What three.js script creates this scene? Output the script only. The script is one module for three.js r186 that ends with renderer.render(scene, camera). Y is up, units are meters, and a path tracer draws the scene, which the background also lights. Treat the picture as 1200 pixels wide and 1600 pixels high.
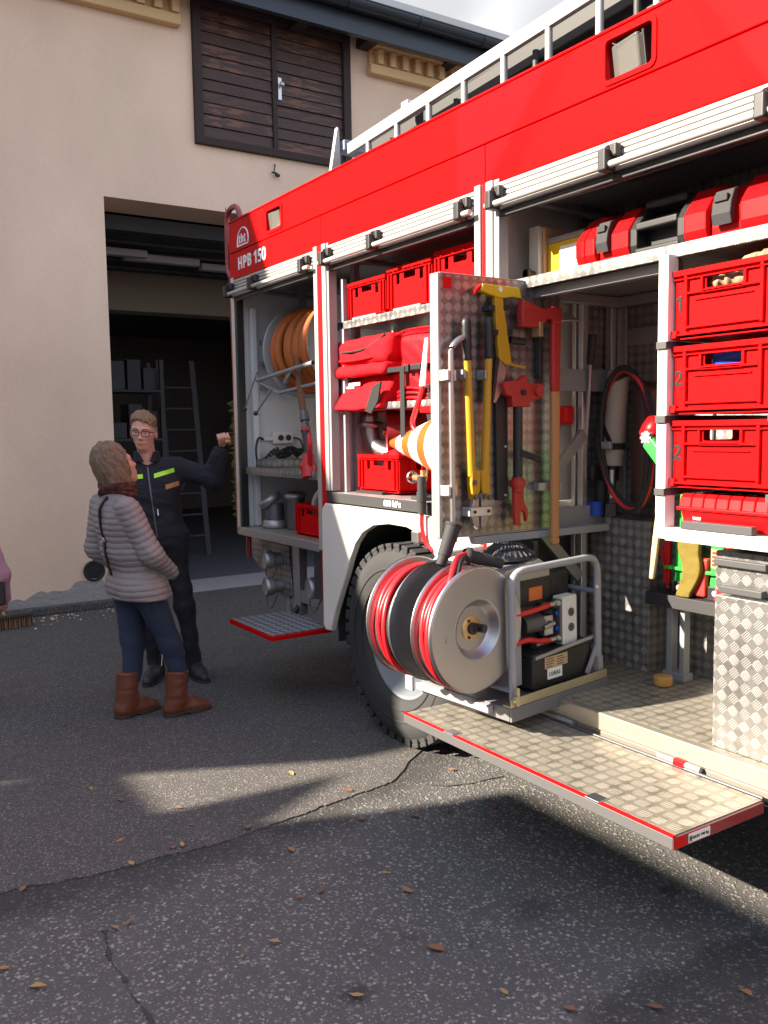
import * as THREE from 'three';
import { mergeGeometries, mergeVertices } from 'three/addons/utils/BufferGeometryUtils.js';
import { RoundedBoxGeometry } from 'three/addons/geometries/RoundedBoxGeometry.js';
import { TextGeometry } from 'three/addons/geometries/TextGeometry.js';
import { FontLoader } from 'three/addons/loaders/FontLoader.js';

const scene = new THREE.Scene();
const R = THREE.MathUtils.degToRad;

// ---------- camera, sky, sun, exposure ----------
// axes: -z runs along the truck towards its rear, +x runs into the truck, y is up
const camera = new THREE.PerspectiveCamera(60.5, 0.75, 0.05, 400);
camera.position.set(0, 1.65, 0);
camera.rotation.set(R(-5.383), R(-33.13), R(-0.8226), 'YXZ');

const renderer = new THREE.WebGLRenderer({ antialias: true });
renderer.toneMapping = THREE.LinearToneMapping;
renderer.toneMappingExposure = 4.15;
renderer.shadowMap.enabled = true;

const hash = (x, y, z = 0) => { let h = (Math.imul(x | 0, 374761393) + Math.imul(y | 0, 668265263) + Math.imul(z | 0, 1274126177)) | 0; h = Math.imul(h ^ (h >>> 13), 1274126177); h = Math.imul(h ^ (h >>> 16), 2246822519); return ((h ^ (h >>> 15)) >>> 0) / 4294967296; };
function noise(x, y, per = 0, z = 0) {                         // 2D value noise, periodic when per > 0
  const xi = Math.floor(x), yi = Math.floor(y), fx = x - xi, fy = y - yi;
  const u = fx * fx * (3 - 2 * fx), v = fy * fy * (3 - 2 * fy), w = (n) => (per ? ((n % per) + per) % per : n);
  const a = hash(w(xi), w(yi), z), b = hash(w(xi + 1), w(yi), z), c = hash(w(xi), w(yi + 1), z), d = hash(w(xi + 1), w(yi + 1), z);
  return a + (b - a) * u + (c - a) * v + (a - b - c + d) * u * v;
}
function fbm(x, y, per = 0, oct = 4, z = 0) { let s = 0, a = 0.5, t = 0; for (let i = 0; i < oct; i++) { s += a * noise(x, y, per, z + i * 17); t += a; x *= 2; y *= 2; per *= 2; a *= 0.5; } return s / t; }
function rng(seed) { let s = seed | 0; return () => { s = (s + 0x6d2b79f5) | 0; let t = Math.imul(s ^ (s >>> 15), 1 | s); t = (t + Math.imul(t ^ (t >>> 7), 61 | t)) ^ t; return ((t ^ (t >>> 14)) >>> 0) / 4294967296; }; }
const clamp = (v, a = 0, b = 1) => Math.min(b, Math.max(a, v)), mix = (a, b, t) => a + (b - a) * t, smooth = (a, b, v) => { const t = clamp((v - a) / (b - a)); return t * t * (3 - 2 * t); };

{ // sky: blue with broken cloud, the same all the way round
  const W = 512, H = 256, d = new Float32Array(W * H * 4);
  for (let j = 0; j < H; j++) for (let i = 0; i < W; i++) {
    const el = ((j + 0.5) / H - 0.5) * Math.PI, az = ((i + 0.5) / W - 0.5) * 2 * Math.PI;
    const dx = Math.cos(el) * Math.cos(az), dy = Math.sin(el), dz = Math.cos(el) * Math.sin(az);
    const up = Math.max(dy, 0), k = 1 / (up + 0.25);
    const c = fbm(dx * k * 2.2 + 18, dz * k * 2.2 + 3, 0, 5), cl = smooth(0.36, 0.58, c), sh = fbm(dx * k * 3 + 42, dz * k * 3 + 11, 0, 4);
    const t = Math.pow(up, 0.55);
    let r = mix(0.50, 0.16, t), g = mix(0.60, 0.30, t), b = mix(0.72, 0.62, t);
    const w = mix(0.34, 0.92, smooth(0.3, 0.7, sh));
    r = mix(r, w, cl); g = mix(g, w * 1.01, cl); b = mix(b, w * 1.05, cl);
    const o = (j * W + i) * 4, S = 0.55; d[o] = r * S; d[o + 1] = g * S; d[o + 2] = b * S; d[o + 3] = 1;
  }
  const t = new THREE.DataTexture(d, W, H, THREE.RGBAFormat, THREE.FloatType);
  t.mapping = THREE.EquirectangularReflectionMapping; t.magFilter = t.minFilter = THREE.LinearFilter; t.wrapS = THREE.RepeatWrapping; t.needsUpdate = true;
  scene.background = t; scene.environment = t;
}
const sun = new THREE.DirectionalLight(0xfff0dc, 5);
sun.position.set(2.4 - 1.68 * 16, 16, -3 - 0.58 * 16); sun.target.position.set(2.4, 0, -3);
sun.castShadow = true; sun.shadow.mapSize.set(4096, 4096);
Object.assign(sun.shadow.camera, { left: -12, right: 12, top: 12, bottom: -12, near: 1, far: 60 });
sun.name = 'sun'; scene.add(sun, sun.target);

const font = await new FontLoader().loadAsync('fonts/droid/droid_sans_bold.typeface.json');

// ---------- textures ----------
function dataTex(n, m, fn, { srgb = false, size = [1, 1] } = {}) {
  const d = new Uint8Array(n * m * 4);
  for (let j = 0; j < m; j++) for (let i = 0; i < n; i++) { const v = fn(i, j), o = (j * n + i) * 4; if (typeof v === 'number') { d[o] = d[o + 1] = d[o + 2] = clamp(v) * 255; } else { d[o] = clamp(v[0]) * 255; d[o + 1] = clamp(v[1]) * 255; d[o + 2] = clamp(v[2]) * 255; } d[o + 3] = 255; }
  const t = new THREE.DataTexture(d, n, m, THREE.RGBAFormat); t.magFilter = THREE.LinearFilter; t.minFilter = THREE.LinearMipmapLinearFilter; t.generateMipmaps = true;
  t.wrapS = t.wrapT = THREE.RepeatWrapping; if (srgb) t.colorSpace = THREE.SRGBColorSpace; t.repeat.set(1 / size[0], 1 / size[1]); t.needsUpdate = true; return t;
}
const toS = (l) => (l <= 0.0031308 ? l * 12.92 : 1.055 * Math.pow(l, 1 / 2.4) - 0.055);
function rotTex(t, a) { const c = t.clone(); c.rotation = a; c.needsUpdate = true; return c; }

// asphalt: stones of 3 to 10 mm in dark binder; tile of 4 m
const asphalt = (() => {
  const N = 2048, h = new Float32Array(N * N), tone = new Float32Array(N * N * 3), rd = rng(5);
  for (let k = 0; k < N * N; k++) { const i = k % N, j = (k / N) | 0, g = 0.05 + 0.03 * hash(i, j, 1) + 0.016 * fbm(i / 64, j / 64, 32, 3, 4); tone[k * 3] = g * 1.03; tone[k * 3 + 1] = g; tone[k * 3 + 2] = g * 0.97; h[k] = 0.12 * hash(i, j, 2); }
  for (let s = 0; s < 105000; s++) {
    const x = rd() * N, y = rd() * N, r = 1.0 + 2.7 * Math.pow(rd(), 1.9), e = 0.6 + 0.4 * rd(), a = rd() * 3.14, ca = Math.cos(a), sa = Math.sin(a);
    const v = 0.095 + 0.21 * Math.pow(rd(), 1.7) , warm = 0.96 + 0.16 * rd(), top = 0.5 + 0.5 * rd(), R2 = Math.ceil(r) + 1;
    for (let dj = -R2; dj <= R2; dj++) for (let di = -R2; di <= R2; di++) {
      const px = Math.floor(x) + di, py = Math.floor(y) + dj, ux = px - x, uy = py - y, p = (ux * ca + uy * sa) / r, q = (-ux * sa + uy * ca) / (r * e), dd = p * p + q * q;
      if (dd > 1.2) continue;
      const k = ((py + N) % N) * N + ((px + N) % N), w = clamp((1.2 - dd) * 2.2), hh = top * Math.sqrt(Math.max(0, 1.2 - dd));
      if (hh < h[k] * 0.8) continue;
      h[k] = Math.max(h[k], hh); tone[k * 3] = mix(tone[k * 3], v * warm, w); tone[k * 3 + 1] = mix(tone[k * 3 + 1], v, w); tone[k * 3 + 2] = mix(tone[k * 3 + 2], v * (2 - warm) * 0.97, w);
    }
  }
  const map = dataTex(N, N, (i, j) => { const k = (j * N + i) * 3; return [toS(tone[k]), toS(tone[k + 1]), toS(tone[k + 2])]; }, { srgb: true, size: [4, 4] });
  const bump = dataTex(N, N, (i, j) => h[j * N + i], { size: [4, 4] });
  return { map, bump };
})();
// plaster: trowelled, 2 m tile
const plasterBump = dataTex(512, 512, (i, j) => 0.6 * fbm(i / 8, j / 8, 64, 4, 3) + 0.4 * fbm(i / 64, j / 40, 8, 3, 9), { size: [1.6, 1.6] });
const plasterMap = dataTex(512, 512, (i, j) => { const v = 0.87 + 0.14 * fbm(i / 48, j / 80, 0, 4, 21) + 0.02 * (hash(i, j, 5) - 0.5); return [v, v * (0.985 + 0.02 * fbm(i / 90, j / 90, 0, 2, 4)), v * 0.985]; }, { srgb: true, size: [7, 7] });
// five bar tread plate; cells alternate by 90 degrees
function tread(diag) {
  const N = 256, f = (i, j) => {
    const cx = (i / N) * 2, cy = (j / N) * 2; let best = 0;
    for (let a = -1; a <= 2; a++) for (let b = -1; b <= 2; b++) {
      const odd = ((a + b) % 2 + 2) % 2, ux = cx - a - 0.5, uy = cy - b - 0.5, th = (odd ? 0 : Math.PI / 2) + (diag ? Math.PI / 4 : 0), p = ux * Math.cos(th) + uy * Math.sin(th), q = -ux * Math.sin(th) + uy * Math.cos(th);
      const n = Math.round(q / 0.155); if (Math.abs(n) > 2) continue;
      const L = 0.43 - 0.02 * n * n, dq = (q - n * 0.155) / 0.052, dp = p / L, d = dq * dq + Math.pow(Math.abs(dp), 5); best = Math.max(best, clamp((1 - d) * 1.6));
    }
    return best;
  };
  const c = new Float32Array(N * N); for (let j = 0; j < N; j++) for (let i = 0; i < N; i++) c[j * N + i] = f(i, j);
  return { at: (i, j) => c[((j % N + N) % N) * N + ((i % N + N) % N)], N };
}
const tD = tread(true), tS = tread(false);
const treadBumpD = dataTex(256, 256, (i, j) => tD.at(i, j), { size: [0.088, 0.088] }), treadBumpS = dataTex(256, 256, (i, j) => tS.at(i, j), { size: [0.112, 0.112] });
const wornS = dataTex(1024, 1024, (i, j) => { const t = tS.at(i, j), n = fbm(i / 128, j / 128, 8, 4, 8), v = 0.74 + 0.2 * t - 0.12 * smooth(0.5, 0.75, n) * (1 - t); return [v, v * 0.985, v * (0.96 - 0.04 * n)]; }, { srgb: true, size: [0.448, 0.448] });
const wornD = dataTex(1024, 1024, (i, j) => { const t = tD.at(i, j), n = fbm(i / 128, j / 128, 8, 4, 18), v = 0.70 + 0.24 * t - 0.10 * smooth(0.5, 0.75, n) * (1 - t); return [v, v * 0.995, v * 0.985]; }, { srgb: true, size: [0.352, 0.352] });
const grainBump = dataTex(256, 256, (i, j) => hash(i, j, 3) * 0.5 + 0.5 * fbm(i / 6, j / 6, 0, 2, 1), { size: [0.12, 0.12] });
const rough = (a, b, s, z) => dataTex(256, 256, (i, j) => { const v = mix(a, b, fbm(i / 32, j / 32, 8, 4, z)); return [1, v, 0]; }, { size: [s, s] });
const weave = dataTex(64, 64, (i, j) => 0.5 + 0.25 * Math.sin(i * Math.PI / 4) + 0.25 * Math.sin(j * Math.PI / 4), { size: [0.02, 0.02] });
const cloth = dataTex(256, 256, (i, j) => fbm(i / 24, j / 24, 0, 4, 6), { size: [0.5, 0.5] });

const wornStep = dataTex(256, 256, (i, j) => { const t = tS.at(i, j), v = 0.42 + 0.5 * t; return [v, v, v * 1.01]; }, { srgb: true, size: [0.112, 0.112] });
// ---------- materials ----------
const lin = (r, g, b) => new THREE.Color().setRGB(r, g, b);
const M = {};
const std = (k, col, roughness, o = {}) => (M[k] = new THREE.MeshStandardMaterial({ color: Array.isArray(col) ? lin(...col) : col, roughness, ...o }));
const phy = (k, col, roughness, o = {}) => (M[k] = new THREE.MeshPhysicalMaterial({ color: Array.isArray(col) ? lin(...col) : col, roughness, ...o }));
phy('redPaint', [0.50, 0.0022, 0.003], 0.55, { specularIntensity: 0.05, clearcoat: 0.22, clearcoatRoughness: 0.04 });
phy('darkRed', [0.25, 0.012, 0.016], 0.4, { clearcoat: 0.5, clearcoatRoughness: 0.1 });
phy('cream', [0.76, 0.73, 0.66], 0.4, { clearcoat: 0.5, clearcoatRoughness: 0.12 });
std('white', [0.66, 0.65, 0.62], 0.45);
std('offWhite', [0.56, 0.55, 0.52], 0.5);
std('interior', [0.60, 0.61, 0.63], 0.45);
std('alu', [0.64, 0.64, 0.64], 1, { metalness: 0.9, roughnessMap: rough(0.34, 0.55, 0.4, 3) });
std('ladderAlu', [0.34, 0.34, 0.34], 0.5, { metalness: 0.4 });
std('aluGrey', [0.05, 0.05, 0.048], 0.6, { metalness: 0.3 });
std('sillWorn', [0.30, 0.275, 0.23], 0.5, { metalness: 0.5, map: plasterMap });
std('trayGrey', [0.13, 0.132, 0.14], 0.5);
std('railGrey', [0.07, 0.07, 0.072], 0.5, { metalness: 0.3 });
std('hoseBrown', [0.16, 0.065, 0.028], 0.7);
std('treadDark', [0.46, 0.45, 0.44], 0.42, { metalness: 0.5, map: wornD, bumpMap: treadBumpD, bumpScale: 0.0011 });
std('treadStep', [0.8, 0.8, 0.82], 0.45, { metalness: 0.3, map: wornStep, bumpMap: treadBumpS, bumpScale: 0.001 });
std('aluDull', [0.40, 0.40, 0.41], 0.5, { metalness: 0.85 });
std('shutter', [0.44, 0.43, 0.40], 0.45, { metalness: 0.3 });
std('steel', [0.42, 0.42, 0.43], 0.38, { metalness: 1 });
std('steelDark', [0.13, 0.13, 0.14], 0.5, { metalness: 0.7 });
std('greyPaint', [0.24, 0.25, 0.26], 0.5);
std('greyLight', [0.29, 0.30, 0.32], 0.45);
std('bluePaint', [0.16, 0.20, 0.27], 0.45);
std('zinc', [0.52, 0.47, 0.30], 0.4, { metalness: 0.75 });
std('chassis', [0.03, 0.03, 0.032], 0.6);
std('black', [0.016, 0.016, 0.017], 0.45);
std('blackSoft', [0.022, 0.022, 0.024], 0.75);
std('rubber', [0.028, 0.028, 0.029], 0.85, { bumpMap: grainBump, bumpScale: 0.0006 });
std('treadWall', [0.46, 0.46, 0.455], 0.42, { metalness: 0.7, map: wornD, bumpMap: treadBumpD, bumpScale: 0.0011 });
std('treadFloor', [0.60, 0.575, 0.53], 0.46, { metalness: 0.6, map: wornS, bumpMap: treadBumpS, bumpScale: 0.0011 });
std('treadPanel', [0.60, 0.59, 0.59], 0.32, { metalness: 0.9, map: wornD, bumpMap: treadBumpD, bumpScale: 0.0004 });
phy('crate', [0.48, 0.003, 0.004], 0.6, { specularIntensity: 0.1, bumpMap: grainBump, bumpScale: 0.0003 });
phy('redPlastic', [0.50, 0.004, 0.006], 0.34, { specularIntensity: 0.5 });
phy('redCloth', [0.46, 0.006, 0.012], 0.85, { specularIntensity: 0.3, bumpMap: cloth, bumpScale: 0.004 });
phy('redVinyl', [0.48, 0.004, 0.010], 0.42, { specularIntensity: 0.4, clearcoat: 0.25, clearcoatRoughness: 0.25, bumpMap: cloth, bumpScale: 0.004 });
std('orange', [0.66, 0.16, 0.03], 0.6);
std('coneOrange', [0.82, 0.09, 0.012], 0.4);
std('coneWhite', [0.80, 0.78, 0.76], 0.35);
std('hoseOrange', [0.44, 0.12, 0.022], 0.62, { bumpMap: cloth, bumpScale: 0.002 });
std('hoseRed', [0.55, 0.012, 0.018], 0.38);
std('yellow', [0.47, 0.25, 0.008], 0.42);
std('yellowBright', [0.62, 0.42, 0.008], 0.4);
std('green', [0.03, 0.42, 0.05], 0.42);
std('toolRed', [0.40, 0.022, 0.016], 0.5, { bumpMap: grainBump, bumpScale: 0.0006 });
std('ash', [0.42, 0.20, 0.08], 0.5);
std('webbing', [0.013, 0.0135, 0.013], 0.85, { bumpMap: weave, bumpScale: 0.0006 });
std('darkBrown', [0.06, 0.022, 0.018], 0.45);
std('dullYellow', [0.13, 0.095, 0.009], 0.85);
std('tan', [0.50, 0.34, 0.18], 0.7);
std('gold', [0.60, 0.42, 0.2], 0.4, { metalness: 0.8 });
std('blue', [0.01, 0.06, 0.42], 0.4);
std('paper', [0.78, 0.77, 0.72], 0.7);
std('stencil', [0.007, 0.007, 0.007], 0.8);
std('markWhite', [0.78, 0.80, 0.82], 0.35);
phy('redBand', [0.55, 0.005, 0.007], 0.4, { specularIntensity: 0.3 });
std('rimGrey', [0.15, 0.165, 0.185], 0.5);
phy('lampGlass', [0.55, 0.54, 0.50], 0.15, { transmission: 0.85, thickness: 0 });
phy('amber', [0.85, 0.32, 0.01], 0.2, { clearcoat: 0.6 });

// ---------- geometry helpers; everything is written in world metres ----------
const V3 = (a) => new THREE.Vector3(...a);
function B(x0, x1, y0, y1, z0, z1, r = 0, seg = 2) {
  const w = x1 - x0, h = y1 - y0, d = z1 - z0;
  const g = r ? new RoundedBoxGeometry(w, h, d, seg, Math.min(r, w / 2.01, h / 2.01, d / 2.01)) : new THREE.BoxGeometry(w, h, d);
  return g.translate((x0 + x1) / 2, (y0 + y1) / 2, (z0 + z1) / 2);
}
function bar(a, b, w, h, r = 0, roll = 0) {                      // box beam from a to b
  const A = V3(a), C = V3(b), L = A.distanceTo(C), g = r ? new RoundedBoxGeometry(w, h, L, 2, r) : new THREE.BoxGeometry(w, h, L);
  const m = new THREE.Matrix4().lookAt(A, C, Math.abs(C.y - A.y) > 0.95 * L ? new THREE.Vector3(1, 0, 0) : new THREE.Vector3(0, 1, 0));
  if (roll) g.rotateZ(roll);
  return g.applyMatrix4(m).translate((A.x + C.x) / 2, (A.y + C.y) / 2, (A.z + C.z) / 2);
}
function cyl(a, b, r0, r1 = r0, n = 18, open = false) {
  const A = V3(a), C = V3(b), L = A.distanceTo(C), g = new THREE.CylinderGeometry(r1, r0, L, n, 1, open);
  g.applyQuaternion(new THREE.Quaternion().setFromUnitVectors(new THREE.Vector3(0, 1, 0), C.clone().sub(A).normalize()));
  return g.translate((A.x + C.x) / 2, (A.y + C.y) / 2, (A.z + C.z) / 2);
}
function tube(pts, r, seg = 0, n = 10, closed = false, tension = 0.5) {
  const c = new THREE.CatmullRomCurve3(pts.map(V3), closed, 'catmullrom', tension);
  const g = new THREE.TubeGeometry(c, seg || pts.length * 6, r, n, closed);
  if (closed) return g;
  const e = [0, 1].map((t) => { const p = c.getPoint(t), s = new THREE.SphereGeometry(r * 0.98, n, 6); return s.translate(p.x, p.y, p.z); });
  return [g, ...e];
}
function bend(pts, rad, n = 5) {                                 // polyline with rounded corners
  const P = pts.map(V3), out = [pts[0]];
  for (let i = 1; i < P.length - 1; i++) {
    const a = P[i - 1].clone().sub(P[i]), b = P[i + 1].clone().sub(P[i]), r = Math.min(rad, a.length() * 0.49, b.length() * 0.49); a.setLength(r); b.setLength(r);
    for (let k = 0; k <= n; k++) { const t = k / n, u = (1 - t) * (1 - t), w = t * t; out.push([P[i].x + a.x * u + b.x * w, P[i].y + a.y * u + b.y * w, P[i].z + a.z * u + b.z * w]); }
  }
  out.push(pts[pts.length - 1]); return out;
}
function pipe(pts, r, rad = 0.05, n = 10) {                      // straight runs with rounded corners
  const P = bend(pts, rad).map(V3), path = new THREE.CurvePath();
  for (let i = 0; i + 1 < P.length; i++) if (P[i].distanceTo(P[i + 1]) > 1e-5) path.add(new THREE.LineCurve3(P[i], P[i + 1]));
  const dense = []; for (let i = 0; i < P.length; i++) { dense.push(P[i]); }
  const poly = new THREE.Curve(); const cum = [0]; for (let i = 1; i < dense.length; i++) cum.push(cum[i - 1] + dense[i].distanceTo(dense[i - 1]));
  const tot = cum[cum.length - 1];
  poly.getPoint = (t, o = new THREE.Vector3()) => { const s = t * tot; let i = 1; while (i < cum.length - 1 && cum[i] < s) i++; return o.copy(dense[i - 1]).lerp(dense[i], (s - cum[i - 1]) / (cum[i] - cum[i - 1] || 1)); };
  poly.getPointAt = poly.getPoint;
  return new THREE.TubeGeometry(poly, Math.max(8, Math.ceil(tot / 0.02)), r, n, false);
}
function flipWind(g) { const i = g.index; if (i) { const a = i.array; for (let k = 0; k < a.length; k += 3) { const t = a[k]; a[k] = a[k + 2]; a[k + 2] = t; } } else { for (const nm of Object.keys(g.attributes)) { const at = g.attributes[nm], s = at.itemSize, a = at.array; for (let k = 0; k < at.count; k += 3) for (let c = 0; c < s; c++) { const t = a[k * s + c]; a[k * s + c] = a[(k + 2) * s + c]; a[(k + 2) * s + c] = t; } } } return g; }
// outline in a plane, extruded from t0 to t1 along its normal: 'x' takes (z, y), 'z' takes (x, y), 'y' takes (x, z)
function poly(pl, pts, t0, t1, { holes = [], bevel = 0, curve = 6 } = {}) {
  const s = pts.isShape ? pts : new THREE.Shape(pts.map((p) => new THREE.Vector2(...p))); for (const h of holes) s.holes.push(new THREE.Path(h.map((p) => new THREE.Vector2(...p))));
  const g = new THREE.ExtrudeGeometry(s, { depth: Math.abs(t1 - t0) - 2 * bevel, bevelEnabled: bevel > 0, bevelThickness: bevel, bevelSize: bevel, bevelOffset: -bevel, bevelSegments: 2, curveSegments: curve });
  g.translate(0, 0, Math.min(t0, t1) + bevel);
  if (pl === 'z') return g;
  const m = new THREE.Matrix4(); if (pl === 'x') m.set(0, 0, 1, 0, 0, 1, 0, 0, 1, 0, 0, 0, 0, 0, 0, 1); else m.set(1, 0, 0, 0, 0, 0, 1, 0, 0, 1, 0, 0, 0, 0, 0, 1);
  return flipWind(g.applyMatrix4(m));
}
const rect = (a0, a1, b0, b1) => [[a0, b0], [a1, b0], [a1, b1], [a0, b1]];
function rrect(a0, a1, b0, b1, r, n = 4) { const o = []; for (const [cx, cy, s] of [[a1 - r, b0 + r, -90], [a1 - r, b1 - r, 0], [a0 + r, b1 - r, 90], [a0 + r, b0 + r, 180]]) for (let k = 0; k <= n; k++) { const t = R(s + 90 * k / n); o.push([cx + r * Math.cos(t), cy + r * Math.sin(t)]); } return o; }
function circle(cx, cy, r, n = 24) { return Array.from({ length: n }, (_, k) => [cx + r * Math.cos(k / n * 2 * Math.PI), cy + r * Math.sin(k / n * 2 * Math.PI)]); }
function lathe(prof, a, dir, n = 32) {                           // profile of [radius, distance along dir from a]
  const g = new THREE.LatheGeometry(prof.map(([r, t]) => new THREE.Vector2(Math.max(r, 1e-4), t)), n);
  g.applyQuaternion(new THREE.Quaternion().setFromUnitVectors(new THREE.Vector3(0, 1, 0), V3(dir).normalize()));
  return g.translate(...a);
}
function ball(c, r, n = 14) { const g = new THREE.SphereGeometry(1, n, Math.ceil(n * 0.7)); const q = Array.isArray(r) ? r : [r, r, r]; return g.scale(...q).translate(...c); }
function text(str, h, place, depth = 0.002) {                    // place(g) turns lettering in the xy plane to where it stands
  const g = new TextGeometry(str, { font, size: h, depth, curveSegments: 4 }); return place(g) || g;
}
const onSide = (x, y, z) => (g) => g.rotateY(-Math.PI / 2).translate(x, y, z);   // reads along +z, faces -x
const onFront = (x, y, z) => (g) => g.translate(x, y, z);                        // reads along +x, faces +z

function boxUV(g) {
  const p = g.attributes.position, n = g.attributes.normal, uv = new Float32Array(p.count * 2);
  for (let i = 0; i < p.count; i += 3) {
    let ax = 0, ay = 0, az = 0; for (let k = 0; k < 3; k++) { ax += Math.abs(n.getX(i + k)); ay += Math.abs(n.getY(i + k)); az += Math.abs(n.getZ(i + k)); }
    for (let k = 0; k < 3; k++) { const j = i + k, x = p.getX(j), y = p.getY(j), z = p.getZ(j); let u, v; if (ay >= ax && ay >= az) { u = x; v = z; } else if (ax >= az) { u = z; v = y; } else { u = x; v = y; } uv[j * 2] = u; uv[j * 2 + 1] = v; }
  }
  g.setAttribute('uv', new THREE.BufferAttribute(uv, 2)); return g;
}
const bases = new Map(), taken = new Map();
function numbered(n) { const k = taken.get(n) || 0; taken.set(n, k + 1); return k ? n + '_' + String(k).padStart(3, '0') : n; }
function flat(gs) { return (Array.isArray(gs) ? gs : [gs]).flat(4); }
function mesh(name, gs, mat, parent = scene, { uv = true, keepColor = false } = {}) {
  const list = flat(gs).map((g) => { let q = g.index ? g.toNonIndexed() : g; if (!q.attributes.normal) q.computeVertexNormals(); if (uv) boxUV(q); for (const k of Object.keys(q.attributes)) if (!['position', 'normal', 'uv'].includes(k) && !(keepColor && k === 'color')) q.deleteAttribute(k); q.morphAttributes = {}; return q; });
  const g = list.length > 1 ? mergeGeometries(list) : list[0];
  const b = bases.get(parent); if (b) g.translate(-b[0], -b[1], -b[2]);
  const m = new THREE.Mesh(g, mat); m.castShadow = m.receiveShadow = true;
  m.name = parent === scene ? numbered(name) : name; parent.add(m); bases.set(m, b || [0, 0, 0]); return m;
}
function tag(o, label, category, group) { o.userData.label = label; o.userData.category = category; if (group) o.userData.group = group; return o; }
function thing(name, label, category, base = [0, 0, 0], group) { const o = new THREE.Group(); o.name = numbered(name); o.position.set(...base); scene.add(o); bases.set(o, base); return tag(o, label, category, group); }
function one(name, gs, mat, label, category, group, base) {      // a thing that is one mesh, its origin at its base
  const list = flat(gs).map((g) => { let q = g.index ? g.toNonIndexed() : g; if (!q.attributes.normal) q.computeVertexNormals(); boxUV(q); for (const k of Object.keys(q.attributes)) if (!['position', 'normal', 'uv'].includes(k)) q.deleteAttribute(k); return q; });
  const g = list.length > 1 ? mergeGeometries(list) : list[0]; g.computeBoundingBox(); const bb = g.boundingBox, c = base || [(bb.min.x + bb.max.x) / 2, bb.min.y, (bb.min.z + bb.max.z) / 2]; g.translate(-c[0], -c[1], -c[2]);
  const m = new THREE.Mesh(g, mat); m.castShadow = m.receiveShadow = true; m.name = numbered(name); m.position.set(...c); scene.add(m); bases.set(m, c); return tag(m, label, category, group);
}
function structure(name, gs, mat, opt) { const m = mesh(name, gs, mat, scene, opt); m.userData.kind = 'structure'; return m; }
// surface of a distance field by surface nets
function field(sdf, lo, hi, cell) {
  const n = [0, 1, 2].map((k) => Math.ceil((hi[k] - lo[k]) / cell) + 1), [nx, ny, nz] = n, v = new Float32Array(nx * ny * nz);
  for (let k = 0; k < nz; k++) for (let j = 0; j < ny; j++) for (let i = 0; i < nx; i++) v[(k * ny + j) * nx + i] = sdf(lo[0] + i * cell, lo[1] + j * cell, lo[2] + k * cell);
  const id = new Int32Array(nx * ny * nz).fill(-1), pos = [], idx = [];
  const at = (i, j, k) => (k * ny + j) * nx + i, E = [[0, 1], [2, 3], [4, 5], [6, 7], [0, 2], [1, 3], [4, 6], [5, 7], [0, 4], [1, 5], [2, 6], [3, 7]];
  for (let k = 0; k < nz - 1; k++) for (let j = 0; j < ny - 1; j++) for (let i = 0; i < nx - 1; i++) {
    let m = 0; const c = []; for (let q = 0; q < 8; q++) { const d = v[at(i + (q & 1), j + ((q >> 1) & 1), k + (q >> 2))]; c.push(d); if (d < 0) m |= 1 << q; }
    if (m === 0 || m === 255) continue;
    let x = 0, y = 0, z = 0, t = 0; for (const [a, b] of E) { const da = c[a], db = c[b]; if ((da < 0) === (db < 0)) continue; const f = da / (da - db); x += (a & 1) + f * ((b & 1) - (a & 1)); y += ((a >> 1) & 1) + f * (((b >> 1) & 1) - ((a >> 1) & 1)); z += (a >> 2) + f * ((b >> 2) - (a >> 2)); t++; }
    id[at(i, j, k)] = pos.length / 3; pos.push(lo[0] + (i + x / t) * cell, lo[1] + (j + y / t) * cell, lo[2] + (k + z / t) * cell);
  }
  const quad = (a, b, c, d, flip) => { if (a < 0 || b < 0 || c < 0 || d < 0) return; if (flip) idx.push(a, c, b, a, d, c); else idx.push(a, b, c, a, c, d); };
  for (let k = 1; k < nz - 1; k++) for (let j = 1; j < ny - 1; j++) for (let i = 1; i < nx - 1; i++) {
    const s = v[at(i, j, k)] < 0;
    if (s !== v[at(i + 1, j, k)] < 0) quad(id[at(i, j - 1, k - 1)], id[at(i, j, k - 1)], id[at(i, j, k)], id[at(i, j - 1, k)], !s);
    if (s !== v[at(i, j + 1, k)] < 0) quad(id[at(i - 1, j, k - 1)], id[at(i - 1, j, k)], id[at(i, j, k)], id[at(i, j, k - 1)], !s);
    if (s !== v[at(i, j, k + 1)] < 0) quad(id[at(i - 1, j - 1, k)], id[at(i, j - 1, k)], id[at(i, j, k)], id[at(i - 1, j, k)], !s);
  }
  const g = new THREE.BufferGeometry(); g.setAttribute('position', new THREE.Float32BufferAttribute(pos, 3)); g.setIndex(idx);
  const nn = new Float32Array(pos.length), e = cell * 0.6; for (let q = 0; q < pos.length; q += 3) { const [x, y, z] = [pos[q], pos[q + 1], pos[q + 2]]; const a = sdf(x + e, y, z) - sdf(x - e, y, z), b = sdf(x, y + e, z) - sdf(x, y - e, z), c = sdf(x, y, z + e) - sdf(x, y, z - e), L = Math.hypot(a, b, c) || 1; nn[q] = a / L; nn[q + 1] = b / L; nn[q + 2] = c / L; }
  g.setAttribute('normal', new THREE.BufferAttribute(nn, 3)); return g;
}
const smin = (a, b, k) => { const h = clamp(0.5 + 0.5 * (b - a) / k); return mix(b, a, h) - k * h * (1 - h); };
function cap(p, a, b, ra, rb) { const bx = b[0] - a[0], by = b[1] - a[1], bz = b[2] - a[2], px = p[0] - a[0], py = p[1] - a[1], pz = p[2] - a[2], t = clamp((px * bx + py * by + pz * bz) / (bx * bx + by * by + bz * bz)); return Math.hypot(px - bx * t, py - by * t, pz - bz * t) - mix(ra, rb, t); }
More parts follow.
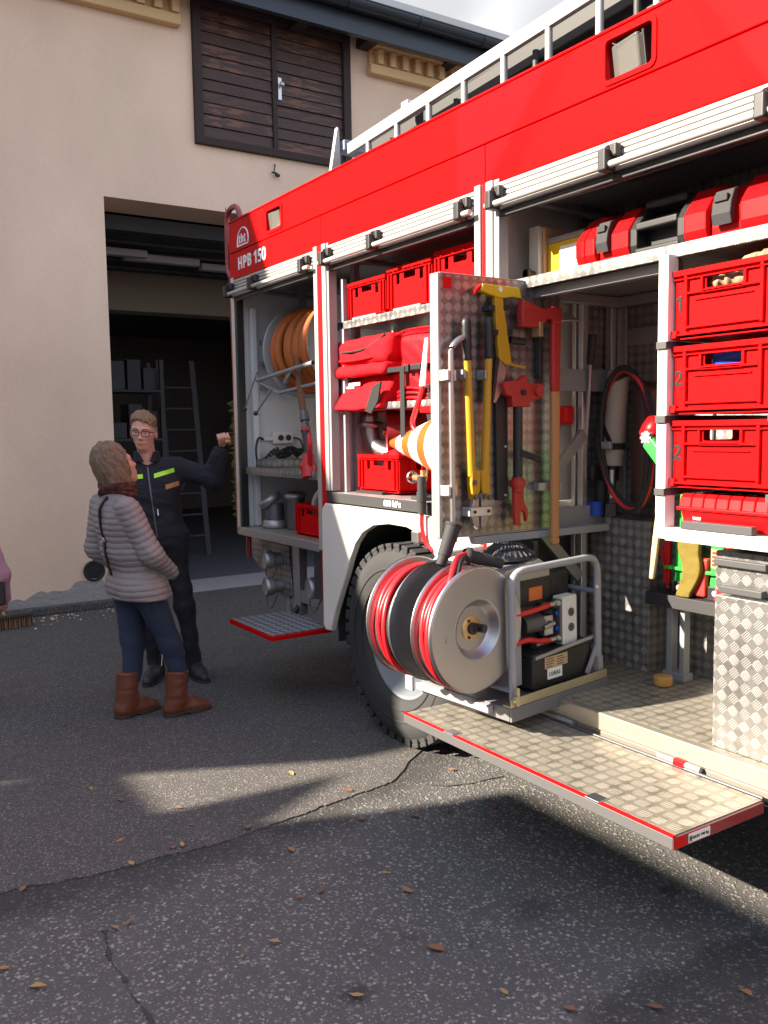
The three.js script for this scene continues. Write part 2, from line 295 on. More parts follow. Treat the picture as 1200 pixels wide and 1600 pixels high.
function ell(p, c, r) { const x = (p[0] - c[0]) / r[0], y = (p[1] - c[1]) / r[1], z = (p[2] - c[2]) / r[2], k = Math.hypot(x, y, z), m = Math.min(r[0], r[1], r[2]); return k < 1e-6 ? -m : (k - 1) * m * (1 + 0.35 * clamp(k - 1)); }


// ---------- ground ----------
{
  const seam = [[0.352,-3.311],[0.477,-3.303],[0.602,-3.27],[0.731,-3.237],[0.869,-3.226],[1.014,-3.216],[1.167,-3.21],[1.284,-3.2],[1.446,-3.217],[1.604,-3.237],[1.771,-3.259],[1.944,-3.275],[2.095,-3.298],[2.208,-3.318],[2.308,-3.389],[2.398,-3.475]];
  const distSeam = (x, z) => { let b = 9; for (let i = 0; i + 1 < seam.length; i++) { const [ax, az] = seam[i], [bx, bz] = seam[i + 1], dx = bx - ax, dz = bz - az, t = clamp(((x - ax) * dx + (z - az) * dz) / (dx * dx + dz * dz)); b = Math.min(b, Math.hypot(x - ax - dx * t, z - az - dz * t)); } return b; };
  const spots = [...[[1.24,-2.091],[1.538,-2.241],[1.981,-2.145],[2.47,-1.96],[1.679,-2.101],[2.208,-2.913],[0.812,-2.553]]].map((p, i) => [...p, [0.07, 0.05, 0.09, 0.03, 0.03, 0.025, 0.05][i], [0.5, 0.75, 0.7, 0.45, 0.5, 0.5, 0.75][i]]);
  const wet = [[1.786,-1.504],[2.011,-1.511],[2.209,-1.463],[2.418,-1.412]];
  function axis(list) { const o = []; for (const [a, b, s] of list) for (let v = a; v < b - 1e-6; v += s) o.push(v); o.push(list[list.length - 1][1]); return o; }
  const xs = axis([[-80, -8, 8], [-8, 0, 0.5], [0, 3.2, 0.025], [3.2, 8, 0.4], [8, 80, 8]]), zs = axis([[-80, -12, 8], [-12, -7, 0.5], [-7, -0.6, 0.025], [-0.6, 6, 0.5], [6, 78, 8]]);
  const pos = [], col = [], uv = [], idx = [];
  for (const z of zs) for (const x of xs) {
    pos.push(x, 0, z); uv.push(x, z);
    let v = 0.80 + 0.42 * fbm(x * 0.9 + 3, z * 0.9 + 8, 0, 4, 2);
    const s = distSeam(x, z), n = fbm(x * 5 + 1, z * 5 + 2, 0, 4, 7);
    v *= 1 - 0.58 * smooth(0.30, 0.03, s + 0.26 * (n - 0.5)) ;                      // dirt and oil soaked in along the joint
    for (const [sx, sz, r, k] of spots) v *= 1 - (1 - k) * smooth(r * 1.15, r * 0.35, Math.hypot(x - sx, (z - sz) * 1.1) + 0.09 * (n - 0.5));
    { let d = 9; for (let i = 0; i + 1 < wet.length; i++) { const [ax, az] = wet[i], [bx, bz] = wet[i + 1], t = clamp(((x - ax) * (bx - ax) + (z - az) * (bz - az)) / ((bx - ax) ** 2 + (bz - az) ** 2)); d = Math.min(d, Math.hypot(x - mix(ax, bx, t), z - mix(az, bz, t))); } v *= 1 - 0.5 * smooth(0.2, 0.12, d + 0.2 * (n - 0.5)); }
    const w = 0.98 + 0.05 * fbm(x * 2, z * 2, 0, 2, 40); col.push(v * w, v, v * (1.99 - w));
  }
  const nx = xs.length; for (let j = 0; j + 1 < zs.length; j++) for (let i = 0; i + 1 < nx; i++) { const a = j * nx + i; idx.push(a, a + nx, a + 1, a + 1, a + nx, a + nx + 1); }
  const g = new THREE.BufferGeometry(); g.setAttribute('position', new THREE.Float32BufferAttribute(pos, 3)); g.setAttribute('color', new THREE.Float32BufferAttribute(col, 3)); g.setAttribute('uv', new THREE.Float32BufferAttribute(uv, 2)); g.setIndex(idx); g.computeVertexNormals();
  std('asphalt', [1, 1, 1], 0.88, { map: asphalt.map, bumpMap: asphalt.bump, bumpScale: 0.004, vertexColors: true });
  const m = new THREE.Mesh(g, M.asphalt); m.name = 'ground'; m.userData.kind = 'structure'; m.receiveShadow = true; scene.add(m); taken.set('ground', 1);

  // the older, finer asphalt towards the buildings lies a little higher, with a broken edge along the joint
  const edge = []; for (let i = 0; i + 1 < seam.length; i++) for (let k = 0; k < 10; k++) { const t = k / 10, x = mix(seam[i][0], seam[i + 1][0], t), z = mix(seam[i][1], seam[i + 1][1], t), w = 0.03 * (fbm(x * 14, z * 14, 0, 3, 5) - 0.5) + 0.012 * (hash(i, k, 9) - 0.5); edge.push([x + w, z - w - 0.01]); }
  const fine = asphalt.map.clone(); fine.repeat.set(1 / 2.7, 1 / 2.7); fine.offset.set(0.37, 0.11); fine.needsUpdate = true; const fineB = asphalt.bump.clone(); fineB.repeat.set(1 / 2.7, 1 / 2.7); fineB.offset.set(0.37, 0.11); fineB.needsUpdate = true;
  std('asphaltOld', [0.82, 0.79, 0.76], 0.9, { map: fine, bumpMap: fineB, bumpScale: 0.003 });
  const out = [...edge, [2.62, -3.62], [2.75, -3.6], [3.0, -4.2], [5.6, -5.9], [5.6, -8.6], [-14, -8.6], [-14, edge[0][1] + 1.2]];
  structure('old_asphalt', poly('y', out, 0.0005, 0.006), M.asphaltOld);

  // cracks: thin strips of dirt packed into the gap, uneven in width
  std('crackDirt', [0.045, 0.042, 0.038], 1);
  const strip = (pts, w, y, seed) => { const a = [], b = []; const P = []; for (let i = 0; i + 1 < pts.length; i++) for (let k = 0; k < 12; k++) P.push([mix(pts[i][0], pts[i + 1][0], k / 12), mix(pts[i][1], pts[i + 1][1], k / 12)]); for (let i = 0; i < P.length; i++) { const q = P[Math.min(i + 1, P.length - 1)], p = P[Math.max(i - 1, 0)], dx = q[0] - p[0], dz = q[1] - p[1], L = Math.hypot(dx, dz) || 1, j = 0.025 * (fbm(P[i][0] * 9, P[i][1] * 9, 0, 3, seed) - 0.5), ww = w * Math.max(0.04, 2.2 * noise(i * 0.35, seed, 0, 3) * (0.4 + 0.9 * hash(i, seed, 6)) - 0.35); a.push([P[i][0] - dz / L * (ww + j), P[i][1] + dx / L * (ww + j)]); b.push([P[i][0] + dz / L * (ww - j), P[i][1] - dx / L * (ww - j)]); } return poly('y', [...a, ...b.reverse()], 0.002, y); };
  structure('asphalt_crack', strip([[0.723,-2.848],[0.699,-2.712],[0.695,-2.614],[0.696,-2.5],[0.707,-2.386],[0.706,-2.272]], 0.006, 0.0045, 5), M.crackDirt);
  structure('asphalt_crack', strip([[2.293,-3.323],[2.306,-3.212],[2.373,-3.129],[2.493,-3.09],[2.679,-3.079]], 0.004, 0.0045, 6), M.crackDirt);
}

// ---------- the building with the gate ----------
std('plaster', [0.82, 0.615, 0.46], 0.92, { map: plasterMap, bumpMap: plasterBump, bumpScale: 0.0022 });
std('plasterTrim', [0.66, 0.44, 0.22], 0.9, { bumpMap: plasterBump, bumpScale: 0.003 });
std('render', [0.30, 0.285, 0.27], 0.95, { bumpMap: plasterBump, bumpScale: 0.012 });
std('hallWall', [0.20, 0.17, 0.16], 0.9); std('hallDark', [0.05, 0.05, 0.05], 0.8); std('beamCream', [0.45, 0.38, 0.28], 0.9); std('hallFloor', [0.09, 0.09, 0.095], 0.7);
const slate = std('slate', [0.032, 0.04, 0.05], 0.35, { metalness: 0.3 });
const woodTex = (seed, dark) => dataTex(256, 128, (i, j) => { const g = fbm(i / 60, j / 3.2, 0, 4, seed), k = fbm(i / 40, j / 22, 0, 3, seed + 3), w = smooth(0.52, 0.7, k + 0.25 * (g - 0.5)); const v = mix(0.030, 0.075, g); return [toS(v * mix(1.0, dark, w) * 1.25), toS(v * 0.62 * mix(1, dark * 0.85, w)), toS(v * 0.48 * mix(1, dark * 0.6, w))]; }, { srgb: true, size: [0.9, 0.12] });
const plankMats = [1, 2, 3, 4].map((s) => std('plank' + s, [0.8, 0.8, 0.8], 0.6, { map: woodTex(s * 7, [1.3, 2.6, 1.8, 3.0][s - 1]), bumpMap: plasterBump, bumpScale: 0.001 }));
std('darkFrame', [0.034, 0.019, 0.016], 0.8, { bumpMap: plasterBump, bumpScale: 0.002 });
{
  const b = thing('gate_building', 'cream plastered building with a tall dark gateway behind the truck', 'building', [2.4, 0, -8.35]);
  const zw = -8.35, jx = 2.42, top = 3.822, jr = 6.6;
  mesh('wall', [poly('z', [[-1.5, 0.02], [jx, 0.02], [jx, top], [jr, top], [jr, 0.02], [12, 0.02], [12, 5.9], [-1.5, 5.9]], zw - 0.55, zw, { holes: [rect(3.36, 5.04, 4.47, 5.76)] })], M.plaster, b);
  mesh('side_wall', [B(-1.5, -0.95, 0, 5.9, -20, zw - 0.552), B(11.45, 12, 0, 5.9, -20, zw - 0.552)], M.plaster, b);
  // bare render where the paint has come off along the foot of the wall
  const foot = []; for (let x = -1.4; x < jx - 0.002; x += 0.05) foot.push([x, 0.13 + 0.16 * fbm(x * 2.3, 1, 0, 4, 5) * (x > 1.6 ? 1.15 : 0.75) + 0.05 * (hash(x * 100, 3) - 0.5)]);
  mesh('bare_render', poly('z', [[-1.4, 0], ...foot, [jx - 0.001, 0.19], [jx - 0.001, 0]], zw + 0.002, zw + 0.012), M.render, b);
  mesh('plinth', B(-1.5, jx, 0, 0.085, zw + 0.004, zw + 0.07, 0.02), M.asphaltOld, b);
  // hall behind the gate
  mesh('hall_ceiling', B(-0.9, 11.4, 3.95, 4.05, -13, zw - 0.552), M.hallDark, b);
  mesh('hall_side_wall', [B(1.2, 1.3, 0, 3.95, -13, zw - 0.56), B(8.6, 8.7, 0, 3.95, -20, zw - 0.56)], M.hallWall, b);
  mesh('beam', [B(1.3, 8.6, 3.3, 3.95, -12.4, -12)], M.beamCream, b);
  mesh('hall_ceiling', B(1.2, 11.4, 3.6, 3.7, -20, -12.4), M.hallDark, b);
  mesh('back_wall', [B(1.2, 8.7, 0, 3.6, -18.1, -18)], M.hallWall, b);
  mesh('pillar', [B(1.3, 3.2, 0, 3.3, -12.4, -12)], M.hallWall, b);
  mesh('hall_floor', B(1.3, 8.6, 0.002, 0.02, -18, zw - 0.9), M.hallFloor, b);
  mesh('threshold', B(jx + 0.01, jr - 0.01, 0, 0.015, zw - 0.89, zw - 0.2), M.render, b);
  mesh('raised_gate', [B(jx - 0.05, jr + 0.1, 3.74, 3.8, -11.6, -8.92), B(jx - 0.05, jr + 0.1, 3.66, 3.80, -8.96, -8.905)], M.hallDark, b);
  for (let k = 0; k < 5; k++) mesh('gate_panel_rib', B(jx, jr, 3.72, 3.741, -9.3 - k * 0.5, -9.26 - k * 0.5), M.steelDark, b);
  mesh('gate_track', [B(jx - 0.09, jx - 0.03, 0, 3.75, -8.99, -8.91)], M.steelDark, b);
  for (const [x, z] of [[3.6, -10.2], [4.6, -10.4], [2.9, -10.0]]) { const l = mesh('strip_lamp', B(x - 0.45, x + 0.45, 3.62, 3.7, z - 0.06, z + 0.06, 0.01), M.offWhite, b); }
  // loft shutter of dark boards
  const sh = mesh('loft_shutter', [poly('z', rect(3.32, 5.078, 4.43, 5.802), zw - 0.03, zw + 0.05, { holes: [rect(3.405, 4.99, 4.505, 5.72)], bevel: 0.006 })], M.darkFrame, b);
  mesh('shutter_backing', B(3.38, 5.02, 4.48, 5.75, zw - 0.1, zw - 0.05), M.darkFrame, sh);
  mesh('mullion', B(4.158, 4.208, 4.505, 5.72, zw - 0.04, zw + 0.034, 0.006), M.darkFrame, sh);
  for (const [x0, x1, s] of [[3.408, 4.156, 0], [4.21, 4.987, 5]]) for (let k = 0; k < 11; k++) {
    const y0 = 4.508 + k * 0.1100, p = poly('x', [[0, 0], [0.030, 0.004], [0.016, 0.108], [-0.014, 0.112]], x0, x1, { bevel: 0.002 }); p.translate(0, y0, zw - 0.015 + 0.006 * hash(k, s, 4));
    mesh('board', p, plankMats[(k * 3 + s + (hash(k, s) * 2 | 0)) % 4], sh);
  }
  const lk = mesh('lock_plate', B(4.222, 4.262, 5.0, 5.22, zw + 0.012, zw + 0.03, 0.004), M.alu, sh); mesh('knob', [cyl([4.245, 5.14, zw + 0.03], [4.245, 5.14, zw + 0.06], 0.012), ball([4.245, 5.14, zw + 0.07], 0.026)], M.alu, sh);
  // plaster brackets under the eaves with a toothed band
  for (const [x0, x1, from] of [[1.2, 3.19, 0], [5.30, 7.9, 0]]) {
    const c = mesh('cornice_bracket', [B(x0, x1, 5.46, 5.56, zw, zw + 0.10, 0.012), B(x0 + 0.02, x1 - 0.02, 5.56, 5.72, zw, zw + 0.045, 0.006), B(x0 - 0.03, x1 + 0.03, 5.72, 5.80, zw, zw + 0.17, 0.012), B(x0 - 0.01, x1 + 0.01, 5.80, 5.86, zw, zw + 0.13, 0.01)], M.plasterTrim, b);
    for (let x = x0 + 0.08; x < x1 - 0.06; x += 0.165) mesh('dentil', B(x, x + 0.075, 5.565, 5.715, zw + 0.046, zw + 0.12, 0.008), M.plasterTrim, c);
  }
  // eaves: fascia, soffit, gutter with clips, tiles hinted by one dark slope
  const ev = mesh('roof', [poly('x', [[-7.93, 5.93], [-7.93, 5.98], [-14.2, 9.6], [-20.4, 5.98], [-20.4, 5.93], [-14.2, 9.5]], -1.9, 12.4)], M.slate, b);
  mesh('fascia', [B(-1.9, 12.4, 5.66, 5.86, -8.02, -7.96, 0.006), B(-1.9, 12.4, 5.862, 5.885, -8.34, -7.95)], M.slate, ev);
  const gut = []; for (let k = 0; k <= 12; k++) { const t = R(180 + k * 15); gut.push([-7.865 + 0.085 * Math.cos(t), 5.93 + 0.085 * Math.sin(t)]); } for (let k = 12; k >= 0; k--) { const t = R(180 + k * 15); gut.push([-7.865 + 0.078 * Math.cos(t), 5.93 + 0.078 * Math.sin(t)]); }
  mesh('gutter', [poly('x', gut, -1.9, 12.4), cyl([-1.9, 5.93, -7.783], [12.4, 5.93, -7.783], 0.010, 0.010, 10)], M.slate, ev);
  for (let x = 2.2; x < 9; x += 0.86) { const pts = []; for (let k = 0; k <= 12; k++) { const t = R(176 + k * 15.6); pts.push([x, 5.93 + 0.09 * Math.sin(t), -7.865 + 0.09 * Math.cos(t)]); } mesh('gutter_clip', tube(pts, 0.009, 20, 6), M.slate, ev); }
  for (const x of [4.42, 5.24, 6.3]) mesh('rafter_end', B(x - 0.07, x + 0.07, 5.70, 5.80, -8.34, -8.03, 0.01), M.darkFrame, ev);
  // vent and the loose cable end
  const v = mesh('vent_grille', [lathe([[0.0, 0.006], [0.078, 0.006], [0.08, 0.018], [0.1, 0.018], [0.1, 0]], [2.18, 0.363, zw], [0, 0, 1])], M.black, b);
  for (let k = -5; k <= 5; k++) { const h = 0.076 * Math.sqrt(1 - (k / 6) ** 2); mesh('vent_slat', bar([2.18 - h, 0.363 + k * 0.0135, zw + 0.012], [2.18 + h, 0.363 + k * 0.0135, zw + 0.012], 0.006, 0.008), M.blackSoft, v); }
  mesh('cable_end', [tube([[4.17, 4.36, zw], [4.165, 4.34, zw + 0.03], [4.15, 4.30, zw + 0.04], [4.15, 4.27, zw + 0.04], [4.17, 4.25, zw + 0.04]], 0.006), ball([4.185, 4.245, zw + 0.04], [0.03, 0.018, 0.02]), tube([[4.13, 4.27, zw + 0.03], [4.17, 4.262, zw + 0.045], [4.21, 4.245, zw + 0.03]], 0.009)], M.black, b);
}
// things standing in the hall
{
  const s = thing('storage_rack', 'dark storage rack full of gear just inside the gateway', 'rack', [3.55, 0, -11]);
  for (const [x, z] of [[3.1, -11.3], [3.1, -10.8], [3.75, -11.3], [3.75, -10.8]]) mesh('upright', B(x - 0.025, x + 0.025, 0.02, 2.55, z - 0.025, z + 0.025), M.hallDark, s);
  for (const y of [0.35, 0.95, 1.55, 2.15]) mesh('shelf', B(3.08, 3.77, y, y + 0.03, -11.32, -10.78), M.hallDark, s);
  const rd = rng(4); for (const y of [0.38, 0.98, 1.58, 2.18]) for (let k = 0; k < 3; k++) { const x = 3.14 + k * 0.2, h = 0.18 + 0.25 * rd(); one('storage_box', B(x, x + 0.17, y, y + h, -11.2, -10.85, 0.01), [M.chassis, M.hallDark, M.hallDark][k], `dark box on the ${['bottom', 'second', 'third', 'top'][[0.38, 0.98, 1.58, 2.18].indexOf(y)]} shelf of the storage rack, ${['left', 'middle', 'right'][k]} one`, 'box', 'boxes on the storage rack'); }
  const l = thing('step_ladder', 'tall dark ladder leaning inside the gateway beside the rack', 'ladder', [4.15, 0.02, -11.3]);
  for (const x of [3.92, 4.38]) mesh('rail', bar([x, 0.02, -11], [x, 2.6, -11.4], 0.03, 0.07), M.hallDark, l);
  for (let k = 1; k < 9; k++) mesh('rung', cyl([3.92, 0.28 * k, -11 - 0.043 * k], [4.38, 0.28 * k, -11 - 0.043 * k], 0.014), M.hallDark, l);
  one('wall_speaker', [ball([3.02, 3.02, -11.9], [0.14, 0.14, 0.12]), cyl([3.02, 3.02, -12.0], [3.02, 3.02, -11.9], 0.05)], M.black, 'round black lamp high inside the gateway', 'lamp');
}
// neighbouring houses across the yard: their roofs throw the shade that lies over the yard
{
  std('houseWall', [0.55, 0.50, 0.43], 0.9, { bumpMap: plasterBump, bumpScale: 0.004 }); std('roofTile', [0.20, 0.075, 0.05], 0.8);
  const win = (h, x, y0, y1, z0, z1) => { const w = mesh('window', poly('x', rect(z0, z1, y0, y1), x, x + 0.06, { holes: [rect(z0 + 0.08, z1 - 0.08, y0 + 0.08, y1 - 0.08)] }), M.white, h); mesh('pane', B(x + 0.004, x + 0.014, y0 + 0.08, y1 - 0.08, z0 + 0.08, z1 - 0.08), M.black, w); };
  const a = thing('flat_house', 'long plain house with a flat parapet across the yard, out of the frame', 'house', [-9, 0, 3]);
  mesh('wall', B(-12, -6, 0, 4.98, -5.86, 16), M.houseWall, a); mesh('parapet', B(-12.03, -5.97, 4.98, 5.11, -5.87, 16.03), M.slate, a);
  for (let k = 0; k < 5; k++) { win(a, -6, 1, 2.4, -4 + k * 4, -2.8 + k * 4); win(a, -6, 3.2, 4.5, -4 + k * 4, -2.8 + k * 4); }
  const c = thing('low_house', 'low link building between the two houses across the yard', 'house', [-9, 0, -6.1]);
  mesh('wall', B(-12, -6.02, 0, 4.18, -6.66, -5.874), M.houseWall, c); mesh('roof', B(-12, -5.99, 4.18, 4.28, -6.658, -5.876), M.slate, c); mesh('dormer', poly('x', [[-6.09, 4.28], [-6.33, 4.82], [-5.88, 4.5], [-5.88, 4.28]], -7, -6), M.slate, c);
  const d = thing('gabled_house', 'tall house with a steep tiled gable across the yard, out of the frame', 'house', [-6, 0, -6.44]); d.rotation.y = R(-25); d.position.z -= 0.12;
  mesh('wall', poly('x', [[-6.7, 0], [-6.7, 4.8], [-8.9, 8.6], [-11.1, 4.8], [-11.1, 0]], -12, -6.05), M.houseWall, d);
  mesh('roof', [poly('x', [[-6.38, 4.84], [-6.44, 4.98], [-8.9, 8.85], [-8.9, 8.6]], -12.3, -5.9), poly('x', [[-11.42, 4.84], [-11.36, 4.98], [-8.901, 8.85], [-8.901, 8.6]], -12.3, -5.9)], M.roofTile, d);
  win(d, -6.05, 1, 2.4, -9.5, -8.3); win(d, -6.05, 3.4, 4.7, -9.5, -8.3);
}


// ---------- the fire truck ----------
std('stepSide', [0.11, 0.11, 0.11], 0.5, { metalness: 0.3 });
const XS = 2.52, ZR = -5.77, ZF = -0.72;                          // side plane, rear end, front end of the equipment body
const truck = thing('fire_truck', 'red and white fire truck with its side lockers open', 'fire truck', [3.76, 0, -3.2]);
{
  const t = truck;
  // upper side: two rows of red panels with real joints, lamps set into the top row
  const lampA = rrect(-5.175, -4.965, 2.9, 3.035, 0.02), lampB = rrect(-2.345, -2.12, 2.893, 3.045, 0.025);
  mesh('upper_panel', poly('x', [[ZR, 2.869], [ZF, 2.869], [ZF, 3.07], [ZR, 3.07]], XS, XS + 0.03, { holes: [lampA, lampB], bevel: 0.003 }), M.redPaint, t);
  for (const [a, b] of [[ZR, -4.483], [-4.479, -3.027], [-3.023, ZF]]) mesh('side_panel', B(XS, XS + 0.03, 2.688, 2.863, a, b, 0.004), M.redPaint, t);
  mesh('panel_backing', [B(XS + 0.032, XS + 0.06, 2.688, 3.05, ZR + 0.01, -5.2), B(XS + 0.032, XS + 0.06, 2.688, 3.05, -4.94, -2.37), B(XS + 0.032, XS + 0.06, 2.688, 3.05, -2.1, ZF), B(XS + 0.032, XS + 0.06, 2.688, 2.88, -5.2, -4.94), B(XS + 0.032, XS + 0.06, 2.688, 2.88, -2.37, -2.1)], M.darkRed, t);
  mesh('roof', [B(XS + 0.032, 5.0, 2.93, 2.96, ZR + 0.01, -2.4), B(XS + 0.17, 5.0, 2.96, 2.99, ZR + 0.01, ZF), B(4.97, 5.0, 2.99, 3.07, ZR, ZF)], M.treadWall, t);
  mesh('roof_lip', [B(XS - 0.006, XS + 0.034, 3.07, 3.082, ZR, ZF, 0.004)], M.redPaint, t);
  for (const [h, z0, z1, y0, y1, tilt] of [[lampA, -5.175, -4.965, 2.9, 3.035, 0], [lampB, -2.345, -2.12, 2.893, 3.045, 1]]) {
    const l = mesh('side_lamp', [poly('x', rrect(z0 - 0.012, z1 + 0.012, y0 - 0.012, y1 + 0.012, 0.03), XS - 0.006, XS + 0.004, { holes: [rrect(z0 + 0.006, z1 - 0.006, y0 + 0.006, y1 - 0.006, 0.016)] })], M.redPaint, t);
    mesh('recess', [B(XS + 0.09, XS + 0.1, y0 - 0.01, y1 + 0.01, z0 - 0.01, z1 + 0.01), B(XS + 0.03, XS + 0.09, y0 - 0.012, y0 - 0.002, z0, z1), B(XS + 0.03, XS + 0.09, y1 + 0.002, y1 + 0.012, z0, z1), B(XS + 0.03, XS + 0.09, y0, y1, z0 - 0.012, z0 - 0.002), B(XS + 0.03, XS + 0.09, y0, y1, z1 + 0.002, z1 + 0.012)], M.darkRed, l);
    const c = [XS + 0.035, (y0 + y1) / 2 - 0.004, z0 + (z1 - z0) * (tilt ? 0.42 : 0.45)], w = (z1 - z0) * 0.33, hh = (y1 - y0) * 0.42;
    const turn = (g) => g.rotateZ(0.14).rotateY(tilt ? -0.18 : 0.1).translate(...c);
    mesh('reflector', turn(B(0.0, 0.05, -hh, hh, -w, w, 0.01)), M.steel, l);
    mesh('lens', turn(B(-0.03, -0.004, -hh * 0.96, hh * 0.96, -w * 0.96, w * 0.96, 0.01)), M.lampGlass, l);
    const ribs = []; for (let k = -5; k <= 5; k++) ribs.push(turn(B(-0.003, 0.0, -hh * 0.9, hh * 0.9, k * w / 6 - 0.003, k * w / 6 + 0.003))); mesh('lens_rib', ribs, M.greyLight, l).userData.kind = 'stuff';
    mesh('lamp_bracket', turn(B(-0.012, 0.03, -hh, hh, w, w + 0.012, 0.004)), M.black, l);
  }
  // markings
  mesh('lettering', text('HPB 150', 0.082, onSide(XS - 0.001, 2.74, -5.63), 0.003), M.markWhite, t);
  { const e = [], pts = []; for (let k = 0; k <= 14; k++) { const a = R(200 - k * 15.5); pts.push([XS - 0.002, 2.925 + 0.078 * Math.sin(a), -5.535 + 0.086 * Math.cos(a)]); }
    e.push(tube(pts, 0.0055, 30, 6), bar([XS - 0.002, 2.893, -5.625], [XS - 0.002, 2.893, -5.455], 0.008, 0.009), bar([XS - 0.002, 2.893, -5.625], [XS - 0.002, 2.92, -5.62], 0.008, 0.008));
    mesh('emblem', [...e, text('tht', 0.058, onSide(XS - 0.001, 2.908, -5.605), 0.003)], M.markWhite, t); }
  // rear grab rail
  mesh('grab_rail', pipe([[XS + 0.045, 2.71, ZR + 0.0], [XS + 0.045, 2.75, ZR - 0.13], [XS + 0.045, 3.19, ZR - 0.13], [XS + 0.045, 3.20, ZR + 0.06], [XS + 0.045, 3.05, ZR + 0.12]], 0.019, 0.09, 12), M.darkRed, t);
  // shell
  mesh('rear_wall', B(XS + 0.03, 5.0, 0.93, 3.0, ZR, ZR + 0.03, 0.004), M.redPaint, t);
  mesh('far_wall', B(4.98, 5.01, 0.93, 3.0, ZR + 0.03, ZF), M.redPaint, t);
  mesh('front_wall', B(XS + 0.03, 5.0, 0.5, 3.0, ZF, ZF + 0.03), M.redPaint, t);
  // posts between the lockers
  const post = (name, a) => { for (const [z0, z1, m, dx, y0] of a) mesh(name, B(XS - 0.012 + dx, XS + 0.05, y0, 2.70, z0, z1, 0.003), m, t); };
  post('locker_post', [[-5.768, -5.742, M.darkRed, 0.006, 0.93], [-5.739, -5.70, M.alu, 0, 0.96], [-5.698, -5.672, M.black, 0.008, 0.96]]);
  post('locker_post', [[-4.556, -4.516, M.shutter, 0, 0.94], [-4.512, -4.462, M.redBand, 0.005, 0.475], [-4.458, -4.418, M.shutter, 0, 1.30], [-4.416, -4.394, M.greyPaint, 0.008, 1.30]]);
  post('locker_post', [[-3.086, -3.046, M.shutter, 0, 1.24], [-3.044, -3.038, M.black, 0.008, 0.6], [-3.037, -3.010, M.redBand, 0.004, 0.6], [-3.008, -2.965, M.shutter, 0, 0.6], [-2.963, -2.93, M.greyLight, 0.008, 0.6]]);
  post('locker_post', [[-0.90, -0.86, M.shutter, 0, 0.5], [-0.855, -0.80, M.redBand, 0.004, 0.5], [-0.795, -0.722, M.shutter, 0, 0.5]]);
  // rolled shutters: the bottom slats, lip, pull bar and black bar brackets of each
  for (const [z0, z1, br] of [[-5.70, -4.56, [-5.715, -5.325, -4.62]], [-4.392, -3.09, [-4.372, -3.87, -3.14]], [-2.928, -0.905, [-2.925, -2.29, -1.665, -1.0]]]) {
    const s = mesh('roller_shutter', B(XS + 0.012, XS + 0.03, 2.55, 2.686, z0, z1), M.offWhite, t);
    for (let k = 0; k < 4; k++) { const y = 2.600 + k * 0.0215; mesh('slat', B(XS - 0.014 + 0.002 * k, XS + 0.011, y, y + 0.0178, z0 + 0.002, z1 - 0.002, 0.005), M.shutter, s); }
    mesh('bottom_rail', [B(XS - 0.020, XS + 0.0115, 2.568, 2.597, z0 + 0.002, z1 - 0.002, 0.005)], M.shutter, s);
    mesh('rubber_lip', [B(XS - 0.008, XS + 0.010, 2.538, 2.566, z0 + 0.004, z1 - 0.004, 0.003)], M.black, s);
    mesh('pull_bar', cyl([XS - 0.05, 2.585, z0 - 0.035], [XS - 0.05, 2.585, z1 + 0.02], 0.0125, 0.0125, 14), M.shutter, s);
    for (const z of br) mesh('bar_bracket', [B(XS - 0.075, XS - 0.014, 2.562, 2.64, z - 0.02, z + 0.02, 0.008), B(XS - 0.045, XS - 0.013, 2.61, 2.66, z - 0.014, z + 0.045, 0.01), cyl([XS - 0.05, 2.645, z + 0.005], [XS - 0.02, 2.655, z + 0.005], 0.009, 0.009, 8)], M.black, s);
    mesh('rubber_stop', ball([XS - 0.014, 2.618, z1 - 0.13], [0.012, 0.018, 0.024], 10), M.greyPaint, s);
    mesh('shutter_guide', [pipe([[XS + 0.03, 2.56, z0 + 0.02], [XS + 0.12, 2.62, z0 + 0.02], [XS + 0.6, 2.60, z0 + 0.02]], 0.014, 0.1, 6), B(XS + 0.07, XS + 0.62, 2.64, 2.652, z0 + 0.03, z1 - 0.03)], M.greyPaint, s);
    for (let k = 0; k < 4; k++) mesh('rolled_slat', B(XS + 0.10 + k * 0.06, XS + 0.155 + k * 0.06, 2.626, 2.639, z0 + 0.03, z1 - 0.03, 0.004), M.aluDull, s);
  }
  // locker linings
  const lining = (n, g, m) => mesh(n, g, m, t);
  lining('locker_ceiling', B(XS + 0.062, 3.4, 2.69, 2.70, ZR + 0.035, ZF - 0.002), M.interior);
  // rear locker
  lining('locker_back', [B(3.28, 3.30, 0.97, 2.69, -5.73, -4.52)], M.interior);
  lining('locker_side', [B(XS + 0.055, 3.28, 0.98, 2.69, -5.73, -5.715)], M.interior);
  lining('locker_side', [B(XS + 0.055, 3.28, 0.98, 2.0, -4.50, -4.485)], M.interior);
  lining('frame_profile', [B(2.62, 2.66, 0.985, 2.5, -5.712, -5.66, 0.004), B(3.2, 3.25, 0.985, 2.68, -5.70, -5.65, 0.004)], M.interior);
  lining('locker_floor', [B(XS + 0.0, 3.28, 0.955, 0.982, -5.70, -4.56)], M.treadFloor);
  lining('locker_sill', [B(XS - 0.012, XS + 0.04, 0.925, 0.98, -5.735, -4.557, 0.004)], M.aluDull);
  { const s = mesh('shelf', [B(2.56, 3.27, 1.385, 1.4, -5.66, -4.56), B(2.55, 2.562, 1.352, 1.401, -5.66, -4.56)], M.treadWall, t); }
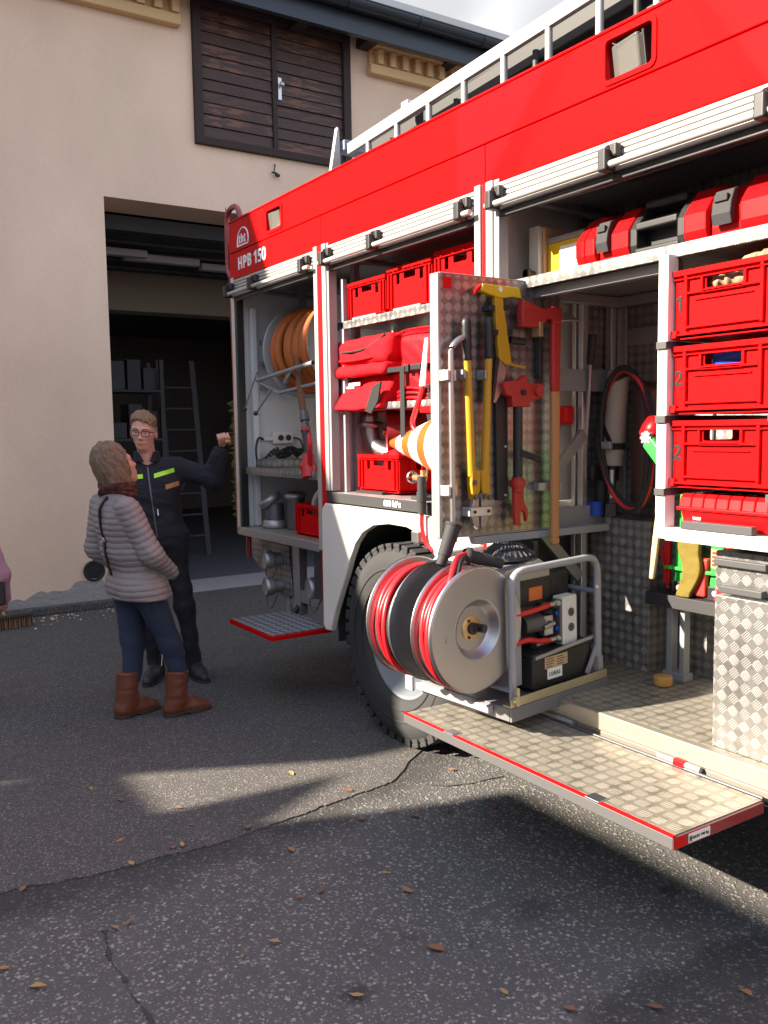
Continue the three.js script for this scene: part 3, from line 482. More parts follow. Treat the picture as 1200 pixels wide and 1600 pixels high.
  for (const [y, z, l] of [[2.27, -5.7, 0.12], [2.12, -5.7, 0.12], [1.95, -5.7, 0.05]]) lining('hook', [cyl([2.72, y, z - 0.01], [2.72, y, z + l], 0.008), ball([2.72, y, z + l], 0.014), B(2.70, 2.74, y - 0.015, y + 0.015, z - 0.014, z + 0.02, 0.004)], M.steel);
  // middle locker over the wheel
  lining('locker_back', [B(3.18, 3.20, 1.25, 2.69, -4.47, -3.05)], M.offWhite);
  lining('locker_side', [B(3.0, 3.18, 1.30, 2.69, -4.482, -4.47)], M.offWhite);
  lining('locker_side', [B(XS + 0.055, 3.18, 1.30, 2.69, -3.055, -3.04)], M.offWhite);
  lining('locker_floor', [B(XS + 0.0, 3.18, 1.262, 1.292, -4.46, -3.09)], M.alu);
  lining('frame_profile', [B(2.585, 2.615, 1.292, 2.5, -4.388, -4.355, 0.004), B(2.70, 2.74, 1.292, 2.69, -4.465, -4.42, 0.004)], M.greyLight);
  mesh('shelf', [B(2.60, 3.16, 2.235, 2.25, -4.43, -3.10), B(2.585, 2.60, 2.218, 2.262, -4.45, -3.09, 0.003)], M.treadWall, t);
  mesh('shelf', [B(2.60, 3.16, 1.772, 1.785, -4.40, -3.10), B(2.585, 2.60, 1.757, 1.795, -4.42, -3.09, 0.003)], M.treadWall, t);
  mesh('pressure_band', B(XS - 0.006, XS + 0.03, 1.235, 1.291, -4.46, -3.09, 0.003), M.chassis, t);
  mesh('lettering', text('600 kPa', 0.032, onSide(XS - 0.007, 1.249, -3.852), 0.002), M.markWhite, t);
  // front locker down to the floor
  lining('locker_back', [B(3.25, 3.27, 0.54, 2.69, -2.95, -0.75)], M.treadDark);
  lining('locker_side', [B(3.05, 3.25, 0.54, 2.69, -2.985, -2.97)], M.treadDark);
  lining('locker_side', [B(XS + 0.055, 3.25, 0.54, 2.69, -0.79, -0.775)], M.interior);
  lining('locker_floor', [B(XS + 0.03, 3.25, 0.515, 0.54, -2.96, -0.79)], M.treadFloor);
  lining('locker_sill', [B(XS - 0.01, XS + 0.029, 0.47, 0.541, -2.93, -0.90, 0.006), B(XS - 0.002, XS + 0.04, 0.43, 0.468, -2.93, -0.9, 0.004)], M.sillWorn);
  lining('frame_profile', [B(2.985, 3.02, 0.54, 2.24, -2.925, -2.895, 0.004), B(2.985, 3.02, 0.54, 2.24, -2.965, -2.94, 0.004), B(3.2, 3.245, 0.54, 2.24, -2.96, -2.92, 0.004)], M.alu);
  lining('panel_frame', [B(3.232, 3.249, 1.24, 2.2, -2.915, -2.86, 0.004), B(3.232, 3.249, 2.02, 2.10, -2.86, -2.2, 0.004), B(3.232, 3.249, 1.24, 2.2, -2.45, -2.38, 0.004)], M.aluDull);
  mesh('shelf', [B(2.60, 3.24, 2.245, 2.262, -2.94, -0.8), B(2.585, 2.60, 2.235, 2.282, -2.94, -0.8, 0.003)], M.treadWall, t);
  lining('shelf_bearer', [B(2.62, 3.22, 2.20, 2.243, -2.90, -2.86, 0.004), B(3.18, 3.22, 2.20, 2.243, -2.86, -0.9, 0.004), B(2.64, 2.68, 2.2, 2.243, -2.86, -2.11, 0.004)], M.aluDull);
  lining('low_cabinet', [B(3.1, 3.248, 0.541, 1.225, -2.955, -2.598, 0.003)], M.treadDark);
  lining('side_cabinet', [B(2.56, 3.24, 0.541, 1.072, -1.862, -0.82, 0.003)], M.treadWall);
  // crate rack
  const rk = mesh('crate_rack', [B(2.545, 2.60, 1.245, 2.243, -2.108, -2.066, 0.003), B(2.545, 2.60, 1.245, 2.243, -1.622, -1.58, 0.003), B(2.545, 2.60, 1.24, 1.285, -2.064, -1.624, 0.003)], M.white, t);
  mesh('rack_side', B(2.602, 3.2, 1.285, 2.243, -1.59, -1.582), M.white, rk); mesh('rack_bottom', B(2.602, 3.2, 1.243, 1.258, -2.098, -1.59), M.white, rk); mesh('rack_rear_post', B(3.16, 3.2, 1.245, 2.243, -2.106, -2.07), M.white, rk);
  for (const y of [1.945, 1.686, 1.428]) for (const z of [-2.085, -1.645]) mesh('rack_rail', B(2.535, 3.15, y - 0.028, y - 0.002, z - 0.022, z + 0.022, 0.002), M.railGrey, rk);
  for (const z of [[-2.0, -1.72]]) mesh('rack_stop', B(2.548, 2.58, 1.287, 1.315, z[0], z[1], 0.002), M.railGrey, rk);
  // tool shelf under the rack
  lining('tool_shelf', [B(3.085, 3.248, 0.900, 0.915, -2.596, -1.864), B(3.075, 3.085, 0.862, 0.917, -2.596, -1.864, 0.003)], M.chassis);
  for (const [z0, z1] of [[-2.505, -2.475], [-2.435, -2.41]]) lining('tool_shelf_leg', B(3.11, 3.15, 0.541, 0.898, z0, z1, 0.003), M.greyPaint);
  lining('leg_foot', B(3.10, 3.16, 0.541, 0.575, -2.515, -2.40, 0.003), M.greyPaint);
  // sliding tool wall and its runners
  const w = mesh('tool_wall', [B(2.135, 2.79, 1.208, 2.262, -2.876, -2.842)], M.treadPanel, t);
  mesh('edge_profile', [B(2.12, 2.134, 1.205, 2.265, -2.892, -2.838, 0.003), B(2.134, 2.79, 2.2625, 2.268, -2.88, -2.84, 0.002), B(2.134, 2.79, 1.2, 1.2075, -2.88, -2.84, 0.002)], M.aluDull, w);
  mesh('red_reflector', B(2.15, 2.193, 2.205, 2.25, -2.842, -2.8405), M.redBand, w);
  for (const y of [1.86, 1.235]) mesh('wall_runner', [B(2.76, 3.2, y - 0.05, y + 0.05, -2.905, -2.882, 0.003)], M.greyPaint, w);
  mesh('wall_brace', [bar([3.0, 1.62, -2.90], [2.66, 1.30, -2.90], 0.02, 0.05), bar([2.72, 1.2, -2.905], [2.98, 0.95, -2.905], 0.02, 0.05)], M.aluDull, w);
  mesh('wall_carrier', [B(2.30, 3.1, 1.165, 1.198, -2.90, -2.83, 0.003)], M.greyLight, w);

  // fender with the wheel arch, marker lamp
  const arch = [[-4.42, 0.476], [-4.365, 0.60], [-4.30, 0.715], [-4.236, 0.824], [-4.185, 0.93], [-4.126, 1.022], [-4.05, 1.09], [-3.94, 1.138], [-3.79, 1.158], [-3.626, 1.156], [-3.52, 1.132], [-3.42, 1.075], [-3.34, 0.98], [-3.27, 0.85], [-3.2, 0.66], [-3.16, 0.50]];
  mesh('wheel_fender', poly('x', [[-4.458, 1.226], [-4.50, 1.19], [-4.505, 0.50], [-4.48, 0.472], ...arch, [-3.048, 0.50], [-3.048, 1.226]].reverse(), XS - 0.022, XS + 0.02, { bevel: 0.008 }), M.cream, t);
  mesh('fender_edge', B(XS - 0.006, XS + 0.028, 0.475, 1.24, -4.535, -4.508, 0.003), M.redBand, t);
  mesh('marker_lamp', B(XS - 0.045, XS - 0.023, 1.13, 1.165, -3.31, -3.21, 0.006), M.amber, t);
  { const li = []; for (let k = 0; k <= 14; k++) { const a = R(-8 + k * 14); li.push([-3.73 + 0.70 * Math.cos(a), 0.5 + 0.70 * Math.sin(a)]); } const lo = li.map(([z, y]) => [(z + 3.73) * 1.02 - 3.73, (y - 0.5) * 1.02 + 0.5]).reverse(); mesh('wheel_housing', [poly('x', [...li, ...lo], 2.56, 3.25), B(3.24, 3.26, 0.5, 1.24, -4.5, -3.02)], M.chassis, t); }
  // chassis
  mesh('chassis_rail', [B(3.28, 3.36, 0.72, 0.94, ZR + 0.2, 2.6, 0.01), B(4.16, 4.24, 0.72, 0.94, ZR + 0.2, 2.6, 0.01)], M.chassis, t);
  mesh('axle', [cyl([2.6, 0.54, -3.73], [4.9, 0.54, -3.73], 0.09), ball([3.76, 0.54, -3.73], [0.24, 0.24, 0.24])], M.chassis, t);
  mesh('underbody', [B(2.62, 4.95, 0.94, 0.954, ZR + 0.03, -4.5), B(2.62, 4.95, 0.44, 0.512, -2.96, -0.8), B(2.62, 2.66, 0.3, 0.5, -2.96, -0.8), B(2.62, 4.95, 1.235, 1.26, -4.5, -3.02), B(2.62, 4.95, 0.5, 1.23, -3.02, -3.0)], M.chassis, t);
  mesh('pump_housing', B(3.0, 3.9, 0.45, 0.9, -5.3, -4.7, 0.02), M.chassis, t); mesh('mud_flap', B(2.56, 2.58, 0.62, 0.94, -4.72, -4.55), M.chassis, t);
  // rear wheels
  const wheel = (x, zc, r, dual) => {
    const wh = mesh('rear_wheel', lathe([[0.28, 0.06], [0.30, 0.0], [0.36, -0.02], [r - 0.10, -0.028], [r - 0.05, -0.012], [r - 0.02, 0.012], [r - 0.012, 0.03], [r - 0.010, 0.15], [r - 0.012, 0.27], [r - 0.05, 0.31], [0.3, 0.3]], [x, r, zc], [1, 0, 0], 72), M.rubber, t);
    const lug = []; for (let k = 0; k < 44; k++) { const a = k / 44 * 2 * Math.PI; for (const [t0, t1, off, q] of [[-0.006, 0.085, 0, 1], [0.095, 0.19, 0.5, 0], [0.20, 0.29, 0.2, -1]]) { const g = B(t0, t1, r - 0.016, r + 0.004, -0.028, 0.026, 0.004, 1); g.rotateX(a + off * 2 * Math.PI / 44); g.translate(x, r, zc); lug.push(g); } const s = B(-0.004, 0.016, r - 0.045, r - 0.008, -0.026, 0.024, 0.006, 1); s.rotateX(a); s.translate(x, r, zc); lug.push(s); }
    mesh('tread_block', lug, M.rubber, wh).userData.kind = 'stuff';
    mesh('rim', lathe([[0.292, 0.055], [0.297, 0.02], [0.285, 0.012], [0.272, 0.03], [0.262, 0.07], [0.235, 0.13], [0.225, 0.19], [0.20, 0.205], [0.13, 0.20], [0.125, 0.16], [0.1, 0.15], [0.0, 0.15]], [x, r, zc], [1, 0, 0], 48), M.rimGrey, wh);
    const nuts = []; for (let k = 0; k < 10; k++) { const a = k / 10 * 2 * Math.PI; nuts.push(cyl([x + 0.2, r + 0.167 * Math.sin(a), zc + 0.167 * Math.cos(a)], [x + 0.165, r + 0.167 * Math.sin(a), zc + 0.167 * Math.cos(a)], 0.016, 0.016, 6)); } mesh('wheel_nut', nuts, M.steelDark, wh);
    mesh('sidewall_ring', [lathe([[0.395, -0.027], [0.40, -0.032], [0.405, -0.027]], [x, r, zc], [1, 0, 0], 64), lathe([[0.335, -0.018], [0.34, -0.024], [0.345, -0.019]], [x, r, zc], [1, 0, 0], 64)], M.rubber, wh);
  };
  wheel(2.515, -3.735, 0.528); wheel(2.9, -3.735, 0.528); wheel(4.68, -3.735, 0.528);
  // rear underside: inlets on a tread plate, their frame and chains
  mesh('inlet_plate', poly('x', [[-5.878,0.883],[-5.285,0.869],[-5.236,0.548],[-5.334,0.48],[-5.888,0.74]], 2.675, 2.69), M.treadWall, t);
  for (const [z, y] of [[-5.43, 0.77], [-5.425, 0.585], [-4.80, 0.66]]) {
    const c = mesh('inlet_coupling', [lathe([[0.0, -0.052], [0.055, -0.052], [0.062, -0.06], [0.066, -0.03], [0.06, -0.026], [0.064, -0.012], [0.06, 0.0], [0.05, 0.01], [0.045, 0.06]], [2.62, y, z], [1, 0, 0.15], 28), B(2.565, 2.6, y + 0.052, y + 0.075, z - 0.012, z + 0.012, 0.004)], M.aluDull, t);
    mesh('chain', tube([[2.60, y - 0.03, z - 0.06], [2.6, y - 0.14, z - 0.05], [2.61, y - 0.15, z - 0.01], [2.63, y - 0.05, z + 0.05]], 0.004, 24, 5), M.steelDark, c);
  }
  mesh('support_frame', [B(2.66, 2.72, 0.43, 0.93, -5.20, -5.11, 0.004), B(2.66, 2.70, 0.52, 0.6, -5.10, -4.56, 0.004), B(2.64, 2.66, 0.40, 0.52, -5.27, -5.22)], M.aluDull, t);
  mesh('rear_bumper_tube', cyl([2.6, 0.93, -5.76], [2.6, 0.75, -5.76], 0.02), M.darkRed, t);
  mesh('bulkhead', B(2.8, 4.9, 0.40, 0.93, -4.6, -4.58), M.chassis, t);
  // small folding step at the rear locker
  const st = mesh('rear_step', [B(2.19, 2.60, 0.425, 0.452, -5.185, -4.575, 0.004)], M.redPaint, t);
  mesh('step_plate', B(2.20, 2.60, 0.4525, 0.458, -5.175, -4.585), M.treadStep, st);
  mesh('step_arm', [bar([2.6, 0.44, -5.1], [2.7, 0.5, -5.16], 0.03, 0.03), bar([2.6, 0.44, -4.65], [2.7, 0.55, -4.6], 0.03, 0.03)], M.chassis, st);
  // big folding step in front of the front locker
  const fl = mesh('folding_step', B(2.045, 2.485, 0.408, 0.446, -3.005, -1.612, 0.003), M.stepSide, t);
  mesh('step_plate', B(2.058, 2.485, 0.4465, 0.450, -3.0, -1.617), M.treadFloor, fl);
  mesh('red_edge', [B(2.043, 2.057, 0.4465, 0.452, -3.004, -2.72), B(2.043, 2.057, 0.4465, 0.452, -2.655, -1.96), B(2.043, 2.057, 0.4465, 0.452, -1.895, -1.611)], M.redBand, fl);
  for (const z of [-2.69, -1.93]) mesh('latch_plate', [B(2.042, 2.09, 0.4465, 0.4535, z - 0.03, z + 0.03, 0.002)], M.steel, fl);
  mesh('step_end', B(2.046, 2.485, 0.409, 0.445, -1.6115, -1.6095), M.darkRed, fl); mesh('end_reflector', B(2.05, 2.10, 0.412, 0.442, -1.6094, -1.608), M.redBand, fl);
  mesh('load_label', B(2.112, 2.212, 0.413, 0.441, -1.6094, -1.6075), M.paper, fl);
  mesh('label_text', [text('NEBO 190 kg', 0.0088, onFront(2.1305, 0.4225, -1.6076), 0.001), ...[2.118, 2.1255].map((x) => [ball([x, 0.4335, -1.607], [0.0022, 0.0022, 0.0008], 8), B(x - 0.0028, x + 0.0028, 0.424, 0.431, -1.6075, -1.6066), B(x - 0.0018, x + 0.0018, 0.417, 0.424, -1.6075, -1.6066)])], M.stencil, fl);
  mesh('step_hinge', [cyl([2.495, 0.452, -2.95], [2.495, 0.452, -1.62], 0.006, 0.006, 8)], M.steelDark, fl);
  for (const z of [-2.55, -1.95]) mesh('gas_strut', [cyl([2.50, 0.465, z - 0.09], [2.50, 0.465, z + 0.09], 0.011, 0.011, 10)], M.aluDull, fl);
  mesh('strut_band', B(2.487, 2.513, 0.452, 0.478, -1.97, -1.92, 0.006), M.redBand, fl);
  // crew cab ahead of the lockers, outside the picture
  const cab = mesh('crew_cab', [B(2.53, 5.0, 0.6, 2.9, 0.2, 2.9, 0.12, 3)], M.redPaint, t);
  for (const z of [[0.5, 1.3], [1.5, 2.5]]) mesh('cab_window', B(2.52, 2.54, 1.75, 2.5, z[0], z[1], 0.008), M.black, cab);
  mesh('cab_tank', B(2.6, 4.9, 0.5, 2.9, -0.68, 0.18), M.cream, t);
  const fw = mesh('front_wheel', [lathe([[0.0, 0.1], [0.28, 0.06], [0.36, -0.02], [0.45, -0.02], [0.52, 0.01], [0.54, 0.05], [0.54, 0.25], [0.3, 0.3]], [2.5, 0.54, 1.2], [1, 0, 0], 48)], M.rubber, t);

  // hose reel of the rear locker
  const hx = 2.93, hy = 2.19;
  const hr = mesh('hose_reel', [lathe([[0.05, 0], [0.30, 0.0], [0.312, -0.012], [0.316, -0.012], [0.306, 0.008], [0.06, 0.01]], [hx, hy, -5.47], [0, 0, 1], 56), lathe([[0.05, 0], [0.30, 0.0], [0.312, 0.012], [0.316, 0.012], [0.306, -0.008], [0.06, -0.01]], [hx, hy, -4.86], [0, 0, 1], 56), cyl([hx, hy, -5.46], [hx, hy, -4.87], 0.12)], M.greyLight, t);
  const hose = []; for (let k = 0; k < 10; k++) { const z = -5.41 + k * 0.056, r = 0.262 - 0.014 * (k % 2), p = []; for (let q = 0; q < 28; q++) { const a = q / 28 * 2 * Math.PI; p.push([hx + r * Math.cos(a), hy + r * Math.sin(a), z + 0.012 * Math.sin(a + k) + (k === 2 ? 0.035 * Math.cos(a) : 0)]); } hose.push(tube(p, 0.0285, 72, 9, true)); }
  for (const h of hose) mesh('hose_turn', h, M.hoseOrange, hr);
  mesh('reel_frame', [pipe([[2.6, 1.995, -5.55], [2.6, 2.06, -4.75]], 0.014, 0.05), pipe([[2.64, 1.90, -5.3], [2.64, 1.94, -4.75]], 0.012, 0.05), pipe([[2.6, 1.995, -5.55], [2.64, 1.90, -5.3]], 0.011, 0.02), B(2.9, 2.96, 2.2, 2.69, -5.50, -5.49), bar([2.63, 1.96, -5.2], [2.93, 2.19, -5.49], 0.02, 0.02)], M.greyPaint, hr);
  for (const [a, b] of [[[2.6, 2.05, -5.55], [2.56, 1.80, -5.68]], [[2.62, 1.93, -5.36], [2.57, 1.77, -5.52]]]) mesh('reel_crank', cyl(a, b, 0.006), M.steel, hr); mesh('crank_knob', ball([2.56, 1.80, -5.68], 0.017), M.black, hr); mesh('crank_knob', ball([2.57, 1.77, -5.52], 0.017), M.black, hr);
  mesh('hose_end', tube([[2.67, 2.13, -5.08], [2.645, 2.0, -5.02], [2.63, 1.86, -4.97], [2.625, 1.76, -4.93]], 0.022, 30, 10), M.hoseBrown, hr);
  mesh('nozzle', [cyl([2.625, 1.77, -4.93], [2.62, 1.71, -4.905], 0.026, 0.03), cyl([2.62, 1.71, -4.905], [2.61, 1.665, -4.88], 0.02, 0.028)], M.steelDark, hr);
  mesh('nozzle_grip', [cyl([2.61, 1.665, -4.88], [2.60, 1.64, -4.87], 0.03)], M.toolRed, hr); mesh('nozzle_handle', cyl([2.60, 1.645, -4.87], [2.58, 1.49, -4.80], 0.024, 0.022), M.black, hr);
  mesh('pistol_body', [cyl([2.58, 1.50, -4.80], [2.565, 1.36, -4.755], 0.035, 0.05), tube([[2.57, 1.40, -4.76], [2.55, 1.55, -4.72], [2.56, 1.62, -4.74]], 0.018, 16, 8), ball([2.555, 1.43, -4.81], [0.03, 0.03, 0.03])], M.hoseRed, hr);
  // folded flat parts in the rear locker
  const sb = mesh('socket_strip', [B(2.775, 2.935, 1.555, 1.645, -5.713, -5.672, 0.01), B(2.70, 2.775, 1.58, 1.605, -5.71, -5.685, 0.006)], M.white, t);
  for (const x of [2.83, 2.89]) mesh('socket', cyl([x, 1.60, -5.672], [x, 1.60, -5.664], 0.021), M.black, sb);
  mesh('cable', [tube([[2.70, 1.592, -5.69], [2.65, 1.60, -5.66], [2.62, 1.52, -5.64], [2.63, 1.44, -5.63], [2.68, 1.47, -5.6]], 0.008, 40, 6), ...[0, 1, 2, 3].map((k) => tube(Array.from({ length: 14 }, (_, q) => [2.80 + 0.12 * Math.sin(q / 14 * 6.28 + k * 0.5) + 0.02 * k, 1.475 + 0.014 * k + 0.02 * Math.sin(q * 1.7 + k), -5.6 + 0.05 * Math.cos(q / 14 * 6.28 + k * 0.8)]), 0.007, 50, 5, true)), tube([[2.935, 1.60, -5.69], [2.98, 1.58, -5.66], [2.98, 1.50, -5.62], [2.93, 1.47, -5.6]], 0.007, 30, 5)], M.black, sb);
  mesh('plate_box', [B(2.62, 2.90, 1.401, 1.455, -5.655, -5.36, 0.004)], M.treadWall, t);
  mesh('splash_plate', [poly('x', [[-5.05, 1.402], [-4.56, 1.402], [-4.56, 1.52], [-4.8, 1.54], [-4.98, 1.66], [-5.06, 1.7]], 3.1, 3.11)], M.treadFloor, t);

  // ladder on the roof, on edge, and the pieces around it
  const ld = thing('roof_ladder', 'aluminium ladder stowed on edge along the truck roof', 'ladder', [2.8, 3.0, -3]);
  const ry = (z) => 3.262 + (z + 4.45) * 0.055;
  mesh('rail', bar([2.72, ry(-4.48), -4.48], [2.72, ry(0.3), 0.3], 0.028, 0.062, 0.004), M.ladderAlu, ld);
  mesh('rail', bar([2.72, ry(-4.48) - 0.3, -4.48], [2.72, ry(0.3) - 0.3, 0.3], 0.028, 0.062, 0.004), M.ladderAlu, ld);
  mesh('rail', bar([2.84, ry(-4.4) - 0.02, -4.4], [2.84, ry(0.3) - 0.02, 0.3], 0.03, 0.09, 0.004), M.aluGrey, ld); mesh('rail', bar([2.84, ry(-4.4) - 0.16, -4.4], [2.84, ry(0.3) - 0.16, 0.3], 0.03, 0.1, 0.004), M.aluGrey, ld);
  for (let k = 0; k < 17; k++) { const z = -4.27 + k * 0.285; mesh('rung', cyl([2.72, ry(z) - 0.285, z], [2.72, ry(z) - 0.028, z], 0.0165, 0.0165, 14), M.ladderAlu, ld); }
  for (let k = 0; k < 8; k++) { const z = -4.15 + k * 0.57; mesh('rung', cyl([2.80, ry(z) - 0.285, z], [2.80, ry(z) - 0.035, z], 0.015, 0.015, 10), M.aluGrey, ld); }
  const rb = thing('roof_box', 'long grey aluminium box behind the ladder on the truck roof', 'box', [3.2, 2.99, -2.5]);
  mesh('core', B(2.93, 3.5, 2.992, 3.3, -4.18, 0.18), M.greyPaint, rb);
  for (let k = 0; k < 7; k++) { const y0 = 3.02 + k * 0.062; mesh('slat', bar([2.885, y0 - 0.02, -4.2], [2.885, y0 + 0.16, 0.2], 0.012, 0.052, 0.003), M.aluGrey, rb); }
  for (const z of [-3.9, -2.7, -1.5]) mesh('slat_post', B(2.892, 2.925, 2.99, 3.42, z - 0.03, z + 0.03), M.steelDark, rb);
  const lf = thing('ladder_foot', 'pale ladder bracket standing at the rear end of the roof', 'bracket', [2.68, 3.05, -4.52]);
  mesh('upright', poly('z', [[2.60, 3.0], [2.70, 3.0], [2.685, 3.385], [2.672, 3.39]], -4.56, -4.53, { bevel: 0.003 }), M.ladderAlu, lf);
  mesh('wing', [B(2.70, 3.0, 3.26, 3.32, -4.60, -4.5, 0.006)], M.bluePaint, lf);
  one('roof_beacon', [B(2.74, 2.80, 3.30, 3.37, -3.98, -3.92, 0.006), B(2.80, 2.9, 3.34, 3.36, -3.99, -3.9, 0.004)], M.white, 'small white block clipped to the top rail of the roof ladder', 'bracket');
  one('radio_aerial', [cyl([3.8, 3.0, -3.4], [3.8, 4.12, -3.42], 0.004, 0.0015, 6), cyl([3.8, 2.99, -3.4], [3.8, 3.05, -3.4], 0.02)], M.black, 'thin whip aerial standing on the truck roof against the sky', 'aerial');
}


// ---------- crates ----------
// a crate stands on its bottom centre, its short end (with the grip) towards -x
function crate(label, [x, y, z], w, h, d, style, group, turn = 0) {
  const c = thing('plastic_crate', label, 'crate', [0, 0, 0], group), f = -d / 2, t = 0.004;
  const gy0 = h * 0.70, gy1 = h * 0.86, gw = style === 'wide' ? w * 0.17 : w * 0.13;
  const holes = [rrect(-gw, gw, gy0, gy1, 0.008)]; if (style !== 'wide') holes.push(rrect(-gw - 0.068, -gw - 0.036, gy0 - 0.02, gy1, 0.005), rrect(gw + 0.036, gw + 0.068, gy0 - 0.02, gy1, 0.005));
  const sideHoles = style === 'wide' ? [rrect(-0.07, 0.07, gy0, gy1, 0.008)] : [rrect(-0.09, -0.05, gy0 - 0.02, gy1, 0.006), rrect(0.05, 0.09, gy0 - 0.02, gy1, 0.006)];
  const end = () => poly('x', rect(-w / 2 + 0.012, w / 2 - 0.012, 0.02, h - 0.004), 0, t * 1.4, { holes });
  const sd = () => poly('z', rect(-d / 2 + 0.012, d / 2 - 0.012, 0.02, h - 0.004), 0, t * 1.4, { holes: sideHoles });
  mesh('body', [end().translate(f + 0.014, 0, 0), end().translate(-f - 0.02, 0, 0), sd().translate(0, 0, w / 2 - 0.02), sd().translate(0, 0, -w / 2 + 0.014), B(f + 0.012, -f - 0.012, 0, 0.02, -w / 2 + 0.012, w / 2 - 0.012, 0.004)], M.crate, c);
  const ring = (y0, y1, o, m = M.crate) => poly('y', rrect(f - o, -f + o, -w / 2 - o, w / 2 + o, 0.012), y0, y1, { holes: [rrect(f + 0.016, -f - 0.016, -w / 2 + 0.016, w / 2 - 0.016, 0.004)] });
  mesh('rim', [ring(h - 0.018, h, 0)], M.crate, c); mesh('rim', [ring(h * 0.88 - 0.004, h * 0.88, -0.003)], M.crate, c); mesh('foot_ring', ring(0.0, 0.012, -0.012), M.crate, c);
  if (style === 'wide') {
    for (const s of [-1, 1]) { mesh('rib', B(f + 0.001, f + 0.013, 0.03, h - 0.019, s * (w / 2 - 0.062) - 0.006, s * (w / 2 - 0.062) + 0.006, 0.002), M.crate, c); mesh('rib', B(f + 0.003, f + 0.013, h * 0.66, h * 0.88, s * (gw + 0.012) - 0.005, s * (gw + 0.012) + 0.005, 0.002), M.crate, c); }
    for (const [y0, s] of [[0.035, 0.47], [h * 0.64, 0.47], [0.012, 0.485]]) mesh('rib', B(f + 0.001, f + 0.013, y0, y0 + 0.008, y0 === 0.012 ? -w * s : -w / 2 + 0.062, y0 === 0.012 ? w * s : w / 2 - 0.062, 0.002), M.crate, c);
    mesh('card_slot', [B(f + 0.007, f + 0.0135, h * 0.545, h * 0.565, -w * 0.27, w * 0.27, 0.002)], M.crate, c);
    mesh('corner_foot', [poly('z', [[f + 0.0, 0.03], [f - 0.006, 0.006], [f + 0.03, 0.0], [f + 0.03, 0.03]], -w / 2 + 0.004, -w / 2 + 0.03)], M.crate, c);
    mesh('grip_edge', [B(f + 0.001, f + 0.012, gy0 - 0.016, gy0 - 0.004, -gw - 0.01, gw + 0.01, 0.003)], M.crate, c);
  } else {
    for (const zz of [-0.46, -0.385, 0.385, 0.46]) mesh('rib', B(f + 0.002, f + 0.013, 0.02, h * 0.88 - 0.005, zz * w - 0.006, zz * w + 0.006, 0.002), M.crate, c);
    for (const xx of [-0.46, -0.30, 0, 0.30, 0.46]) mesh('rib', B(xx * d - 0.006, xx * d + 0.006, 0.02, h * 0.88 - 0.005, w / 2 - 0.0135, w / 2 - 0.003, 0.002), M.crate, c);
    for (const zz of [-0.33, -0.1, 0.1, 0.33]) mesh('rib', B(f + 0.001, f + 0.013, h * 0.885, h - 0.019, zz * w - 0.004, zz * w + 0.004), M.crate, c);
  }
  c.position.set(x, y, z); c.rotation.y = turn; bases.set(c, [0, 0, 0]); return c;
}
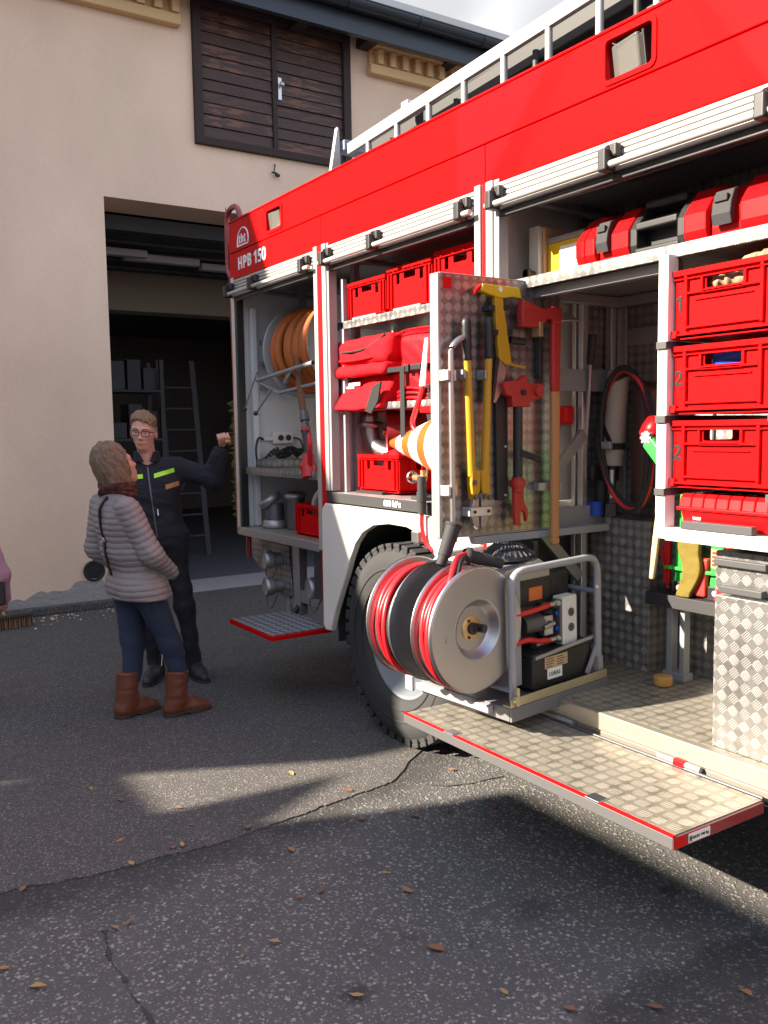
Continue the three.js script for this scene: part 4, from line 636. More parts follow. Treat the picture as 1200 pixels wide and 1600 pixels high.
{
  const cr = [['top', 1.947, '1'], ['second', 1.688, '2'], ['third', 1.430, '2']];
  for (const [n, y, d] of cr) {
    const c = crate(`red crate ${n === 'top' ? 'marked 1 at the top of' : n === 'second' ? 'marked 2 in the middle of' : 'in the third slot down of'} the white crate rack`, [2.845, y, -1.865], 0.415, 0.235, 0.56, 'wide', 'crates in the white rack');
    mesh('number_mark', text(d, 0.05, (g) => g.rotateY(-Math.PI / 2).translate(-0.2675, 0.10, -0.196), 0.001), M.stencil, c);
  }
  one('work_glove', [field((x, y, z) => ell([x, y, z], [2.66, 2.185, -1.75], [0.05, 0.035, 0.1]) + 0.016 * (noise(x * 60, z * 60) - 0.5), [2.58, 2.1, -1.9], [2.74, 2.25, -1.6], 0.008), field((x, y, z) => ell([x, y, z], [2.65, 2.13, -1.87], [0.06, 0.03, 0.09]) + 0.016 * (noise(x * 60 + 9, z * 60) - 0.5), [2.56, 2.06, -2.0], [2.74, 2.2, -1.75], 0.008)], std('gloveBrown', [0.26, 0.18, 0.11], 0.9), 'crumpled brown work gloves showing in the crate marked 1', 'gloves');
  one('blue_bottle', [cyl([2.66, 1.87, -1.93], [2.66, 1.89, -1.78], 0.045, 0.045, 20), ball([2.66, 1.89, -1.78], 0.045)], M.blue, 'bright blue plastic bottle lying in the crate marked 2', 'bottle');
  crate('red crate standing at the left end of the top shelf in the middle locker', [2.84, 2.264, -4.165], 0.40, 0.205, 0.46, 'narrow', 'crates on the top shelf of the middle locker');
  crate('red crate second from the left on the top shelf of the middle locker', [2.84, 2.264, -3.752], 0.40, 0.225, 0.46, 'narrow', 'crates on the top shelf of the middle locker');
  crate('red crate at the right end of the top shelf in the middle locker', [2.84, 2.264, -3.335], 0.40, 0.24, 0.46, 'narrow', 'crates on the top shelf of the middle locker');
  for (const z of [-4.165, -3.752, -3.335]) mesh('crate_stop', B(2.603, 2.612, 2.263, 2.275, z - 0.12, z + 0.12), M.greyPaint, truck);
  crate('red crate standing alone on the floor of the middle locker under the cone', [2.845, 1.305, -4.09], 0.42, 0.205, 0.44, 'narrow');
  mesh('crate_stop', [B(2.60, 2.66, 1.2925, 1.308, -4.27, -4.0)], M.black, truck);
  one('red_pouch', field((x, y, z) => ell([x, y, z], [2.84, 1.50, -4.05], [0.15, 0.045, 0.17]) + 0.014 * (noise(x * 40, z * 40) - 0.5), [2.66, 1.42, -4.26], [3.02, 1.58, -3.84], 0.009), M.redCloth, 'red cloth pouch lying in the crate below the cone', 'pouch');
  crate('red crate in the rear locker with a pale rolled hose on top', [2.80, 0.985, -4.83], 0.40, 0.20, 0.42, 'narrow');
  const roll = []; for (let k = 0; k < 4; k++) { const p = []; for (let q = 0; q <= 14; q++) { const a = R(10 + q * 12); p.push([2.70 + k * 0.035, 1.15 + (0.125 - 0.004 * k) * Math.sin(a), -4.78 - 0.17 * Math.cos(a)]); } roll.push(tube(p, 0.024, 30, 8)); }
  one('hose_roll', roll, M.offWhite, 'pale flat hose rolled up in the crate of the rear locker', 'hose');
}
// ---------- middle locker: bags, cone, lamp ----------
function soft(c, h, r, seed, amp, freq, sag = 0) { return (x, y, z) => { const qx = Math.abs(x - c[0]) - h[0] + r, sy = y - c[1] + sag * ((x - c[0]) / h[0]) ** 2, qy = Math.abs(sy) - h[1] + r, qz = Math.abs(z - c[2]) - h[2] + r, d = Math.hypot(Math.max(qx, 0), Math.max(qy, 0), Math.max(qz, 0)) + Math.min(Math.max(qx, qy, qz), 0) - r; return d + amp * (fbm(x * freq + seed, y * freq * 1.4 + z * freq * 0.9, 0, 3, seed) - 0.5) * 2; }; }
const fieldBox = (sdf, c, h, cell = 0.008, m = 0.06) => field(sdf, c.map((v, i) => v - h[i] - m), c.map((v, i) => v + h[i] + m), cell);
{
  let c = [2.78, 2.095, -4.17], h = [0.21, 0.075, 0.29];
  const b1 = thing('equipment_bag', 'red fabric bag with a half open zip, uppermost of the bag pile', 'bag', [2.78, 1.99, -4.17], 'red bags in the middle locker');
  mesh('body', fieldBox(soft(c, h, 0.05, 3, 0.016, 6, 0.02), c, h), M.redCloth, b1);
  mesh('zip', tube([[2.57, 2.085, -4.36], [2.56, 2.08, -4.25], [2.565, 2.085, -4.12], [2.57, 2.11, -4.02], [2.585, 2.15, -3.93]], 0.006, 40, 6), M.webbing, b1);
  mesh('piping', tube([[2.575, 2.04, -4.43], [2.56, 2.032, -4.2], [2.575, 2.045, -3.93]], 0.008, 30, 6), M.redCloth, b1);
  c = [2.77, 1.99, -4.17]; h = [0.22, 0.034, 0.28];
  one('equipment_bag', fieldBox(soft(c, h, 0.032, 9, 0.012, 6, 0.02), c, h), M.redCloth, 'flat red fabric bag pressed under the bag with the zip', 'bag', 'red bags in the middle locker');
  const b3 = thing('equipment_bag', 'red fabric bag with a white print whose flap hangs over the shelf', 'bag', [2.75, 1.79, -4.17], 'red bags in the middle locker');
  { const sd = (x, y, z) => { const t = clamp((1.95 - y) / 0.19), zc = -4.15 - 0.06 * t, hw = 0.235 + 0.06 * t, xf = 2.65 - 0.13 * t; const qx = Math.abs(x - (xf + 0.17)) - 0.17 + 0.03, qy = Math.abs(y - 1.858) - 0.103 + 0.03, qz = Math.abs(z - zc) - hw + 0.03; return Math.hypot(Math.max(qx, 0), Math.max(qy, 0), Math.max(qz, 0)) + Math.min(Math.max(qx, qy, qz), 0) - 0.03 + 0.016 * (fbm(x * 7 + 3, y * 9 + z * 5, 0, 3, 5) - 0.5) * 2 + 0.006 * smooth(0.012, 0.0, Math.abs(z + 4.0 - 0.3 * (y - 1.85))); }; mesh('body', field(sd, [2.46, 1.70, -4.6], [3.02, 1.97, -3.8], 0.008), M.redCloth, b3); }
  mesh('print', [bar([2.607, 1.905, -4.34], [2.607, 1.905, -4.22], 0.004, 0.018), bar([2.60, 1.888, -4.36], [2.604, 1.888, -4.28], 0.004, 0.012)], M.markWhite, b3);
  mesh('strap', [poly('x', [[-3.98, 1.88], [-3.9, 1.9], [-3.93, 1.80], [-4.0, 1.735], [-4.06, 1.75]], 2.535, 2.545)], M.webbing, b3);
  c = [2.80, 2.0, -3.60]; h = [0.20, 0.18, 0.24];
  const b4 = thing('equipment_bag', 'shiny red vinyl bag with a black buckled strap', 'bag', [2.8, 1.8, -3.6], 'red bags in the middle locker');
  mesh('body', fieldBox(soft(c, h, 0.06, 14, 0.02, 4.5, 0.03), c, h), M.redVinyl, b4);
  mesh('seam', tube([[2.585, 2.135, -3.82], [2.578, 2.15, -3.7], [2.58, 2.145, -3.4]], 0.005, 30, 6), M.redVinyl, b4);
  mesh('strap', [B(2.578, 2.584, 1.945, 1.972, -3.9, -3.36, 0.002), B(2.572, 2.578, 1.60, 1.97, -3.775, -3.735, 0.002), bar([2.575, 1.955, -3.98], [2.58, 1.96, -3.84], 0.004, 0.022)], M.webbing, b4);
  mesh('buckle', [B(2.565, 2.58, 1.938, 1.978, -3.72, -3.69, 0.004), B(2.562, 2.582, 1.943, 1.974, -3.67, -3.58, 0.006), B(2.565, 2.58, 1.938, 1.978, -3.56, -3.545, 0.004)], M.black, b4);
  c = [2.80, 1.83, -3.62]; h = [0.17, 0.045, 0.22];
  one('folded_sling', [fieldBox(soft(c, h, 0.03, 21, 0.02, 11), c, h, 0.009), ...[0, 1, 2].map((k) => tube([[2.60, 1.80 + k * 0.02, -3.83], [2.59, 1.81 + k * 0.025, -3.72], [2.61, 1.80 + k * 0.02, -3.55]], 0.009, 24, 6))], M.redVinyl, 'crumpled red sling lying under the shiny vinyl bag', 'sling');
  // red hose drum and elbow under the shelf
  one('red_drum', [cyl([2.745, 1.635, -4.17], [3.0, 1.64, -4.02], 0.115, 0.115, 36), cyl([2.73, 1.635, -4.178], [2.745, 1.635, -4.17], 0.02)], M.darkRed, 'dark red round drum below the bags in the middle locker', 'drum');
  one('pipe_elbow', [tube([[2.76, 1.72, -4.36], [2.76, 1.65, -4.36], [2.77, 1.57, -4.34], [2.80, 1.52, -4.27], [2.84, 1.50, -4.18]], 0.05, 30, 16), lathe([[0.058, 0], [0.075, 0.005], [0.075, 0.03], [0.058, 0.035]], [2.76, 1.66, -4.36], [0, 1, 0], 24)], M.steel, 'bare metal pipe elbow behind the crate in the middle locker', 'pipe');
  // cone lying across the crate, tip towards the rear
  const tip = [2.63, 1.575, -3.94], ax = [0.02, -0.02, 1], L = 0.62, cone = thing('traffic_cone', 'orange and white striped traffic cone lying on its side', 'cone', [2.64, 1.50, -3.65]);
  const rr = (t) => 0.020 + t * 0.175; const seg = (a, b, m, n) => mesh(n, lathe([[rr(a) * (a === 0 ? 0.3 : 1), a * L], [rr(a), a * L + 0.002], [rr(b), b * L], [rr(b) - 0.004, b * L]], tip, ax, 36), m, cone);
  seg(0, 0.155, M.coneOrange, 'tip'); seg(0.155, 0.30, M.coneWhite, 'white_band'); seg(0.30, 0.455, M.coneOrange, 'orange_band'); seg(0.455, 0.64, M.coneWhite, 'white_band'); seg(0.64, 0.80, M.coneOrange, 'orange_band'); seg(0.80, 1, M.coneWhite, 'white_band');
  mesh('base', B(-0.15, 0.15, -0.012, 0.012, -0.15, 0.15, 0.01).rotateX(Math.PI / 2 - 0.02).translate(tip[0] + 0.02, tip[1] + 0.03, tip[2] + L), M.coneOrange, cone);
  // red folding triangle frame and white board by the tool wall
  const wt = thing('folding_triangle', 'red framed folding warning triangle standing by the tool wall', 'sign', [2.6, 1.62, -3.5]);
  mesh('frame', [pipe([[2.585, 1.86, -3.585], [2.575, 1.68, -3.675], [2.575, 1.64, -3.65], [2.58, 1.625, -3.5], [2.60, 1.64, -3.28], [2.60, 1.95, -3.4]], 0.014, 0.05, 8)], M.hoseRed, wt);
  mesh('reflector', B(2.585, 2.595, 1.73, 1.765, -3.62, -3.40, 0.003), M.redBand, wt); mesh('board', poly('x', [[-3.64, 1.87], [-3.5, 1.87], [-3.45, 1.5], [-3.5, 1.5]], 2.60, 2.615), M.black, wt); mesh('white_strip', poly('x', [[-3.575, 1.86], [-3.53, 1.86], [-3.50, 2.09], [-3.525, 2.09]], 2.552, 2.560), M.markWhite, wt);
  // valve and short hose beside the tool wall
  const hv = thing('air_hose_coupling', 'black hose coupling with a short red hose beside the tool wall', 'hose', [2.5, 1.05, -3.46]);
  mesh('sleeve', [cyl([2.475, 1.24, -3.455], [2.475, 1.42, -3.455], 0.022), cyl([2.475, 1.30, -3.455], [2.475, 1.345, -3.455], 0.026)], M.blackSoft, hv); mesh('hose', tube([[2.475, 1.25, -3.455], [2.475, 1.17, -3.455], [2.485, 1.10, -3.44], [2.50, 1.06, -3.40]], 0.011, 24, 8), M.hoseRed, hv); mesh('clamp', [B(2.46, 2.50, 1.09, 1.15, -3.53, -3.47, 0.006)], M.steel, hv);
  const ck = thing('brass_cock', 'small brass stop cock beside the crate on the locker floor', 'valve', [2.6, 1.3, -3.55]);
  mesh('body', [cyl([2.62, 1.40, -3.72], [2.56, 1.40, -3.55], 0.015), cyl([2.60, 1.36, -3.62], [2.60, 1.44, -3.62], 0.012), tube([[2.58, 1.41, -3.56], [2.57, 1.46, -3.54], [2.56, 1.47, -3.56]], 0.006, 12, 6), cyl([2.60, 1.30, -3.62], [2.60, 1.37, -3.62], 0.014)], M.gold, ck); mesh('handwheel', [lathe([[0.028, 0], [0.034, 0.006], [0.028, 0.012], [0.022, 0.006], [0.028, 0]], [2.62, 1.40, -3.735], [0.3, 0, -1], 18), bar([2.592, 1.40, -3.74], [2.65, 1.40, -3.735], 0.006, 0.006), bar([2.62, 1.372, -3.738], [2.62, 1.428, -3.738], 0.006, 0.006)], M.steel, ck); mesh('foot', B(2.55, 2.68, 1.2925, 1.31, -3.66, -3.52, 0.006), M.blackSoft, ck);
}
// ---------- rear locker ----------
{
  const a = thing('suction_adapter', 'grey metal hose adapter standing on the rear locker floor', 'adapter', [2.66, 0.985, -5.46]);
  mesh('body', [cyl([2.670, 0.985, -5.470], [2.670, 1.15, -5.480], 0.072, 0.065, 28), cyl([2.750, 0.985, -5.310], [2.750, 1.2, -5.310], 0.062, 0.062, 24)], M.steelDark, a);
  mesh('base_ring', lathe([[0.07, 0], [0.085, 0.0], [0.088, 0.02], [0.08, 0.05], [0.07, 0.055]], [2.670, 0.985, -5.470], [0, 1, 0], 28), M.aluDull, a);
  mesh('head_ring', [lathe([[0.05, 0.03], [0.055, 0.0], [0.078, 0.005], [0.085, 0.03], [0.085, 0.05], [0.06, 0.055], [0.055, 0.03]], [2.660, 1.15, -5.480], [-0.45, 0.8, -0.25], 28)], M.aluDull, a); mesh('head_ring', [lathe([[0.05, 0.03], [0.055, 0.0], [0.07, 0.005], [0.075, 0.03], [0.05, 0.045]], [2.750, 1.19, -5.310], [-0.1, 1, 0], 28)], M.aluDull, a);
}
// ---------- tools clipped to the sliding wall ----------
const zp = -2.80;
{
  const pb = thing('pry_bar', 'long bare steel pry bar clipped at the outer edge of the tool wall', 'pry bar', [2.14, 1.2, zp]);
  mesh('shaft', [tube([[2.16, 1.235, zp], [2.158, 1.5, zp], [2.155, 1.92, zp], [2.16, 1.965, zp], [2.185, 1.995, zp], [2.215, 2.01, zp], [2.235, 2.013, zp]], 0.0125, 60, 10), B(2.148, 2.172, 1.215, 1.27, zp - 0.008, zp + 0.008, 0.004)], M.steel, pb);
  for (const y of [1.86, 1.40]) mesh('clip', [B(2.125, 2.185, y - 0.022, y + 0.022, -2.8405, zp - 0.004, 0.003), B(2.127, 2.14, y - 0.02, y + 0.02, zp - 0.004, zp + 0.014, 0.003)], M.alu, truck);
  const bc = thing('bolt_cutter', 'big bolt cutter with yellow arms and black grips', 'bolt cutter', [2.29, 1.22, zp]);
  const grip = (x0, y0, x1, y1) => { const g = lathe([[0.0, 0], [0.014, 0.002], [0.0205, 0.02], [0.018, 0.035], [0.021, 0.05], [0.018, 0.066], [0.021, 0.082], [0.018, 0.098], [0.021, 0.113], [0.018, 0.13], [0.019, 0.155], [0.021, 0.165], [0.017, 0.17]], [x0, y0, zp], [x1 - x0, y1 - y0, 0], 20); return g; };
  for (const [a, b, c] of [[[2.232, 2.09], [2.236, 1.925], [2.256, 1.475]], [[2.348, 2.10], [2.349, 1.935], [2.326, 1.475]]]) { mesh('grip', grip(...a, ...b), M.black, bc); mesh('arm', [cyl([b[0], b[1] + 0.03, zp], [c[0], c[1] - 0.02, zp], 0.0155, 0.019, 16)], M.yellow, bc); }
  for (const [x, s] of [[2.27, 1], [2.315, -1]]) mesh('cheek', [poly('z', [[x - 0.024 * s, 1.485], [x + 0.022 * s, 1.475], [x + 0.018 * s, 1.40], [x + 0.006 * s, 1.355], [x - 0.018 * s, 1.36], [x - 0.026 * s, 1.42]], zp - 0.018, zp + 0.018, { bevel: 0.004 })], M.yellow, bc);
  for (const [x, y] of [[2.256, 1.43], [2.285, 1.375], [2.31, 1.372], [2.335, 1.365], [2.262, 1.37]]) mesh('bolt', [cyl([x, y, zp + 0.014], [x, y, zp + 0.026], 0.011, 0.011, 8)], M.steelDark, bc);
  mesh('jaw', [poly('z', [[2.262, 1.375], [2.287, 1.37], [2.289, 1.25], [2.28, 1.235], [2.262, 1.25], [2.245, 1.30]], zp - 0.01, zp + 0.01, { bevel: 0.003 }), poly('z', [[2.30, 1.37], [2.333, 1.372], [2.345, 1.30], [2.325, 1.245], [2.303, 1.235], [2.298, 1.25]], zp - 0.01, zp + 0.01, { bevel: 0.003 })], M.steel, bc);
  mesh('jaw_holder', [B(2.236, 2.345, 1.29, 1.328, zp + 0.011, zp + 0.022, 0.004), B(2.236, 2.25, 1.29, 1.328, -2.8405, zp + 0.011, 0.003), B(2.331, 2.345, 1.29, 1.328, -2.8405, zp + 0.011, 0.003)], M.alu, truck);
  for (const x of [2.255, 2.327]) mesh('holder_bolt', cyl([x, 1.309, zp + 0.022], [x, 1.309, zp + 0.026], 0.007, 0.007, 10), M.black, truck);
  for (const x of [2.238, 2.345]) mesh('clip', [B(x - 0.028, x + 0.028, 1.845, 1.885, -2.8405, zp - 0.006, 0.003), B(x - 0.028, x - 0.019, 1.847, 1.883, zp - 0.006, zp + 0.016, 0.002)], M.aluDull, truck);
  // glass saw
  const sw = thing('glass_saw', 'yellow T shaped glass saw hanging on the tool wall', 'saw', [2.4, 1.75, zp]);
  mesh('head', [poly('z', [[2.31, 2.228], [2.30, 2.2], [2.345, 2.188], [2.40, 2.178], [2.425, 2.178], [2.47, 2.186], [2.52, 2.182], [2.505, 2.225]], zp - 0.018, zp + 0.012, { bevel: 0.004 })], M.yellowBright, sw);
  mesh('stem', [poly('z', [[2.375, 2.19], [2.418, 2.19], [2.467, 1.915], [2.443, 1.905], [2.40, 1.93], [2.385, 2.05]], zp - 0.014, zp + 0.008, { bevel: 0.004 }), tube([[2.455, 1.915, zp], [2.50, 1.905, zp], [2.545, 1.90, zp]], 0.006, 16, 6)], M.yellow, sw);
  mesh('red_tip', poly('z', [[2.31, 2.228], [2.298, 2.2], [2.268, 2.183], [2.275, 2.2]], zp - 0.012, zp + 0.008), M.redBand, sw);
  mesh('blade', [poly('z', [[2.40, 1.935], [2.447, 1.895], [2.42, 1.80], [2.385, 1.752], [2.37, 1.755], [2.376, 1.83]], zp - 0.005, zp, { bevel: 0.001 })], M.steel, sw); mesh('blade_back', poly('z', [[2.385, 1.94], [2.402, 1.935], [2.375, 1.77], [2.366, 1.752], [2.362, 1.78]], zp - 0.012, zp + 0.006), M.black, sw);
  mesh('grip', [cyl([2.47, 2.012, zp - 0.01], [2.552, 2.008, zp - 0.01], 0.016)], M.black, sw);
  for (const [x, y] of [[2.36, 2.135], [2.435, 2.142], [2.378, 2.038], [2.455, 2.042]]) mesh('clip', B(x - 0.014, x + 0.014, y - 0.011, y + 0.011, -2.8405, zp + 0.012, 0.003), M.black, truck);
  mesh('sticker', [poly('z', circle(2.402, 2.212, 0.011, 14), zp + 0.012, zp + 0.0135)], M.paper, sw);
  // axe
  const zx = zp + 0.012, axe = thing('fire_axe', 'fire axe with red head and long wooden handle', 'axe', [2.7, 1.14, zx]);
  mesh('head', [poly('z', [[2.512, 2.178], [2.506, 2.12], [2.51, 2.066], [2.60, 2.068], [2.635, 2.085], [2.655, 2.105], [2.68, 2.105], [2.682, 2.09], [2.735, 2.088], [2.737, 2.152], [2.68, 2.16], [2.66, 2.148], [2.62, 2.148], [2.56, 2.165]], zx - 0.02, zx + 0.016, { bevel: 0.006 })], M.toolRed, axe);
  mesh('spike', [poly('z', [[2.738, 2.145], [2.80, 2.128], [2.868, 2.108], [2.80, 2.104], [2.738, 2.10]], zx - 0.012, zx + 0.008, { bevel: 0.004 })], M.steel, axe);
  const shaft = (y0, y1, w0, w1) => { const g = B(-w0, w0, 0, y1 - y0, -0.014, 0.014, 0.012, 3); const p = g.attributes.position; for (let i = 0; i < p.count; i++) { const t = p.getY(i) / (y1 - y0); p.setX(i, p.getX(i) * mix(1, w1 / w0, t)); } return g.translate(2.708, y0, zx); };
  mesh('painted_shaft', shaft(1.80, 2.095, 0.0245, 0.026), M.toolRed, axe); mesh('wooden_shaft', [shaft(1.16, 1.805, 0.021, 0.0242)], M.ash, axe); mesh('butt', [B(2.686, 2.73, 1.135, 1.17, zx - 0.016, zx + 0.016, 0.012, 3)], M.ash, axe);
  mesh('clip', [B(2.63, 2.70, 1.375, 1.41, -2.8405, zx - 0.015, 0.003), B(2.73, 2.742, 1.375, 1.41, -2.8405, zx + 0.012, 0.003)], M.aluDull, truck); mesh('clip', [B(2.636, 2.66, 1.86, 2.05, -2.8405, zx - 0.02, 0.004)], M.black, truck); mesh('clip', [B(2.60, 2.622, 2.03, 2.09, zx - 0.03, zx + 0.02, 0.003)], M.gold, truck);
  // forcible entry tool with cover plate
  const hg = thing('entry_tool', 'red and black forcible entry tool with fork end on the tool wall', 'entry tool', [2.5, 1.24, zp]);
  mesh('head', [poly('z', [[2.405, 1.83], [2.44, 1.842], [2.50, 1.845], [2.535, 1.868], [2.545, 1.835], [2.60, 1.832], [2.632, 1.835], [2.628, 1.775], [2.585, 1.765], [2.56, 1.76], [2.555, 1.735], [2.46, 1.735], [2.455, 1.775], [2.425, 1.785]], zp - 0.02, zp + 0.024, { bevel: 0.006 }), cyl([2.595, 1.80, zp + 0.02], [2.595, 1.80, zp + 0.04], 0.02)], M.toolRed, hg);
  mesh('eye', cyl([2.515, 1.795, zp + 0.025], [2.515, 1.795, zp + 0.032], 0.013), M.black, hg);
  mesh('shaft', cyl([2.502, 1.735, zp + 0.005], [2.502, 1.425, zp + 0.005], 0.0205), M.black, hg);
  mesh('collar', [cyl([2.502, 1.428, zp + 0.005], [2.502, 1.40, zp + 0.005], 0.034, 0.034, 12), cyl([2.502, 1.44, zp + 0.005], [2.502, 1.38, zp + 0.005], 0.026)], M.toolRed, hg);
  mesh('fork', [poly('z', [[2.478, 1.392], [2.528, 1.392], [2.535, 1.33], [2.556, 1.30], [2.555, 1.262], [2.545, 1.25], [2.54, 1.285], [2.52, 1.30], [2.512, 1.285], [2.515, 1.232], [2.485, 1.238], [2.478, 1.3]], zp - 0.008, zp + 0.012, { bevel: 0.004 })], M.toolRed, hg);
  mesh('cover_plate', [poly('z', [[2.405, 1.80], [2.458, 1.775], [2.47, 1.735], [2.47, 1.352], [2.415, 1.345], [2.412, 1.4]], -2.8405, zp - 0.022, { bevel: 0.002 })], M.black, truck); for (const y of [1.57, 1.365]) mesh('rivet', ball([2.455, y, zp - 0.02], 0.006, 8), M.alu, truck);
  mesh('rubber_strap', [bar([2.50, 1.545, zp + 0.028], [2.63, 1.51, zp + 0.0], 0.012, 0.026, 0.003)], M.blackSoft, truck);
  text; one('stray_red_case', B(2.90, 2.96, 1.66, 1.745, -2.985, -2.915, 0.015), M.redPlastic, 'small red case showing behind the edge of the tool wall', 'case');
}
// ---------- power unit on the swung out tray ----------
{
  const T = new THREE.Matrix4().compose(new THREE.Vector3(2.232, 0.5, -2.527), new THREE.Quaternion().setFromEuler(new THREE.Euler(0, R(5), R(1.6))), new THREE.Vector3(1, 1, 1));
  const L = (gs) => flat(gs).map((g) => g.applyMatrix4(T));
  const tray = mesh('pull_out_tray', L([B(0.0, 0.60, 0.0, 0.055, -0.012, 0.0, 0.003), B(0.0, 0.012, 0.0, 0.055, -0.54, -0.013, 0.003), B(0.012, 0.60, 0.045, 0.055, -0.53, -0.014)]), M.trayGrey, truck);
  mesh('tray_flange', L([B(0.003, 0.595, 0.0565, 0.092, -0.010, -0.004, 0.001), B(0.003, 0.595, 0.0565, 0.061, -0.05, -0.011)]), M.zinc, tray);
  mesh('tray_latch', L([B(0.022, 0.04, 0.06, 0.135, -0.006, 0.012, 0.006), cyl([0.02, 0.09, 0.0], [0.02, 0.09, 0.014], 0.014)]), M.zinc, tray);
  mesh('outer_rail', L([B(-0.03, -0.001, 0.02, 0.05, -0.55, -0.10, 0.003), B(-0.045, -0.03, 0.01, 0.075, -0.60, -0.55, 0.004)]), M.greyLight, tray);
  mesh('tray_arm', L([B(0.2, 0.9, -0.03, -0.002, -0.40, -0.30, 0.003)]), M.aluDull, tray);
  const g = thing('hydraulic_power_unit', 'engine driven hydraulic power unit with two hose reels on a pulled out tray', 'power unit', [2.4, 0.56, -2.8]);
  const P = (n, gs, m, par = g) => mesh(n, L(gs), m, par);
  P('frame', [pipe([[0.045, 0.065, -0.035], [0.045, 0.585, -0.035], [0.575, 0.585, -0.035], [0.575, 0.065, -0.035]], 0.0155, 0.075, 12), pipe([[0.045, 0.065, -0.49], [0.045, 0.60, -0.49], [0.575, 0.60, -0.49], [0.575, 0.065, -0.49]], 0.0155, 0.075, 12)], M.greyLight);
  P('cross_tube', cyl([0.575, 0.43, -0.035], [0.575, 0.43, -0.49], 0.011), M.bluePaint); P('cross_tube', cyl([0.045, 0.11, -0.035], [0.045, 0.11, -0.49], 0.012), M.bluePaint);
  P('corner_brace', [bar([0.50, 0.085, -0.035], [0.573, 0.20, -0.035], 0.008, 0.022), bar([0.575, 0.09, -0.035], [0.575, 0.15, -0.035], 0.03, 0.03)], M.greyLight);
  P('side_plate', [poly('z', [[0.085, 0.10], [0.155, 0.10], [0.155, 0.545], [0.10, 0.545], [0.085, 0.52]], -0.10, -0.088, { bevel: 0.002 }), B(0.085, 0.095, 0.10, 0.53, -0.42, -0.101)], M.greyLight);
  P('engine_cover', [poly('z', [[0.06, 0.545], [0.10, 0.575], [0.30, 0.60], [0.36, 0.56], [0.36, 0.52], [0.06, 0.52]], -0.44, -0.11, { bevel: 0.006 })], M.aluDull);
  const fan = P('starter_cover', [lathe([[0.0, 0.05], [0.05, 0.052], [0.085, 0.045], [0.105, 0.02], [0.11, 0.0]], [0.24, 0.598, -0.24], [0, 1, 0], 36)], M.black);
  for (let k = 0; k < 28; k++) { const a = k / 28 * 2 * Math.PI; P('fin', bar([0.24 + 0.055 * Math.cos(a), 0.653, -0.24 + 0.055 * Math.sin(a)], [0.24 + 0.112 * Math.cos(a), 0.615, -0.24 + 0.112 * Math.sin(a)], 0.005, 0.012), M.steelDark, fan); }
  P('filler_cap', [cyl([0.13, 0.57, -0.30], [0.13, 0.60, -0.30], 0.028), cyl([0.13, 0.60, -0.30], [0.13, 0.615, -0.30], 0.034)], M.black);
  P('starter_grip', [B(0.355, 0.385, 0.58, 0.66, -0.22, -0.19, 0.01)], M.black);
  P('engine_block', [B(0.165, 0.40, 0.40, 0.545, -0.40, -0.13, 0.02), B(0.17, 0.36, 0.24, 0.41, -0.38, -0.14, 0.015), B(0.40, 0.53, 0.36, 0.53, -0.38, -0.14, 0.03, 3)], M.black);
  P('warning_sticker', [B(0.25, 0.33, 0.425, 0.48, -0.131, -0.1285)], M.orange);
  P('muffler', B(0.40, 0.55, 0.26, 0.36, -0.42, -0.2, 0.03), M.steelDark); P('starter_motor', cyl([0.2, 0.33, -0.13], [0.3, 0.33, -0.12], 0.04), M.steelDark);
  P('carburettor', [B(0.30, 0.36, 0.27, 0.36, -0.13, -0.09, 0.01), cyl([0.26, 0.24, -0.12], [0.34, 0.24, -0.12], 0.02), cyl([0.33, 0.385, -0.12], [0.33, 0.41, -0.12], 0.02)], M.steel);
  const vb = P('valve_block', [B(0.385, 0.475, 0.225, 0.43, -0.12, -0.065, 0.004)], M.white);
  P('valve_face', [B(0.372, 0.386, 0.235, 0.42, -0.115, -0.07, 0.003)], M.steelDark, vb);
  for (const y of [0.36, 0.295]) { P('port', [lathe([[0.008, 0], [0.008, 0.004], [0.018, 0.004], [0.018, 0]], [0.436, y, -0.0655], [0, 0, 1], 18), cyl([0.436, y, -0.066], [0.436, y, -0.06], 0.006)], M.steelDark, vb); P('port', ball([0.372, y, -0.09], [0.008, 0.012, 0.012], 10), M.blue, vb); }
  for (const [y0, y1, y2] of [[0.40, 0.40, 0.405], [0.285, 0.265, 0.255]]) { P('fitting', [cyl([0.32, y2, -0.085], [0.375, y2, -0.085], 0.0125), cyl([0.355, y2, -0.085], [0.378, y2, -0.085], 0.018, 0.018, 8)], M.steel); P('hose', tube([[0.10, y0 + 0.0, -0.07], [0.18, y0, -0.07], [0.25, y1, -0.08], [0.325, y2, -0.085]], 0.0115, 30, 8), M.hoseRed); }
  P('fitting', [cyl([0.28, 0.315, -0.08], [0.345, 0.325, -0.08], 0.010)], M.steel);
  P('tank', [B(0.18, 0.545, 0.075, 0.215, -0.42, -0.05, 0.012), B(0.175, 0.555, 0.212, 0.224, -0.43, -0.045, 0.003)], M.black); P('tank_rail', [bar([0.19, 0.21, -0.047], [0.56, 0.235, -0.047], 0.008, 0.014)], M.aluDull);
  P('name_plate', [B(0.265, 0.355, 0.105, 0.15, -0.0495, -0.047)], M.paper); P('name_text', text('LUKAS', 0.0165, onFront(0.2725, 0.119, -0.047), 0.001), M.stencil); P('rating_plate', [B(0.25, 0.39, 0.152, 0.20, -0.0495, -0.0475)], M.tan);
  const rows = []; for (let k = 0; k < 4; k++) for (let q = 0; q < 2; q++) rows.push(B(0.257 + q * 0.066, 0.257 + q * 0.066 + 0.055 * (0.7 + 0.3 * hash(k, q)), 0.158 + k * 0.0105, 0.161 + k * 0.0105, -0.0475, -0.0470)); P('plate_print', rows, M.stencil);
  // reels: discs face the near side
  const cx = -0.11, cy = 0.382, RD = 0.247;
